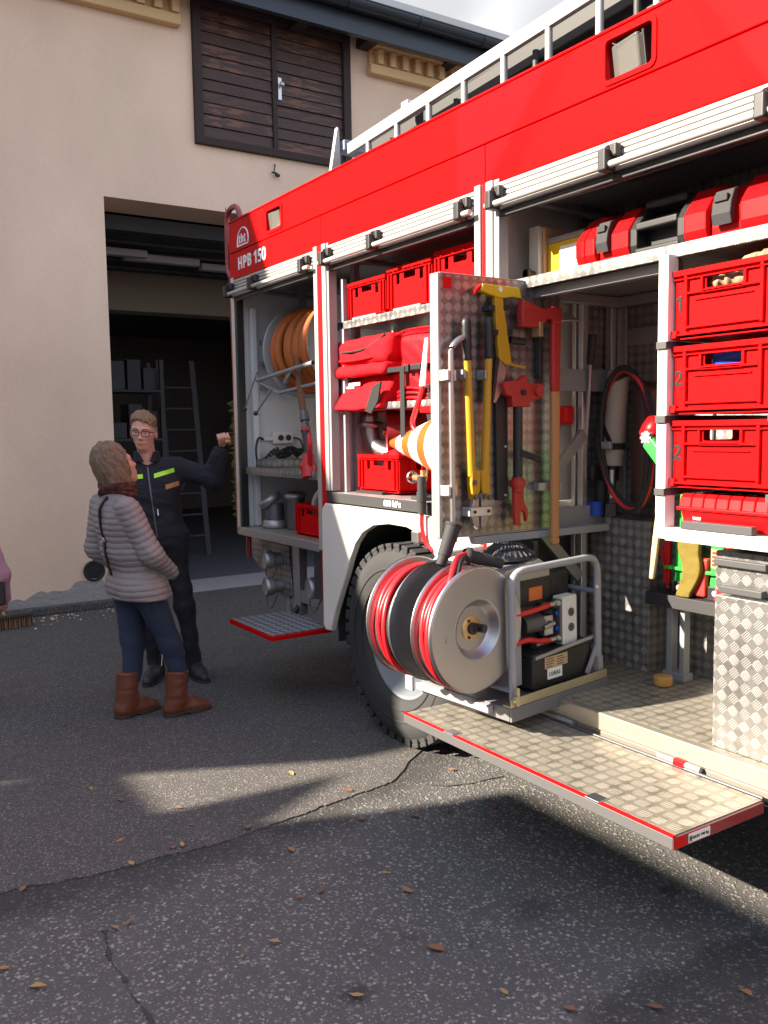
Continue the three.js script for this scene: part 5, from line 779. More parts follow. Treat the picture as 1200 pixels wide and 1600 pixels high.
  const disc = (z, s, hub) => lathe(hub ? [[0.0, -0.05], [0.055, -0.05], [0.075, -0.048], [0.10, -0.03], [0.112, -0.004], [0.122, 0.0], [RD - 0.012, 0.0], [RD - 0.004, -0.004], [RD, -0.012], [RD - 0.004, -0.014], [RD - 0.01, -0.008], [0.11, -0.012]] : [[0.08, 0], [RD - 0.012, 0.0], [RD - 0.003, 0.006], [RD, 0.012], [RD - 0.008, 0.004], [0.08, 0.006]], [cx, cy, z], [0, 0, s], 64);
  const reel = (z1, z0, near) => {
    const r = P('hose_reel', [disc(z1, 1, near), disc(z0, -1, false), cyl([cx, cy, z0], [cx, cy, z1 - 0.04], 0.10, 0.10, 32)], M.steel);
    const n = 3; let q = 0; for (let k = 0; k < n; k++) for (let s = 0; s < 2; s++) { const z = mix(z0 + 0.014, z1 - 0.016, (k * 2 + s + 0.3) / (n * 2)), rad = 0.205 + 0.012 * ((k + s) % 2), p = []; for (let a = 0; a < 30; a++) { const t = a / 30 * 2 * Math.PI; p.push([cx + (rad + 0.006 * Math.sin(t * 2 + k)) * Math.cos(t), cy + (rad + 0.006 * Math.sin(t * 3 + k * 2)) * Math.sin(t) - 0.006, z + 0.008 * Math.sin(t + k * 2 + s)]); } P('hose_turn', tube(p, 0.0115, 80, 8, true), s ? M.blackSoft : M.hoseRed, r); q++; }
    for (let k = 0; k < 2; k++) { const p = []; for (let a = 0; a < 30; a++) { const t = a / 30 * 2 * Math.PI; p.push([cx - 0.008 + (0.226 + 0.010 * Math.cos(t + 0.5 + k)) * Math.cos(t), cy - 0.006 + (0.222) * Math.sin(t), mix(z0, z1, 0.35 + 0.25 * k) + 0.014 * Math.sin(t * 2 + k)]); } P('hose_turn', tube(p, 0.0115, 80, 8, true), M.hoseRed, r); }
    return r;
  };
  const r1 = reel(-0.06, -0.165, true); reel(-0.31, -0.44, false);
  P('drum_face', [lathe([[0.05, 0.0], [0.20, 0.0], [0.235, -0.006], [0.238, -0.02]], [cx - 0.004, cy, -0.295], [0, 0, 1], 48)], M.steelDark);
  P('hub', [lathe([[0.02, 0.0], [0.048, 0.0], [0.05, -0.01], [0.05, -0.03]], [cx, cy, -0.095], [0, 0, 1], 28)], M.gold, r1); P('hub_key', [cyl([cx, cy, -0.12], [cx, cy, -0.085], 0.024), cyl([cx + 0.028, cy - 0.002, -0.10], [cx + 0.034, cy - 0.002, -0.06], 0.017), B(cx, cx + 0.03, cy - 0.014, cy + 0.012, -0.10, -0.08, 0.004)], M.black, r1);
  for (const a of [60, 180, 300]) P('hub_bolt', cyl([cx + 0.038 * Math.cos(R(a + 60)), cy + 0.038 * Math.sin(R(a + 60)), -0.096], [cx + 0.038 * Math.cos(R(a + 60)), cy + 0.038 * Math.sin(R(a + 60)), -0.09], 0.006, 0.006, 8), M.black, r1);
  // couplings at the hose ends
  P('coupling', [cyl([cx - 0.03, cy + 0.235, -0.235], [cx - 0.008, cy + 0.275, -0.235], 0.02, 0.023), cyl([cx - 0.01, cy + 0.27, -0.235], [cx + 0.045, cy + 0.385, -0.235], 0.027, 0.031, 20), lathe([[0.031, 0], [0.035, 0.003], [0.035, 0.012], [0.024, 0.014]], [cx + 0.043, cy + 0.38, -0.235], [0.45, 0.9, 0], 20)], M.blackSoft);
  P('coupling', [cyl([cx + 0.05, cy + 0.27, -0.17], [cx + 0.15, cy + 0.24, -0.13], 0.027, 0.024, 20), lathe([[0.028, -0.01], [0.036, 0.0], [0.036, 0.015], [0.028, 0.02]], [cx + 0.05, cy + 0.27, -0.17], [1, -0.3, 0.4], 20), cyl([cx + 0.15, cy + 0.24, -0.13], [cx + 0.19, cy + 0.225, -0.115], 0.024, 0.02, 16)], M.blackSoft);
  P('hose', [tube([[cx - 0.19, cy - 0.02, -0.075], [cx - 0.165, cy + 0.10, -0.08], [cx - 0.10, cy + 0.21, -0.10], [cx - 0.03, cy + 0.27, -0.14], [cx + 0.05, cy + 0.275, -0.17]], 0.012, 50, 8)], M.hoseRed); P('hose', [tube([[cx - 0.17, cy - 0.02, -0.07], [cx - 0.145, cy + 0.10, -0.075], [cx - 0.08, cy + 0.205, -0.09], [cx - 0.02, cy + 0.262, -0.13], [cx + 0.05, cy + 0.268, -0.165]], 0.011, 50, 8)], M.blackSoft);
  P('reel_bracket', [B(cx - 0.05, 0.06, cy - 0.03, cy + 0.03, -0.29, -0.14, 0.004)], M.steelDark);
}
// ---------- front locker ----------
{
  // big tool case on the shelf: red rounded shells, black middle
  const cs = thing('tool_case', 'long red tool case with black latches and black middle on the upper shelf', 'case', [2.8, 2.283, -1.9]);
  const prof = (k, m = 0) => { const x0 = 2.66 - m, pts = [[0.13, 2.284], [0.0, 2.284], [-0.018 - m, 2.325], [-0.018 - m, 2.385], [0.01, 2.425 + m], [0.06, 2.478 + m], [0.13, 2.492 + m]]; return pts.map(([a, y]) => [x0 + a, y]); };
  const ext = (z0, z1, m = 0, bv = 0.008) => poly('z', [...prof(0, m), [3.0, 2.492 + m], [3.0, 2.284]], z0, z1, { bevel: bv });
  const endCap = (z0, z1, s) => { const g = ext(0, 1, 0, 0.0), p = g.attributes.position; const out = []; for (let k = 0; k < 7; k++) { const a = k / 7, b = (k + 1) / 7, e = (t) => Math.sqrt(1 - (1 - t) * (1 - t)); const q = poly('z', [...prof(0), [3.0, 2.492], [3.0, 2.284]], a, b); const w = q.attributes.position; for (let i = 0; i < w.count; i++) { const t = w.getZ(i), sc = 0.72 + 0.28 * e(t); w.setX(i, 2.82 + (w.getX(i) - 2.82) * sc); w.setY(i, 2.385 + (w.getY(i) - 2.385) * sc); w.setZ(i, s > 0 ? mix(z0, z1, t) : mix(z1, z0, t)); } if (s < 0) flipWind(q); q.computeVertexNormals(); out.push(q); } return out; };
  mesh('end_shell', endCap(-2.64, -2.56, 1), M.redPlastic, cs); mesh('shell', [ext(-2.56, -2.505), ext(-2.505, -2.42, -0.014, 0.003), ext(-2.42, -2.335)], M.redPlastic, cs);
  mesh('shell', [ext(-2.085, -1.99), ext(-1.99, -1.86, -0.014, 0.003), ext(-1.86, -1.72)], M.redPlastic, cs); mesh('end_shell', endCap(-1.72, -1.6, -1), M.redPlastic, cs);
  mesh('middle', [ext(-2.335, -2.30, -0.004), ext(-2.30, -2.12, -0.035, 0.003), ext(-2.12, -2.085, -0.004), B(2.645, 2.72, 2.375, 2.405, -2.305, -2.115, 0.008), B(2.65, 2.74, 2.284, 2.312, -2.31, -2.11, 0.008), B(2.70, 2.80, 2.46, 2.488, -2.305, -2.115, 0.008)], M.black, cs);
  for (const [z, w] of [[-2.462, 0.030], [-1.925, 0.038]]) mesh('latch', [poly('z', [[2.655, 2.44], [2.638, 2.40], [2.632, 2.36], [2.642, 2.325], [2.66, 2.33], [2.68, 2.45]], z - w, z + w, { bevel: 0.005 }), B(2.63, 2.645, 2.40, 2.425, z - w * 0.7, z + w * 0.7, 0.004)], M.blackSoft, cs);
  // yellow box with a white sheet
  const yb = thing('yellow_case', 'yellow case with a white paper label on the upper shelf', 'case', [2.85, 2.283, -2.78]);
  mesh('body', B(2.745, 3.1, 2.30, 2.44, -2.872, -2.66, 0.004), M.yellowBright, yb); mesh('lid', B(2.742, 3.1, 2.441, 2.466, -2.875, -2.655, 0.006), M.greyPaint, yb); mesh('base', B(2.742, 3.1, 2.284, 2.299, -2.874, -2.658, 0.004), M.greyPaint, yb);
  mesh('paper_label', B(2.7435, 2.7448, 2.307, 2.418, -2.797, -2.70), M.paper, yb); mesh('print', [0, 1, 2, 3, 4, 5, 6].map((k) => B(2.7428, 2.7435, 2.322 + k * 0.013, 2.3235 + k * 0.013, -2.788, -2.788 + 0.03 + 0.04 * hash(k, 3))), M.greyPaint, yb);
  const wc = thing('control_box', 'tall pale box beside the yellow case on the upper shelf', 'box', [2.85, 2.283, -2.9]);
  mesh('body', B(2.71, 2.9, 2.284, 2.52, -2.955, -2.895, 0.004), M.offWhite, wc); mesh('lid', B(2.73, 2.9, 2.284, 2.51, -2.893, -2.878, 0.003), M.tan, wc); mesh('plug', [cyl([2.66, 2.315, -2.925], [2.71, 2.315, -2.925], 0.016), B(2.66, 2.68, 2.29, 2.335, -2.94, -2.905, 0.005)], M.black, wc);
  // assortment case in the bottom of the rack
  const as = thing('assortment_case', 'low red ribbed assortment case at the bottom of the rack', 'case', [2.8, 1.287, -1.86]);
  mesh('body', poly('z', [[2.605, 1.288], [2.588, 1.345], [2.585, 1.352], [3.0, 1.352], [3.0, 1.288]], -2.03, -1.65, { bevel: 0.006 }), M.redPlastic, as); mesh('seam_band', B(2.578, 3.0, 1.349, 1.362, -2.044, -1.648, 0.004), M.redPlastic, as);
  for (let k = 0; k < 8; k++) { const z = -2.036 + k * 0.05; mesh('lid_rib', poly('z', [[2.585, 1.3625], [2.592, 1.395], [2.605, 1.408], [3.0, 1.408], [3.0, 1.3625]], z, z + 0.0465, { bevel: 0.004 }), M.redPlastic, as); }
  mesh('lid_top', [0, 1, 2, 3, 4].map((k) => B(2.64, 3.0, 1.4085, 1.414, -1.98 + k * 0.06, -1.94 + k * 0.06, 0.002)), M.black, as); mesh('lettering', text('wsn', 0.013, onSide(2.5905, 1.318, -1.98), 0.002), M.markWhite, as);
  // rams and spreaders standing on the tool shelf
  const ram = (z, x, s, label) => { const r = thing('rescue_ram', label, 'rescue tool', [x, 0.99, z], 'green rams on the tool shelf'); mesh('bracket', [poly('x', [[z - 0.06, 0.916], [z + 0.06, 0.916], [z + 0.04, 0.975], [z - 0.04, 0.975]], x - 0.03, x + 0.03, { bevel: 0.004 })], M.black, r); mesh('pin', cyl([x - 0.04, 0.950, z], [x - 0.03, 0.950, z], 0.013), M.alu, r); mesh('foot', [poly('x', [[z - 0.045, 0.970], [z + 0.045, 0.970], [z + 0.035, 1.025], [z - 0.035, 1.025]], x - 0.02, x + 0.03, { bevel: 0.006 })], M.green, r); mesh('cylinder', [B(x - 0.03, x + 0.03, 1.025, 1.195 + s, z - 0.032, z + 0.032, 0.012), B(x - 0.045, x + 0.04, 1.025, 1.040, z - 0.075, z + 0.075, 0.004), cyl([x, 1.195, z], [x, 1.525 + s, z], 0.028)], M.green, r); return r; };
  const ra = ram(-2.445, 3.15, 0, 'green rescue ram at the left of the tool shelf'), rb = ram(-2.265, 3.15, 0.02, 'green rescue ram with a red label at the right of the tool shelf');
  mesh('label', [B(3.118, 3.1195, 1.055, 1.135, -2.29, -2.245)], M.tan, rb); mesh('label_print', [0, 1, 2, 3].map((k) => B(3.1165, 3.118, 1.063 + k * 0.017, 1.073 + k * 0.017, -2.284, -2.252)), M.toolRed, rb);
  one('yellow_cover', field((x, y, z) => { const t = clamp((1.22 - y) / 0.28), zc = -2.352 - 0.035 * t + 0.015 * Math.sin(y * 26), hw = 0.055 - 0.026 * t; return Math.hypot(Math.max(Math.abs(z - zc) - hw, 0), Math.max(Math.abs(x - 3.09) - 0.006, 0), Math.max(Math.abs(y - 1.07) - 0.145, 0)) - 0.007 + 0.004 * (noise(y * 40, z * 40) - 0.5); }, [3.04, 0.88, -2.5], [3.14, 1.26, -2.22], 0.006), M.dullYellow, 'yellow fabric strap hanging between the two green rams', 'strap');
  one('red_cover', field((x, y, z) => { const t = clamp((1.25 - y) / 0.25); return Math.hypot(Math.max(Math.abs(z + 2.315 + 0.02 * t) - 0.03 + 0.01 * t, 0), Math.max(Math.abs(x - 3.12) - 0.008, 0), Math.max(Math.abs(y - 1.01) - 0.075, 0)) - 0.008; }, [3.06, 0.88, -2.42], [3.18, 1.15, -2.24], 0.006), M.toolRed, 'short red fabric strap end beside the yellow strap', 'strap');
  const rs = thing('red_strut', 'red curved strut frame around the green rams', 'strut', [3.12, 0.916, -2.35]);
  mesh('curved_end', poly('x', [[-2.20, 1.2], [-2.16, 1.2], [-2.17, 1.06], [-2.225, 0.918], [-2.26, 0.925], [-2.215, 1.05]], 3.10, 3.12), M.hoseRed, rs); mesh('upright', B(3.12, 3.14, 0.96, 1.2, -2.535, -2.505, 0.004), M.hoseRed, rs); mesh('wire', bar([3.11, 1.12, -2.54], [3.11, 0.94, -2.50], 0.006, 0.008), M.hoseRed, rs);
  const sp = thing('combi_tool', 'green and red rescue tool with a star knob beside the rack post', 'rescue tool', [2.95, 1.5, -2.3]);
  const kn = [2.8,1.601,-2.374], bd = [2.84,1.59,-2.375], be = [2.84,1.449,-2.242], hd = [2.88,1.631,-2.396];
  mesh('body', bar(bd, be, 0.075, 0.06, 0.012), M.green, sp); mesh('hood', [lathe([[0.0, 0.05], [0.04, 0.045], [0.058, 0.02], [0.062, -0.02], [0.055, -0.06]], hd, [-0.5, 0.35, -0.4], 24)], M.redPlastic, sp);
  mesh('star_knob', [cyl([kn[0], kn[1], kn[2]], [kn[0] + 0.03, kn[1], kn[2]], 0.02), ...[0, 1, 2, 3, 4, 5, 6, 7].map((k) => bar([kn[0] + 0.01, kn[1], kn[2]], [kn[0] + 0.01, kn[1] + 0.027 * Math.sin(k * 0.785), kn[2] + 0.027 * Math.cos(k * 0.785)], 0.018, 0.010))], M.greyPaint, sp); mesh('coupler', cyl([kn[0] + 0.02, kn[1] - 0.01, kn[2] + 0.045], [kn[0] + 0.05, kn[1] - 0.02, kn[2] + 0.05], 0.026), M.black, sp);
  one('wooden_handle', [field((x, y, z) => { const t = clamp((1.34 - y) / 0.26), xc = 2.62, zc = -2.15 - 0.03 * t; return Math.hypot(Math.max(Math.abs(x - xc) - 0.004, 0), Math.max(Math.abs(z - zc) - 0.003 - 0.006 * Math.abs(Math.sin(y * 9)), 0), Math.max(Math.abs(y - 1.20) - 0.12, 0)) - 0.005; }, [2.58, 1.0, -2.24], [2.66, 1.4, -2.1], 0.006), ball([2.62, 1.335, -2.147], [0.016, 0.025, 0.02], 10)], M.tan, 'thin pale wooden handle hanging beside the crate rack post', 'handle');
  // hand pump: cylinder, lever and hose coil on the low cabinet
  const hp = thing('hand_pump', 'hand pump with pale cylinder and steel lever on the low cabinet', 'pump', [3.12, 1.226, -2.8]);
  mesh('cylinder', [cyl([3.13, 1.47, -2.845], [3.13, 1.90, -2.81], 0.052, 0.05, 28)], std('pumpGrey', [0.34, 0.31, 0.26], 0.5), hp); mesh('strap', [lathe([[0.0545, 0], [0.0545, 0.03]], [3.13, 1.545, -2.84], [0, 1, 0.08], 28), bar([3.075, 1.555, -2.80], [3.085, 1.67, -2.87], 0.006, 0.025)], M.webbing, hp); mesh('buckle', B(3.055, 3.075, 1.545, 1.58, -2.845, -2.79, 0.004), M.aluDull, hp);
  mesh('base', [cyl([3.13, 1.40, -2.85], [3.13, 1.47, -2.845], 0.035), B(3.03, 3.09, 1.40, 1.47, -2.93, -2.87, 0.006), cyl([3.10, 1.23, -2.90], [3.10, 1.40, -2.88], 0.03)], M.black, hp); mesh('lever', [cyl([3.03, 1.42, -2.925], [2.99, 1.98, -2.85], 0.0105, 0.0105), cyl([3.03, 1.41, -2.93], [3.027, 1.50, -2.918], 0.016)], M.steel, hp); mesh('lever_grip', cyl([2.995, 1.93, -2.858], [2.983, 2.06, -2.835], 0.017, 0.019), M.black, hp); mesh('valve', cyl([3.08, 1.32, -2.80], [3.08, 1.45, -2.80], 0.011), M.alu, hp); mesh('blue_cap', cyl([3.06, 1.235, -2.88], [3.06, 1.30, -2.88], 0.034), M.blue, hp);
  const coil = thing('hose_coil', 'coil of black and red hydraulic hose hanging in the front locker', 'hose', [3.15, 1.24, -2.72]);
  for (let k = 0; k < 5; k++) { const p = []; for (let a = 0; a < 26; a++) { const t = a / 26 * 2 * Math.PI; p.push([3.062 + 0.010 * Math.sin(t * 2 + k) + 0.006 * k, 1.585 + (0.325 - 0.008 * k) * Math.sin(t) - 0.02 * Math.cos(t), -2.715 + (0.135 + 0.01 * k) * Math.cos(t) + 0.055 * Math.max(0, -Math.sin(t)) ** 2 * 0.6]); } mesh('turn', tube(p, 0.0105, 80, 7, true), k === 2 ? M.hoseRed : M.blackSoft, coil); }
  one('fire_extinguisher', [cyl([3.18, 1.30, -2.70], [3.18, 1.80, -2.69], 0.058, 0.058, 24), ball([3.18, 1.80, -2.69], [0.058, 0.05, 0.058])], M.darkBrown, 'dark brown cylinder hanging behind the pale pump', 'cylinder');
  // plate block and small parts on the side cabinet
  const pbk = thing('plate_block', 'stack of tread plate pieces with dark bars on the side cabinet', 'step block', [2.7, 1.073, -1.8]);
  mesh('block', B(2.62, 3.0, 1.074, 1.215, -1.905, -1.50, 0.003), M.treadWall, pbk); mesh('bar', B(2.60, 2.619, 1.165, 1.19, -1.90, -1.70, 0.004), M.railGrey, pbk); mesh('bar', B(2.565, 2.60, 1.08, 1.105, -1.85, -1.69, 0.004), M.railGrey, pbk); mesh('top_piece', B(2.66, 2.9, 1.216, 1.25, -1.86, -1.72, 0.01), M.aluDull, pbk);
  one('tan_puck', lathe([[0.0, 0], [0.036, 0.0], [0.04, 0.006], [0.04, 0.034], [0.036, 0.042], [0.0, 0.044]], [3.0, 0.542, -2.43], [0, 1, 0], 28), std('puck', [0.48, 0.27, 0.07], 0.6), 'round tan puck standing on the locker floor', 'puck');
}


// ---------- people: each built facing +z with feet at y = 0, then turned and placed ----------
std('skin', [0.56, 0.30, 0.22], 0.55); std('skinPink', [0.48, 0.25, 0.18], 0.55); std('lips', [0.36, 0.12, 0.10], 0.5); std('eyeWhite', [0.42, 0.38, 0.36], 0.4); std('iris', [0.05, 0.05, 0.05], 0.2); std('brow', [0.10, 0.06, 0.035], 0.8);
const strandBump = dataTex(256, 256, (i, j) => fbm(i / 3, j / 60, 0, 3, 2), { size: [0.12, 0.12] });
std('hairBrown', [0.19, 0.13, 0.085], 0.6, { bumpMap: strandBump, bumpScale: 0.006 }); std('hairLight', [0.24, 0.155, 0.085], 0.6, { bumpMap: strandBump, bumpScale: 0.005 });
std('navy', [0.0085, 0.0095, 0.016], 0.85, { bumpMap: cloth, bumpScale: 0.004 }); std('navyDark', [0.006, 0.006, 0.009], 0.8);
M.neon = new THREE.MeshStandardMaterial({ color: lin(0.42, 0.85, 0.05), roughness: 0.6 });
std('quilt', [0.205, 0.18, 0.178], 0.5, { bumpMap: cloth, bumpScale: 0.004 }); std('denim', [0.016, 0.026, 0.055], 0.85, { bumpMap: weave, bumpScale: 0.0006 }); std('boot', [0.13, 0.038, 0.018], 0.45, { bumpMap: cloth, bumpScale: 0.003 }); std('bootSole', [0.03, 0.02, 0.014], 0.7);
const knit = dataTex(64, 64, (i, j) => Math.abs(Math.sin(i * Math.PI / 16)) * 0.6 + 0.4 * Math.abs(Math.sin(j * Math.PI / 16 + (i >> 4) * 1.5)), { size: [0.045, 0.045] });
std('pinkKnit', [0.56, 0.30, 0.36], 0.9, { bumpMap: knit, bumpScale: 0.008 }); const scarfTex = dataTex(128, 128, (i, j) => { const n = noise(i / 9, j / 9, 0, 2), m = noise(i / 7, j / 7, 0, 8); return n > 0.55 ? [0.38, 0.22, 0.10] : m > 0.6 ? [0.16, 0.10, 0.22] : [0.30, 0.08, 0.08]; }, { srgb: true, size: [0.16, 0.16] }); std('scarf', [0.8, 0.8, 0.8], 0.9, { map: scarfTex });

const rotM = (pitch, yaw, roll) => new THREE.Matrix4().makeRotationFromEuler(new THREE.Euler(pitch, yaw, roll, 'YXZ'));
function limb(list, k) { return (p) => { let d = 9; for (const [a, b, ra, rb, fl] of list) { const e = fl ? flatCap(p, a, b, ra, rb, fl) : cap(p, a, b, ra, rb); d = d > 8 ? e : smin(d, e, k); } return d; }; }
function flatCap(p, a, b, ra, rb, f) { const q = [p[0], p[1], a[2] + (p[2] - a[2]) / f], A = a, Bq = [b[0], b[1], a[2] + (b[2] - a[2]) / f]; return cap(q, A, Bq, ra, rb) * Math.min(1, f + 0.15); }
// head in its own frame: centre of the skull at the origin, face towards +z
function headSdf(female) {
  return (x, y, z) => {
    const p = [x, y, z], ax = Math.abs(x), q = [ax, y, z]; let d = ell(p, [0, 0.022, -0.012], [0.074, 0.098, 0.094]);
    d = smin(d, ell(p, [0, -0.045, 0.026], [0.056, 0.070, 0.062]), 0.035); d = smin(d, ell(p, [0, -0.096, 0.052], [0.024, 0.018, 0.02]), 0.028);
    d = smin(d, ell(q, [0.036, -0.018, 0.056], [0.024, 0.022, 0.022]), 0.02); d = smin(d, ell(p, [0, 0.022, 0.066], [0.05, 0.012, 0.016]), 0.02);
    d = smin(d, cap(p, [0, 0.004, 0.078], [0, -0.030, 0.100], 0.008, 0.0115), 0.012); d = smin(d, ell(q, [0.011, -0.036, 0.086], [0.008, 0.007, 0.010]), 0.007);
    d = smin(d, ell(p, [0, -0.062, 0.080], [0.022, 0.007, 0.009]), 0.008); d = smin(d, ell(p, [0, -0.073, 0.077], [0.018, 0.007, 0.009]), 0.007);
    const eye = ell(q, [0.031, 0.004, 0.084], [0.017, 0.010, 0.012]); d = -smin(-d, eye, 0.010);
    d = smin(d, ell(q, [0.077, -0.012, -0.008], [0.010, 0.030, 0.019]), 0.008);
    return d;
  };
}
function makeHead(root, at, rot, female, skin, hairMat, hairSdf, neck) {
  const M4 = rotM(...rot).setPosition(...at), inv = M4.clone().invert().elements, sdf = headSdf(female);
  const local = (x, y, z) => [inv[0] * x + inv[4] * y + inv[8] * z + inv[12], inv[1] * x + inv[5] * y + inv[9] * z + inv[13], inv[2] * x + inv[6] * y + inv[10] * z + inv[14]];
  const world = (x, y, z) => { const l = local(x, y, z); return smin(sdf(l[0], l[1], l[2]), cap([x, y, z], neck[0], neck[1], neck[2], neck[3]), 0.03); };
  const g = field(world, [at[0] - 0.13, neck[0][1] - 0.07, at[2] - 0.15], [at[0] + 0.13, at[1] + 0.14, at[2] + 0.15], 0.0042);
  const F = (gs) => flat(gs).map((q) => q.applyMatrix4(M4));
  return { geo: g, F, hair: field((x, y, z) => { const l = local(x, y, z); return hairSdf(l[0], l[1], l[2], sdf); }, [at[0] - 0.16, at[1] - 0.26, at[2] - 0.18], [at[0] + 0.16, at[1] + 0.18, at[2] + 0.18], 0.005) };
}
function faceParts(root, h, female) {
  for (const s of [-1, 1]) {
    const e = mesh('eye', h.F(ball([s * 0.031, 0.002, 0.0715], [0.012, 0.0055, 0.008], 12)), M.eyeWhite, root); mesh('iris', h.F(ball([s * 0.030, 0.0005, 0.0785], [0.005, 0.0045, 0.002], 10)), M.iris, e);
    mesh('eyebrow', h.F(tube([[s * 0.014, 0.024, 0.0865], [s * 0.032, 0.029, 0.083], [s * 0.051, 0.023, 0.070]], 0.0032, 12, 6)), M.brow, root);
  }
  mesh('mouth', h.F([tube([[-0.021, -0.068, 0.079], [-0.008, -0.0665, 0.0885], [0.008, -0.0665, 0.0885], [0.021, -0.068, 0.079]], 0.003, 16, 6)]), M.lips, root);
}
function fist(c, dir, up, s = 1) {                               // closed hand: palm block, four curled fingers, thumb across
  const D = V3(dir).normalize(), U = V3(up).sub(D.clone().multiplyScalar(V3(up).dot(D))).normalize(), S = new THREE.Vector3().crossVectors(D, U).multiplyScalar(s), C = V3(c);
  const P = (a, b, e) => C.clone().addScaledVector(D, a).addScaledVector(U, b).addScaledVector(S, e).toArray();
  const bones = [[P(-0.05, 0, 0), P(0.0, 0, 0), 0.024, 0.028]];
  for (let k = 0; k < 4; k++) { const e = -0.030 + k * 0.020, l = [0.036, 0.040, 0.038, 0.032][k]; bones.push([P(-0.005, 0.008, e * 0.8), P(l - 0.004, 0.014, e), 0.0115, 0.0105]); bones.push([P(l - 0.004, 0.014, e), P(l + 0.004, -0.014, e), 0.0105, 0.0095]); bones.push([P(l + 0.004, -0.014, e), P(l - 0.024, -0.026, e), 0.0095, 0.0085]); }
  bones.push([P(-0.03, -0.008, -0.028), P(0.006, -0.028, -0.034), 0.012, 0.0105], [P(0.006, -0.028, -0.034), P(0.03, -0.038, -0.008), 0.0105, 0.009]);
  return (p) => { let d = 9; bones.forEach(([a, b, ra, rb], i) => { const e = cap(p, a, b, ra, rb); d = d > 8 ? e : smin(d, e, 0.0045); }); return d; };
}
function relaxedHand(c, dir, palm, s = 1) {                      // hanging hand, fingers slightly curled towards the palm side
  const D = V3(dir).normalize(), U = V3(palm).sub(D.clone().multiplyScalar(V3(palm).dot(D))).normalize(), S = new THREE.Vector3().crossVectors(D, U).multiplyScalar(s), C = V3(c);
  const P = (a, b, e) => C.clone().addScaledVector(D, a).addScaledVector(U, b).addScaledVector(S, e).toArray(), bones = [[P(-0.05, 0, 0), P(0, 0, 0), 0.024, 0.022], [P(0, 0, -0.016), P(0.06, 0.004, -0.026), 0.018, 0.014], [P(0, 0, 0.016), P(0.058, 0.004, 0.026), 0.018, 0.013]];
  for (let k = 0; k < 4; k++) { const e = -0.029 + k * 0.0195, l = [0.07, 0.078, 0.074, 0.058][k]; bones.push([P(0.055, 0.003, e), P(0.055 + l * 0.42, 0.014, e * 1.04), 0.0105, 0.0095], [P(0.055 + l * 0.42, 0.014, e * 1.04), P(0.055 + l * 0.72, 0.034, e * 1.04), 0.0095, 0.0085], [P(0.055 + l * 0.72, 0.034, e * 1.04), P(0.055 + l * 0.86, 0.054, e), 0.0085, 0.0075]); }
  bones.push([P(0.0, 0.006, -0.028), P(0.03, 0.022, -0.048), 0.013, 0.0115], [P(0.03, 0.022, -0.048), P(0.06, 0.038, -0.046), 0.0115, 0.0095]);
  return (p) => { let d = 9; bones.forEach(([a, b, ra, rb]) => { const e = cap(p, a, b, ra, rb); d = d > 8 ? e : smin(d, e, 0.005); }); return d; };
}
function lean(root, fn) { const seen = new Set(); root.traverse((o) => { if (!o.isMesh || seen.has(o.geometry)) return; seen.add(o.geometry); const a = o.geometry.attributes.position; for (let i = 0; i < a.count; i++) { const p = [a.getX(i), a.getY(i), a.getZ(i)]; fn(p); a.setXYZ(i, ...p); } }); }
const wrap = (f) => (x, y, z) => f([x, y, z]);
function patch(sdf, at, nu, nv, off, from = 0.4) {               // thin cloth piece lying on a surface; at(u, v) gives x, y
  const pos = [], idx = []; for (let j = 0; j <= nv; j++) for (let i = 0; i <= nu; i++) { const [x, y] = at(i / nu, j / nv); let z = from; for (let k = 0; k < 60; k++) { const d = sdf(x, y, z); if (d < 0.0008) break; z -= d * 0.7; } pos.push(x, y, z + off); }
  const n = (nu + 1) * (nv + 1); for (let k = 0; k < n; k++) pos.push(pos[k * 3], pos[k * 3 + 1], pos[k * 3 + 2] - off * 1.5);
  const w = nu + 1; for (let j = 0; j < nv; j++) for (let i = 0; i < nu; i++) { const a = j * w + i; idx.push(a, a + 1, a + w, a + 1, a + w + 1, a + w, n + a, n + a + w, n + a + 1, n + a + 1, n + a + w, n + a + w + 1); }
  const g = new THREE.BufferGeometry(); g.setAttribute('position', new THREE.Float32BufferAttribute(pos, 3)); g.setIndex(idx); g.computeVertexNormals(); return g;
}
function shoe(x, z, yaw, len, top, w) { const c = Math.cos(yaw), s = Math.sin(yaw), P = (a, y, b) => [x + s * a + c * b, y, z + c * a - s * b]; return limb([[P(-0.07, 0.05, 0), P(len * 0.35, 0.04, 0), 0.043 * w, 0.04 * w], [P(len * 0.35, 0.04, 0), P(len * 0.62, 0.032, 0), 0.042 * w, 0.033 * w], [P(-0.055, 0.06, 0), P(-0.03, top, 0), 0.048 * w, 0.056 * w], [P(-0.02, top * 0.55, 0), P(len * 0.25, 0.06, 0), 0.042 * w, 0.036 * w]], 0.03); }
const floorCut = (f, y0) => (p) => Math.max(f(p), y0 - p[1]);

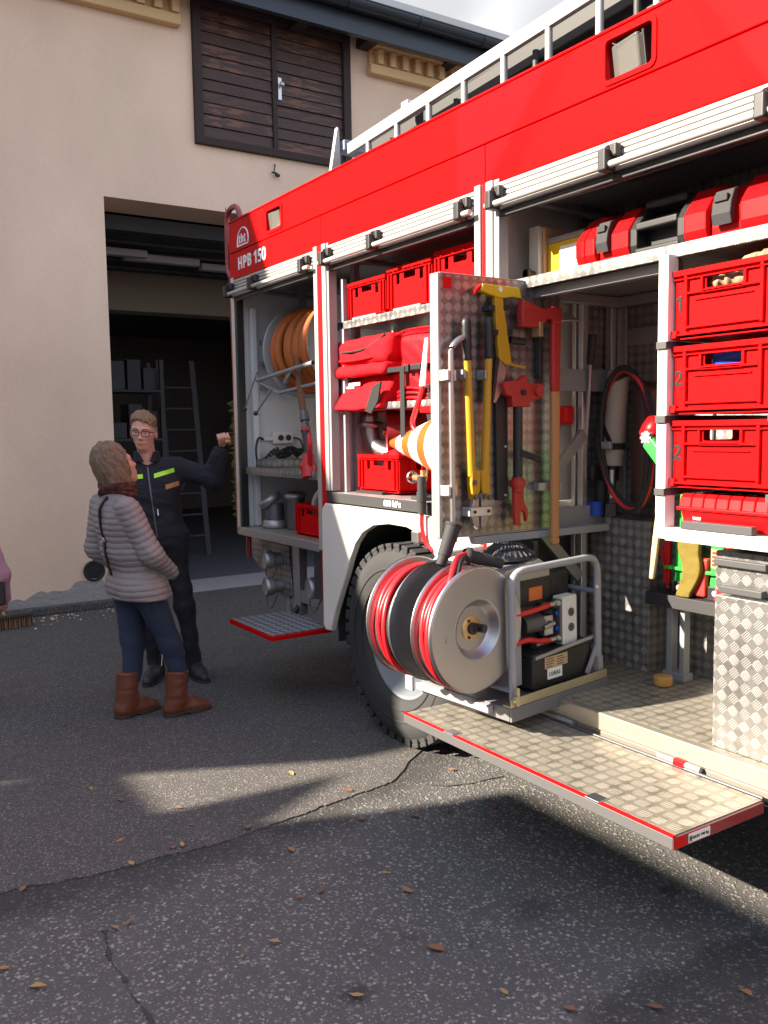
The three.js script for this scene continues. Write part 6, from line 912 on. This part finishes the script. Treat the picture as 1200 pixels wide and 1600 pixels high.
{ // ----- man in dark overalls -----
  const man = thing('person', 'person in dark navy overalls with bright green chest strips, one fist raised', 'person');
  const nk = [[0, 1.44, -0.005], [0, 1.56, 0.01], 0.058, 0.055];
  const head = makeHead(man, [0.0, 1.655, 0.03], [R(6), R(-10), R(-6)], false, M.skin, M.hairLight, (x, y, z, s) => { const d = s(x, y, z), n = 0.020 * (fbm(x * 90 + 3 + y * 30, y * 25 + z * 35, 0, 3, 4) - 0.45), line = 0.092 + 0.03 * (fbm(x * 55, z * 55, 0, 2, 8) - 0.5) - 0.018 * smooth(-0.03, 0.05, x) - Math.max(0, 0.072 - z) * 0.80; return Math.max(d - 0.005 - n - 0.014 * smooth(0.03, 0.11, y), (line - y) * 0.75); }, nk);
  const shL = [0.185, 1.425, -0.01], elL = [0.40, 1.335, 0.02], wrL = [0.475, 1.53, 0.10], hdL = [0.497, 1.60, 0.125], shR = [-0.185, 1.425, -0.01], elR = [-0.225, 1.16, 0.0], wrR = [-0.13, 0.96, 0.14];
  const legs = [[[-0.095, 0.93, 0], [-0.115, 0.50, 0.02], 0.088, 0.062], [[-0.115, 0.50, 0.02], [-0.125, 0.10, -0.02], 0.060, 0.046], [[0.095, 0.93, 0], [0.12, 0.50, 0.02], 0.088, 0.062], [[0.12, 0.50, 0.02], [0.14, 0.10, 0.0], 0.060, 0.046]];
  const fistF = fist(hdL, [0.15, 0.55, 0.8], [-0.2, 0.8, -0.5], 1), handR = relaxedHand([-0.11, 0.91, 0.165], [0.35, -1, 0.2], [1, 0, -0.4], -1);
  const bodyF = limb([[[-0.06, 1.0, 0], [0.06, 1.0, 0], 0.10, 0.10], [[0, 1.0, 0], [0, 1.3, -0.01], 0.085, 0.08], [shR, shL, 0.045, 0.045], [shL, elL, 0.05, 0.04], [elL, wrL, 0.04, 0.028], [wrL, hdL, 0.028, 0.022], [shR, elR, 0.05, 0.04], [elR, wrR, 0.04, 0.028], ...legs.map(([a, b, r, q]) => [a, b, r - 0.02, q - 0.015]), [nk[0], nk[1], 0.056, 0.054]], 0.05);
  mesh('body', [field(wrap((p) => Math.min(bodyF(p), 9)), [-0.36, 0.06, -0.2], [0.56, 1.5, 0.24], 0.012), head.geo, field(wrap(fistF), [hdL[0] - 0.12, hdL[1] - 0.12, hdL[2] - 0.12], [hdL[0] + 0.12, hdL[1] + 0.12, hdL[2] + 0.12], 0.0035), field(wrap(handR), [-0.26, 0.70, 0.04], [0.1, 1.0, 0.32], 0.005)], M.skin, man);
  const wr = (p, a) => a * (fbm(p[0] * 9 + 3, p[1] * 13, 0, 3, 6) - 0.5 + 0.7 * (fbm(p[1] * 16 + p[0] * 6, p[2] * 11 + 7, 0, 2, 9) - 0.5));
  const suit = limb([[[-0.07, 0.96, 0], [0.07, 0.96, 0], 0.125, 0.125], [[-0.05, 1.02, 0], [-0.07, 1.30, 0.0], 0.12, 0.118], [[0.05, 1.02, 0], [0.07, 1.30, 0.0], 0.12, 0.118], [[-0.15, 1.415, -0.01], [0.15, 1.415, -0.01], 0.072, 0.072], [shL, elL, 0.074, 0.062], [elL, wrL, 0.062, 0.044], [shR, elR, 0.074, 0.06], [elR, wrR, 0.06, 0.045], ...legs], 0.06);
  const suitF = (p) => Math.max(suit(p) + wr(p, 0.022), 0.05 - p[1], Math.abs(p[0]) < 0.22 ? p[1] - 1.49 : -1, p[0] > 0.3 ? (p[0] - 0.475) * 0.3 + (p[1] - 1.545) * 0.85 + (p[2] - 0.10) * 0.3 : -1);
  mesh('overalls', field(wrap(suitF), [-0.40, 0.04, -0.22], [0.60, 1.56, 0.26], 0.009), M.navy, man);
  mesh('collar', [field(wrap((p) => { const d = Math.hypot(p[0], p[2] - 0.002 + (p[1] - 1.5) * 0.1) - 0.075 + (p[1] - 1.5) * 0.12; const open = Math.abs(p[0]) - 0.012 - 0.5 * Math.max(0, p[1] - 1.455); return Math.max(Math.abs(d) - 0.007, Math.abs(p[1] - 1.495) - 0.035, p[2] > 0.03 ? -open : -1); }), [-0.13, 1.43, -0.13], [0.13, 1.56, 0.14], 0.006)], M.navy, man);
  const S3 = (x, y, z) => suitF([x, y, z]);
  for (const s of [-1, 1]) mesh('chest_strip', patch(S3, (u, v) => [s * mix(0.035, 0.165, u), 1.358 + 0.028 * v + (s > 0 ? 0.035 * u : -0.012 * u)], 14, 2, 0.004), M.neon, man);
  mesh('name_badge', patch(S3, (u, v) => [mix(0.10, 0.185, u), 1.285 + 0.03 * v + 0.02 * u], 6, 2, 0.004), M.ash, man);
  mesh('pocket_flap', patch(S3, (u, v) => [mix(0.07, 0.185, u), 1.235 + 0.035 * v - 0.02 * (1 - Math.abs(2 * u - 1))], 8, 2, 0.005), M.navyDark, man);
  mesh('zip', patch(S3, (u, v) => [-0.004 + 0.008 * v + 0.01 * u, mix(1.43, 0.98, u)], 20, 1, 0.003), M.steelDark, man);
  mesh('zip_pull', patch(S3, (u, v) => [0.03 + 0.006 * v, mix(1.12, 1.16, u)], 3, 1, 0.007), M.alu, man);
  mesh('hair', head.hair, M.hairLight, man); faceParts(man, head, false);
  const gl = []; for (const s of [-1, 1]) { const p = []; for (const [x, y] of rrect(0.009, 0.056, -0.017, 0.017, 0.009, 3)) p.push([s * x, y + 0.002, 0.098 - 0.35 * Math.max(0, x - 0.02)]); gl.push(tube(p, 0.0022, 48, 6, true)); gl.push(tube([[s * 0.056, 0.012, 0.086], [s * 0.072, 0.010, 0.06], [s * 0.079, 0.006, 0.0]], 0.0022, 14, 6)); } gl.push(tube([[-0.009, 0.006, 0.098], [0, 0.009, 0.100], [0.009, 0.006, 0.098]], 0.002, 8, 6));
  mesh('glasses', head.F(gl), M.black, man);
  for (const [x, z, yw] of [[-0.125, -0.01, R(-14)], [0.145, 0.0, R(24)]]) { const f = shoe(x, z, yw, 0.24, 0.17, 1.06); const b = mesh('boot', field(wrap((p) => Math.max(f(p), 0.012 - p[1], p[1] - 0.17)), [x - 0.2, 0, z - 0.2], [x + 0.22, 0.2, z + 0.28], 0.007), M.black, man); mesh('sole', field(wrap((p) => Math.max(f([p[0], Math.max(p[1], 0.03), p[2]]) - 0.004, -p[1], p[1] - 0.022)), [x - 0.2, -0.01, z - 0.2], [x + 0.22, 0.04, z + 0.28], 0.007), M.blackSoft, b); }
  mesh('trouser_piping', tube([[-0.06, 0.42, 0.065], [-0.065, 0.30, 0.05], [-0.06, 0.2, 0.045], [-0.075, 0.11, 0.04]], 0.003, 24, 5), M.markWhite, man);
  lean(man, (p) => { p[0] -= 0.085 * Math.max(0, p[1] - 0.1); }); man.position.set(1.955, 0, -5.60); man.rotation.y = R(-22);
}
{ // ----- woman in the quilted jacket, seen from behind -----
  const w = thing('person', 'person in grey quilted jacket, jeans and brown boots, seen from behind', 'person');
  const nk = [[0, 1.30, -0.02], [0, 1.40, 0.01], 0.05, 0.048];
  const head = makeHead(w, [0.0, 1.475, 0.05], [R(-16), R(6), R(0)], true, M.skinPink, M.hairBrown, (x, y, z, s) => {
    const d = s(x, y, z), n = 0.022 * (fbm(x * 45 + 3 + y * 12, y * 16 + z * 30, 0, 3, 4) - 0.4) + 0.008 * (fbm(x * 160, z * 160 + y * 20, 0, 2, 3) - 0.5);
    const shell = ell([x, y, z], [0, 0.03, -0.025], [0.103, 0.112, 0.112]), back = ell([x, y, z], [0, -0.06, -0.055], [0.098, 0.10, 0.085]);
    let h = smin(shell, back, 0.04) - n; const face = Math.max(z - 0.028 - 0.12 * Math.max(0, y - 0.0), -(0.09 - y)); h = Math.max(h, -Math.max(0.0 - (z - 0.028 - 0.55 * Math.max(0, y - 0.035)), y - 0.088)); return Math.max(h, -0.155 - y + 0.25 * Math.max(0, z)); }, nk);
  const shR = [-0.165, 1.235, -0.02], elR = [-0.225, 0.985, 0.03], wrR = [-0.14, 0.865, 0.15], shL = [0.165, 1.235, -0.02], elL = [0.235, 0.98, -0.09], wrL = [0.185, 0.84, 0.03];
  const legs = [[[-0.085, 0.80, 0.0], [-0.09, 0.44, 0.075], 0.098, 0.066], [[-0.09, 0.44, 0.075], [-0.09, 0.20, 0.09], 0.064, 0.052], [[0.085, 0.80, -0.01], [0.09, 0.44, -0.07], 0.098, 0.066], [[0.09, 0.44, -0.07], [0.09, 0.20, -0.13], 0.064, 0.052]];
  const bodyF = limb([[[-0.06, 0.84, 0], [0.06, 0.84, 0], 0.10, 0.10], [[0, 0.9, 0], [0, 1.16, 0], 0.09, 0.10], [shR, shL, 0.045, 0.045], [shL, elL, 0.042, 0.034], [elL, wrL, 0.034, 0.026], [shR, elR, 0.042, 0.034], [elR, wrR, 0.034, 0.026], ...legs.map(([a, b, r, q]) => [a, b, r - 0.015, q - 0.012]), [nk[0], nk[1], 0.048, 0.046]], 0.04);
  const hR = relaxedHand([-0.10, 0.84, 0.12], [0.6, -0.35, -0.2], [0, 0, -1], 1), hL = relaxedHand([0.12, 0.83, 0.05], [-0.6, -0.3, 0.1], [0, 0, -1], -1);
  mesh('body', [field(wrap(bodyF), [-0.32, 0.18, -0.24], [0.32, 1.38, 0.24], 0.012), head.geo, field(wrap(hR), [-0.22, 0.70, -0.02], [0.1, 0.95, 0.26], 0.006), field(wrap(hL), [-0.08, 0.68, -0.08], [0.24, 0.95, 0.18], 0.006)], M.skinPink, w);
  const sleeve = (p, a, b, c) => Math.min(0, 0), torso = limb([[[-0.085, 0.76, 0.0], [0.085, 0.76, 0.0], 0.15, 0.15], [[-0.075, 0.98, 0.0], [0.075, 0.98, 0.0], 0.13, 0.13], [[-0.085, 1.14, -0.01], [0.085, 1.14, -0.01], 0.118, 0.118], [[-0.12, 1.225, -0.02], [0.12, 1.225, -0.02], 0.066, 0.066], [[0, 1.24, -0.02], [0, 1.315, -0.005], 0.075, 0.066]], 0.07);
  const armR = limb([[shR, elR, 0.075, 0.064], [elR, wrR, 0.064, 0.052]], 0.04), armL = limb([[shL, elL, 0.075, 0.064], [elL, wrL, 0.064, 0.052]], 0.04);
  const rib = (t) => 0.0062 * Math.pow(Math.abs(Math.sin(t * Math.PI)), 0.55);
  const jacketF = (p) => { const t = torso(p), c = p[1] + 0.12 * p[0] * 0 - 0.05 * p[2], a = armR(p), b = armL(p); const dt = t - rib(c / 0.034) + 0.006, u = (p[1] * 0.93 - p[2] * 0.38), da = a - rib(u / 0.032) + 0.004, db = b - rib((p[1] * 0.95 + p[2] * 0.1) / 0.032) + 0.004; const d = smin(smin(dt, da, 0.014), db, 0.014), hem = 0.725 + 0.05 * smooth(0.0, -0.2, p[0]) * 0 - 0.16 * p[2] * 0; return Math.max(d + 0.010 * (fbm(p[0] * 12, p[1] * 12 + p[2] * 9, 0, 3, 2) - 0.5), hem - p[1], p[1] - 1.335); };
  mesh('jacket', field(wrap(jacketF), [-0.34, 0.70, -0.24], [0.34, 1.36, 0.26], 0.0062), M.quilt, w);
  { const p = []; for (let k = 0; k < 30; k++) { const a = k / 30 * 2 * Math.PI; p.push([0.228 * Math.cos(a), 0.728, 0.146 * Math.sin(a)]); } mesh('hem', tube(p, 0.0095, 60, 7, true), M.quilt, w); }
  const jeansF = limb([[[-0.065, 0.80, 0.0], [0.065, 0.80, 0.0], 0.108, 0.108], ...legs], 0.035); mesh('jeans', field(wrap((p) => Math.max(jeansF(p) + 0.010 * (fbm(p[0] * 9, p[1] * 22 + p[2] * 8, 0, 3, 4) - 0.5), p[1] - 0.80, 0.20 - p[1])), [-0.24, 0.18, -0.24], [0.24, 0.94, 0.2], 0.008), M.denim, w);
  for (const [x, z, yw] of [[-0.09, 0.10, R(-6)], [0.09, -0.125, R(4)]]) { const f = shoe(x, z, yw, 0.235, 0.25, 0.98), sh = limb([[[x, 0.10, z - 0.035], [x, 0.27, z - 0.014], 0.052, 0.059]], 0.02); const bt = mesh('boot', field(wrap((p) => Math.max(smin(f(p), sh(p), 0.03) + 0.006 * (fbm(p[0] * 14, p[1] * 26, 0, 3, 7) - 0.5), 0.02 - p[1], p[1] - 0.272)), [x - 0.14, 0, z - 0.18], [x + 0.14, 0.29, z + 0.24], 0.007), M.boot, w); mesh('sole', field(wrap((p) => Math.max(f([p[0], Math.max(p[1], 0.036), p[2]]) - 0.003, -p[1], p[1] - 0.026, p[2] > z - 0.02 && p[2] < z + 0.03 ? 0.012 - p[1] : -1)), [x - 0.14, -0.01, z - 0.18], [x + 0.14, 0.04, z + 0.24], 0.006), M.bootSole, bt); }
  mesh('hair', head.hair, M.hairBrown, w); faceParts(w, head, true);
  mesh('scarf', [0, 1, 2].map((k) => { const p = []; for (let a = 0; a < 18; a++) { const t = a / 18 * 2 * Math.PI; p.push([(0.072 + 0.006 * k) * Math.cos(t), 1.32 + 0.018 * k + 0.012 * Math.sin(t * 2 + k), 0.005 + (0.074 + 0.008 * Math.sin(t * 3 + k)) * Math.sin(t) + (Math.sin(t) > 0 ? 0.02 : 0)]); } return tube(p, 0.021, 50, 9, true); }), M.scarf, w);
  { const JF = (p) => jacketF(p), pts = []; for (const [x, y] of [[-0.06, 1.30], [-0.03, 1.24], [-0.008, 1.16], [0.006, 1.06], [0.016, 0.96], [0.03, 0.86]]) { let z = -0.35; for (let k = 0; k < 60; k++) { const d = JF([x, y, z]); if (d < 0.001) break; z += d * 0.7; } pts.push([x, y, z - 0.004]); } mesh('bag_strap', tube(pts, 0.0085, 60, 6), M.black, w); mesh('strap_ring', lathe([[0.014, 0], [0.018, 0.004], [0.014, 0.008], [0.011, 0.004], [0.014, 0]], [pts[3][0], pts[3][1], pts[3][2] - 0.008], [0, 0, 1], 18), M.alu, w); }
  lean(w, (p) => { p[2] -= 0.20 * Math.max(0, p[1] - 0.25); }); w.position.set(1.63, 0, -4.94); w.rotation.y = R(97);
}
{ // ----- person in pink knitwear, only an arm in the picture -----
  const q = thing('person', 'person in a pink knitted sweater whose arm reaches in at the left edge', 'person');
  const nk = [[0, 1.36, -0.01], [0, 1.47, 0.01], 0.052, 0.05];
  const head = makeHead(q, [0, 1.55, 0.03], [0, 0, 0], true, M.skin, M.hairBrown, (x, y, z, s) => Math.max(ell([x, y, z], [0, 0.0, -0.025], [0.10, 0.13, 0.11]), -Math.max(0.035 - z, y - 0.075)), nk);
  const shR = [-0.17, 1.31, -0.01], elR = [-0.245, 1.06, -0.03], wrR = [-0.265, 0.865, 0.07], shL = [0.17, 1.31, -0.01], elL = [0.22, 1.06, -0.03], wrL = [0.2, 0.84, 0.08];
  const legs = [[[-0.085, 0.86, 0], [-0.10, 0.46, 0.02], 0.09, 0.06], [[-0.10, 0.46, 0.02], [-0.10, 0.08, -0.02], 0.058, 0.042], [[0.085, 0.86, 0], [0.10, 0.46, 0.02], 0.09, 0.06], [[0.10, 0.46, 0.02], [0.10, 0.08, -0.02], 0.058, 0.042]];
  const hR = relaxedHand([-0.262, 0.835, 0.085], [0.1, -1, 0.25], [0.6, 0, 0.8], -1), hL = relaxedHand([0.2, 0.80, 0.1], [0, -1, 0.2], [-1, 0, 0], 1), bodyF = limb([[[-0.06, 0.9, 0], [0.06, 0.9, 0], 0.09, 0.09], [[0, 0.95, 0], [0, 1.2, 0], 0.09, 0.1], [shR, shL, 0.045, 0.045], [shL, elL, 0.04, 0.033], [elL, wrL, 0.033, 0.025], [shR, elR, 0.04, 0.033], [elR, wrR, 0.033, 0.025], ...legs.map(([a, b, r, e]) => [a, b, r - 0.012, e - 0.01]), [nk[0], nk[1], 0.05, 0.048]], 0.04);
  mesh('body', [field(wrap(bodyF), [-0.34, 0.05, -0.2], [0.32, 1.42, 0.22], 0.014), head.geo, field(wrap(hR), [-0.38, 0.62, 0.0], [-0.14, 0.92, 0.26], 0.004), field(wrap(hL), [0.08, 0.6, 0], [0.32, 0.88, 0.26], 0.006)], M.skinPink, q);
  const sw = limb([[[-0.07, 0.86, 0], [0.07, 0.86, 0], 0.14, 0.14], [[-0.07, 1.15, 0], [0.07, 1.15, 0], 0.125, 0.125], [[-0.13, 1.30, -0.01], [0.13, 1.30, -0.01], 0.072, 0.072], [shR, elR, 0.075, 0.066], [elR, wrR, 0.068, 0.052], [shL, elL, 0.075, 0.066], [elL, wrL, 0.068, 0.052]], 0.05);
  mesh('sweater', field(wrap((p) => Math.max(sw(p) + 0.012 * (fbm(p[0] * 10, p[1] * 14 + p[2] * 8, 0, 3, 3) - 0.5), 0.78 - p[1] + (Math.hypot(p[0] + 0.265, p[2] - 0.07) < 0.13 ? 0 : 0), p[1] - 1.38)), [-0.36, 0.76, -0.2], [0.34, 1.4, 0.22], 0.009), M.pinkKnit, q);
  const tr = limb(legs, 0.03); mesh('trousers', field(wrap((p) => Math.max(tr(p), p[1] - 0.9, 0.06 - p[1])), [-0.22, 0.04, -0.14], [0.22, 0.92, 0.14], 0.01), M.denim, q);
  for (const x of [-0.1, 0.1]) { const f = shoe(x, 0, 0, 0.23, 0.1, 0.95); mesh('shoe', field(wrap((p) => Math.max(f(p), -p[1], p[1] - 0.1)), [x - 0.12, -0.01, -0.16], [x + 0.12, 0.13, 0.22], 0.009), M.black, q); }
  mesh('hair', head.hair, M.hairBrown, q); faceParts(q, head, true);
  q.scale.setScalar(0.76); q.position.set(0.742, 0, -5.70); q.rotation.y = R(172);
  one('shoulder_bag', [B(0.885, 0.935, 0.63, 0.83, -5.64, -5.60, 0.012), tube([[0.91, 0.82, -5.62], [0.90, 0.9, -5.63], [0.87, 1.0, -5.66]], 0.006, 12, 6)], M.black, 'small black bag hanging beside the pink sweater', 'bag');
}


// ---------- small things ----------
{ // broom head against the wall, at the left edge
  const br = thing('push_broom', 'push broom with stiff brown bristles standing by the wall', 'broom', [1.35, 0.01, -7.9]);
  mesh('block', bar([1.08, 0.115, -7.86], [1.53, 0.115, -7.93], 0.07, 0.03, 0.006), std('broomWood', [0.05, 0.035, 0.03], 0.7), br);
  const bm = [std('bristleA', [0.16, 0.085, 0.035], 0.85), std('bristleB', [0.10, 0.055, 0.025], 0.85)];
  for (let k = 0; k < 22; k++) for (let j = 0; j < 3; j++) { const t = (k + 0.5) / 22, x = mix(1.08, 1.53, t), z = mix(-7.86, -7.93, t) + (j - 1) * 0.02; mesh('bristle_tuft', cyl([x, 0.1, z], [x + (hash(k, j) - 0.5) * 0.02, 0.009, z + (j - 1) * 0.012 + (hash(k, j, 2) - 0.5) * 0.01], 0.007, 0.011, 6), bm[(k + j) % 2], br); }
  mesh('stick', cyl([1.3, 0.125, -7.9], [0.75, 1.35, -8.3], 0.013), M.ash, br);
}
{ // fallen leaves
  const leafM = [[0.30, 0.15, 0.06], [0.22, 0.10, 0.05], [0.36, 0.23, 0.08], [0.15, 0.08, 0.045]].map((c, i) => new THREE.MeshPhysicalMaterial({ color: lin(...c), roughness: 0.8, side: THREE.DoubleSide })), rd = rng(12);
  const place = [[1.618,-4.209],[1.71,-4.068],[1,-4.051],[1.075,-3.844],[1.263,-3.615],[1.247,-3.42],[0.935,-3.241],[1.43,-3.257],[0.953,-3.451],[0.551,-3.278],[1.845,-3.677],[1.963,-3.347],[2.501,-3.272],[1.863,-3.063],[1.695,-2.624],[1.435,-2.65],[1.692,-2.473],[1.565,-2.137],[1.238,-2.075],[1.05,-2.45],[0.757,-2.833],[0.799,-2.837],[1.601,-1.847],[1.908,-1.558],[0.402,-2.807],[1.705,-1.687],[0.473,-2.652],[1.11,-5.043],[1.492,-2.99],[2.062,-2.954],[1.161,-2.458],[2.399,-2.842],[2.009,-3.052],[1.112,-3.274],[1.149,-3.268],[1.183,-4.304],[2.176,-1.45],[1.356,-2.652]];
  const rows = ['beyond the sunlit patch', 'around the sunlit patch', 'just below the sunlit patch', 'in the middle foreground', 'in the near foreground', 'at the bottom edge'], cols = ['left of centre', 'left', 'far left', 'centre', 'right of centre', 'right'], tone = ['tan', 'brown', 'yellow', 'dark brown'];
  const where = [[0,0],[0,0],[1,1],[1,1],[2,0],[2,0],[3,1],[2,0],[2,1],[3,2],[1,3],[1,3],[1,4],[2,3],[3,4],[3,3],[3,4],[4,4],[5,3],[4,0],[4,1],[4,1],[5,5],[5,5],[4,2],[5,5],[5,2],[0,2],[2,3],[2,4],[4,3],[2,5],[2,4],[2,0],[2,0],[0,1],[5,5],[3,3]];
  place.forEach(([x, z], i) => {
    const s = 0.015 + 0.013 * rd(), w = 0.42 + 0.22 * rd(), pts = [], n = 12, bend = (rd() - 0.5) * 0.5, half = (sg) => Array.from({ length: n - 1 }, (_, q) => { const t = (q + 1) / n, h = w * s * Math.pow(Math.sin(Math.PI * t), 0.8) * (1.15 - 0.5 * t) * (q % 2 ? 0.86 : 1.04) * (0.85 + 0.3 * rd()); return [(2 * t - 1) * s, sg * h + bend * s * (t - 0.5) ** 2]; }); pts.push([-s * 1.25, 0.0009], [-s, 0.0014], ...half(1), [s * 1.05, bend * s * 0.25], ...half(-1).reverse(), [-s, -0.0014], [-s * 1.25, -0.0009]); pts.reverse();
    const g = poly('y', pts, 0, 0.0008), p = g.attributes.position; const cu = 10 + 22 * rd(), cx = (rd() - 0.3) * 9; for (let k = 0; k < p.count; k++) { const X = p.getX(k), Z = p.getZ(k); p.setY(k, p.getY(k) + cu * Z * Z + cx * X * X); } g.computeVertexNormals();
    const m = new THREE.Mesh(boxUV(g.index ? g.toNonIndexed() : g), leafM[i % 4]); m.castShadow = m.receiveShadow = true; m.name = numbered('fallen_leaf'); m.position.set(x, 0.0105, z); m.rotation.set((rd() - 0.5) * 0.3, rd() * 6.28, (rd() - 0.5) * 0.3); scene.add(m);
    tag(m, `small dry ${tone[i % 4]} leaf on the asphalt ${rows[where[i][0]]}, ${cols[where[i][1]]}`, 'leaf', 'fallen leaves scattered on the asphalt');
  });
}
{ // crumbs of plaster below the wall
  const rd = rng(77), a = []; for (let k = 0; k < 60; k++) { const x = 1.35 + rd() * 1.0, z = -8.2 + 0.5 * rd() * rd(), s = 0.004 + 0.014 * rd() * rd(); a.push(ball([x, 0.008 + s * 0.4, z], [s, s * 0.6, s * 0.8], 6)); }
  const m = mesh('plaster_crumbs', a, M.plaster); m.userData.kind = 'stuff'; tag(m, 'pale crumbs of plaster on the asphalt below the wall', 'debris');
}
{ // bristly strip at the far gate jamb, behind the truck
  const rd = rng(9), a = []; for (let k = 0; k < 260; k++) { const y = 0.75 + 1.2 * rd(), x = 3.56 + 0.08 * rd(), z = -8.25 + 0.1 * rd(), l = 0.04 + 0.05 * rd(), g = B(-l / 2, l / 2, -0.006, 0.006, -0.002, 0.002); g.rotateZ(-0.5 + rd()).rotateY(rd() * 3).translate(x, y, z); a.push(g); }
  const p = thing('hanging_garland', 'thin strip of yellow green leaves hanging behind the truck corner', 'plant', [3.66, 0.7, -8.2]);
  mesh('leaves', a, std('garland', [0.10, 0.11, 0.02], 0.8), p).userData.kind = 'stuff'; mesh('stem', cyl([3.60, 0.75, -8.2], [3.60, 3.85, -8.3], 0.004), M.broomWood, p);
}

renderer.render(scene, camera);
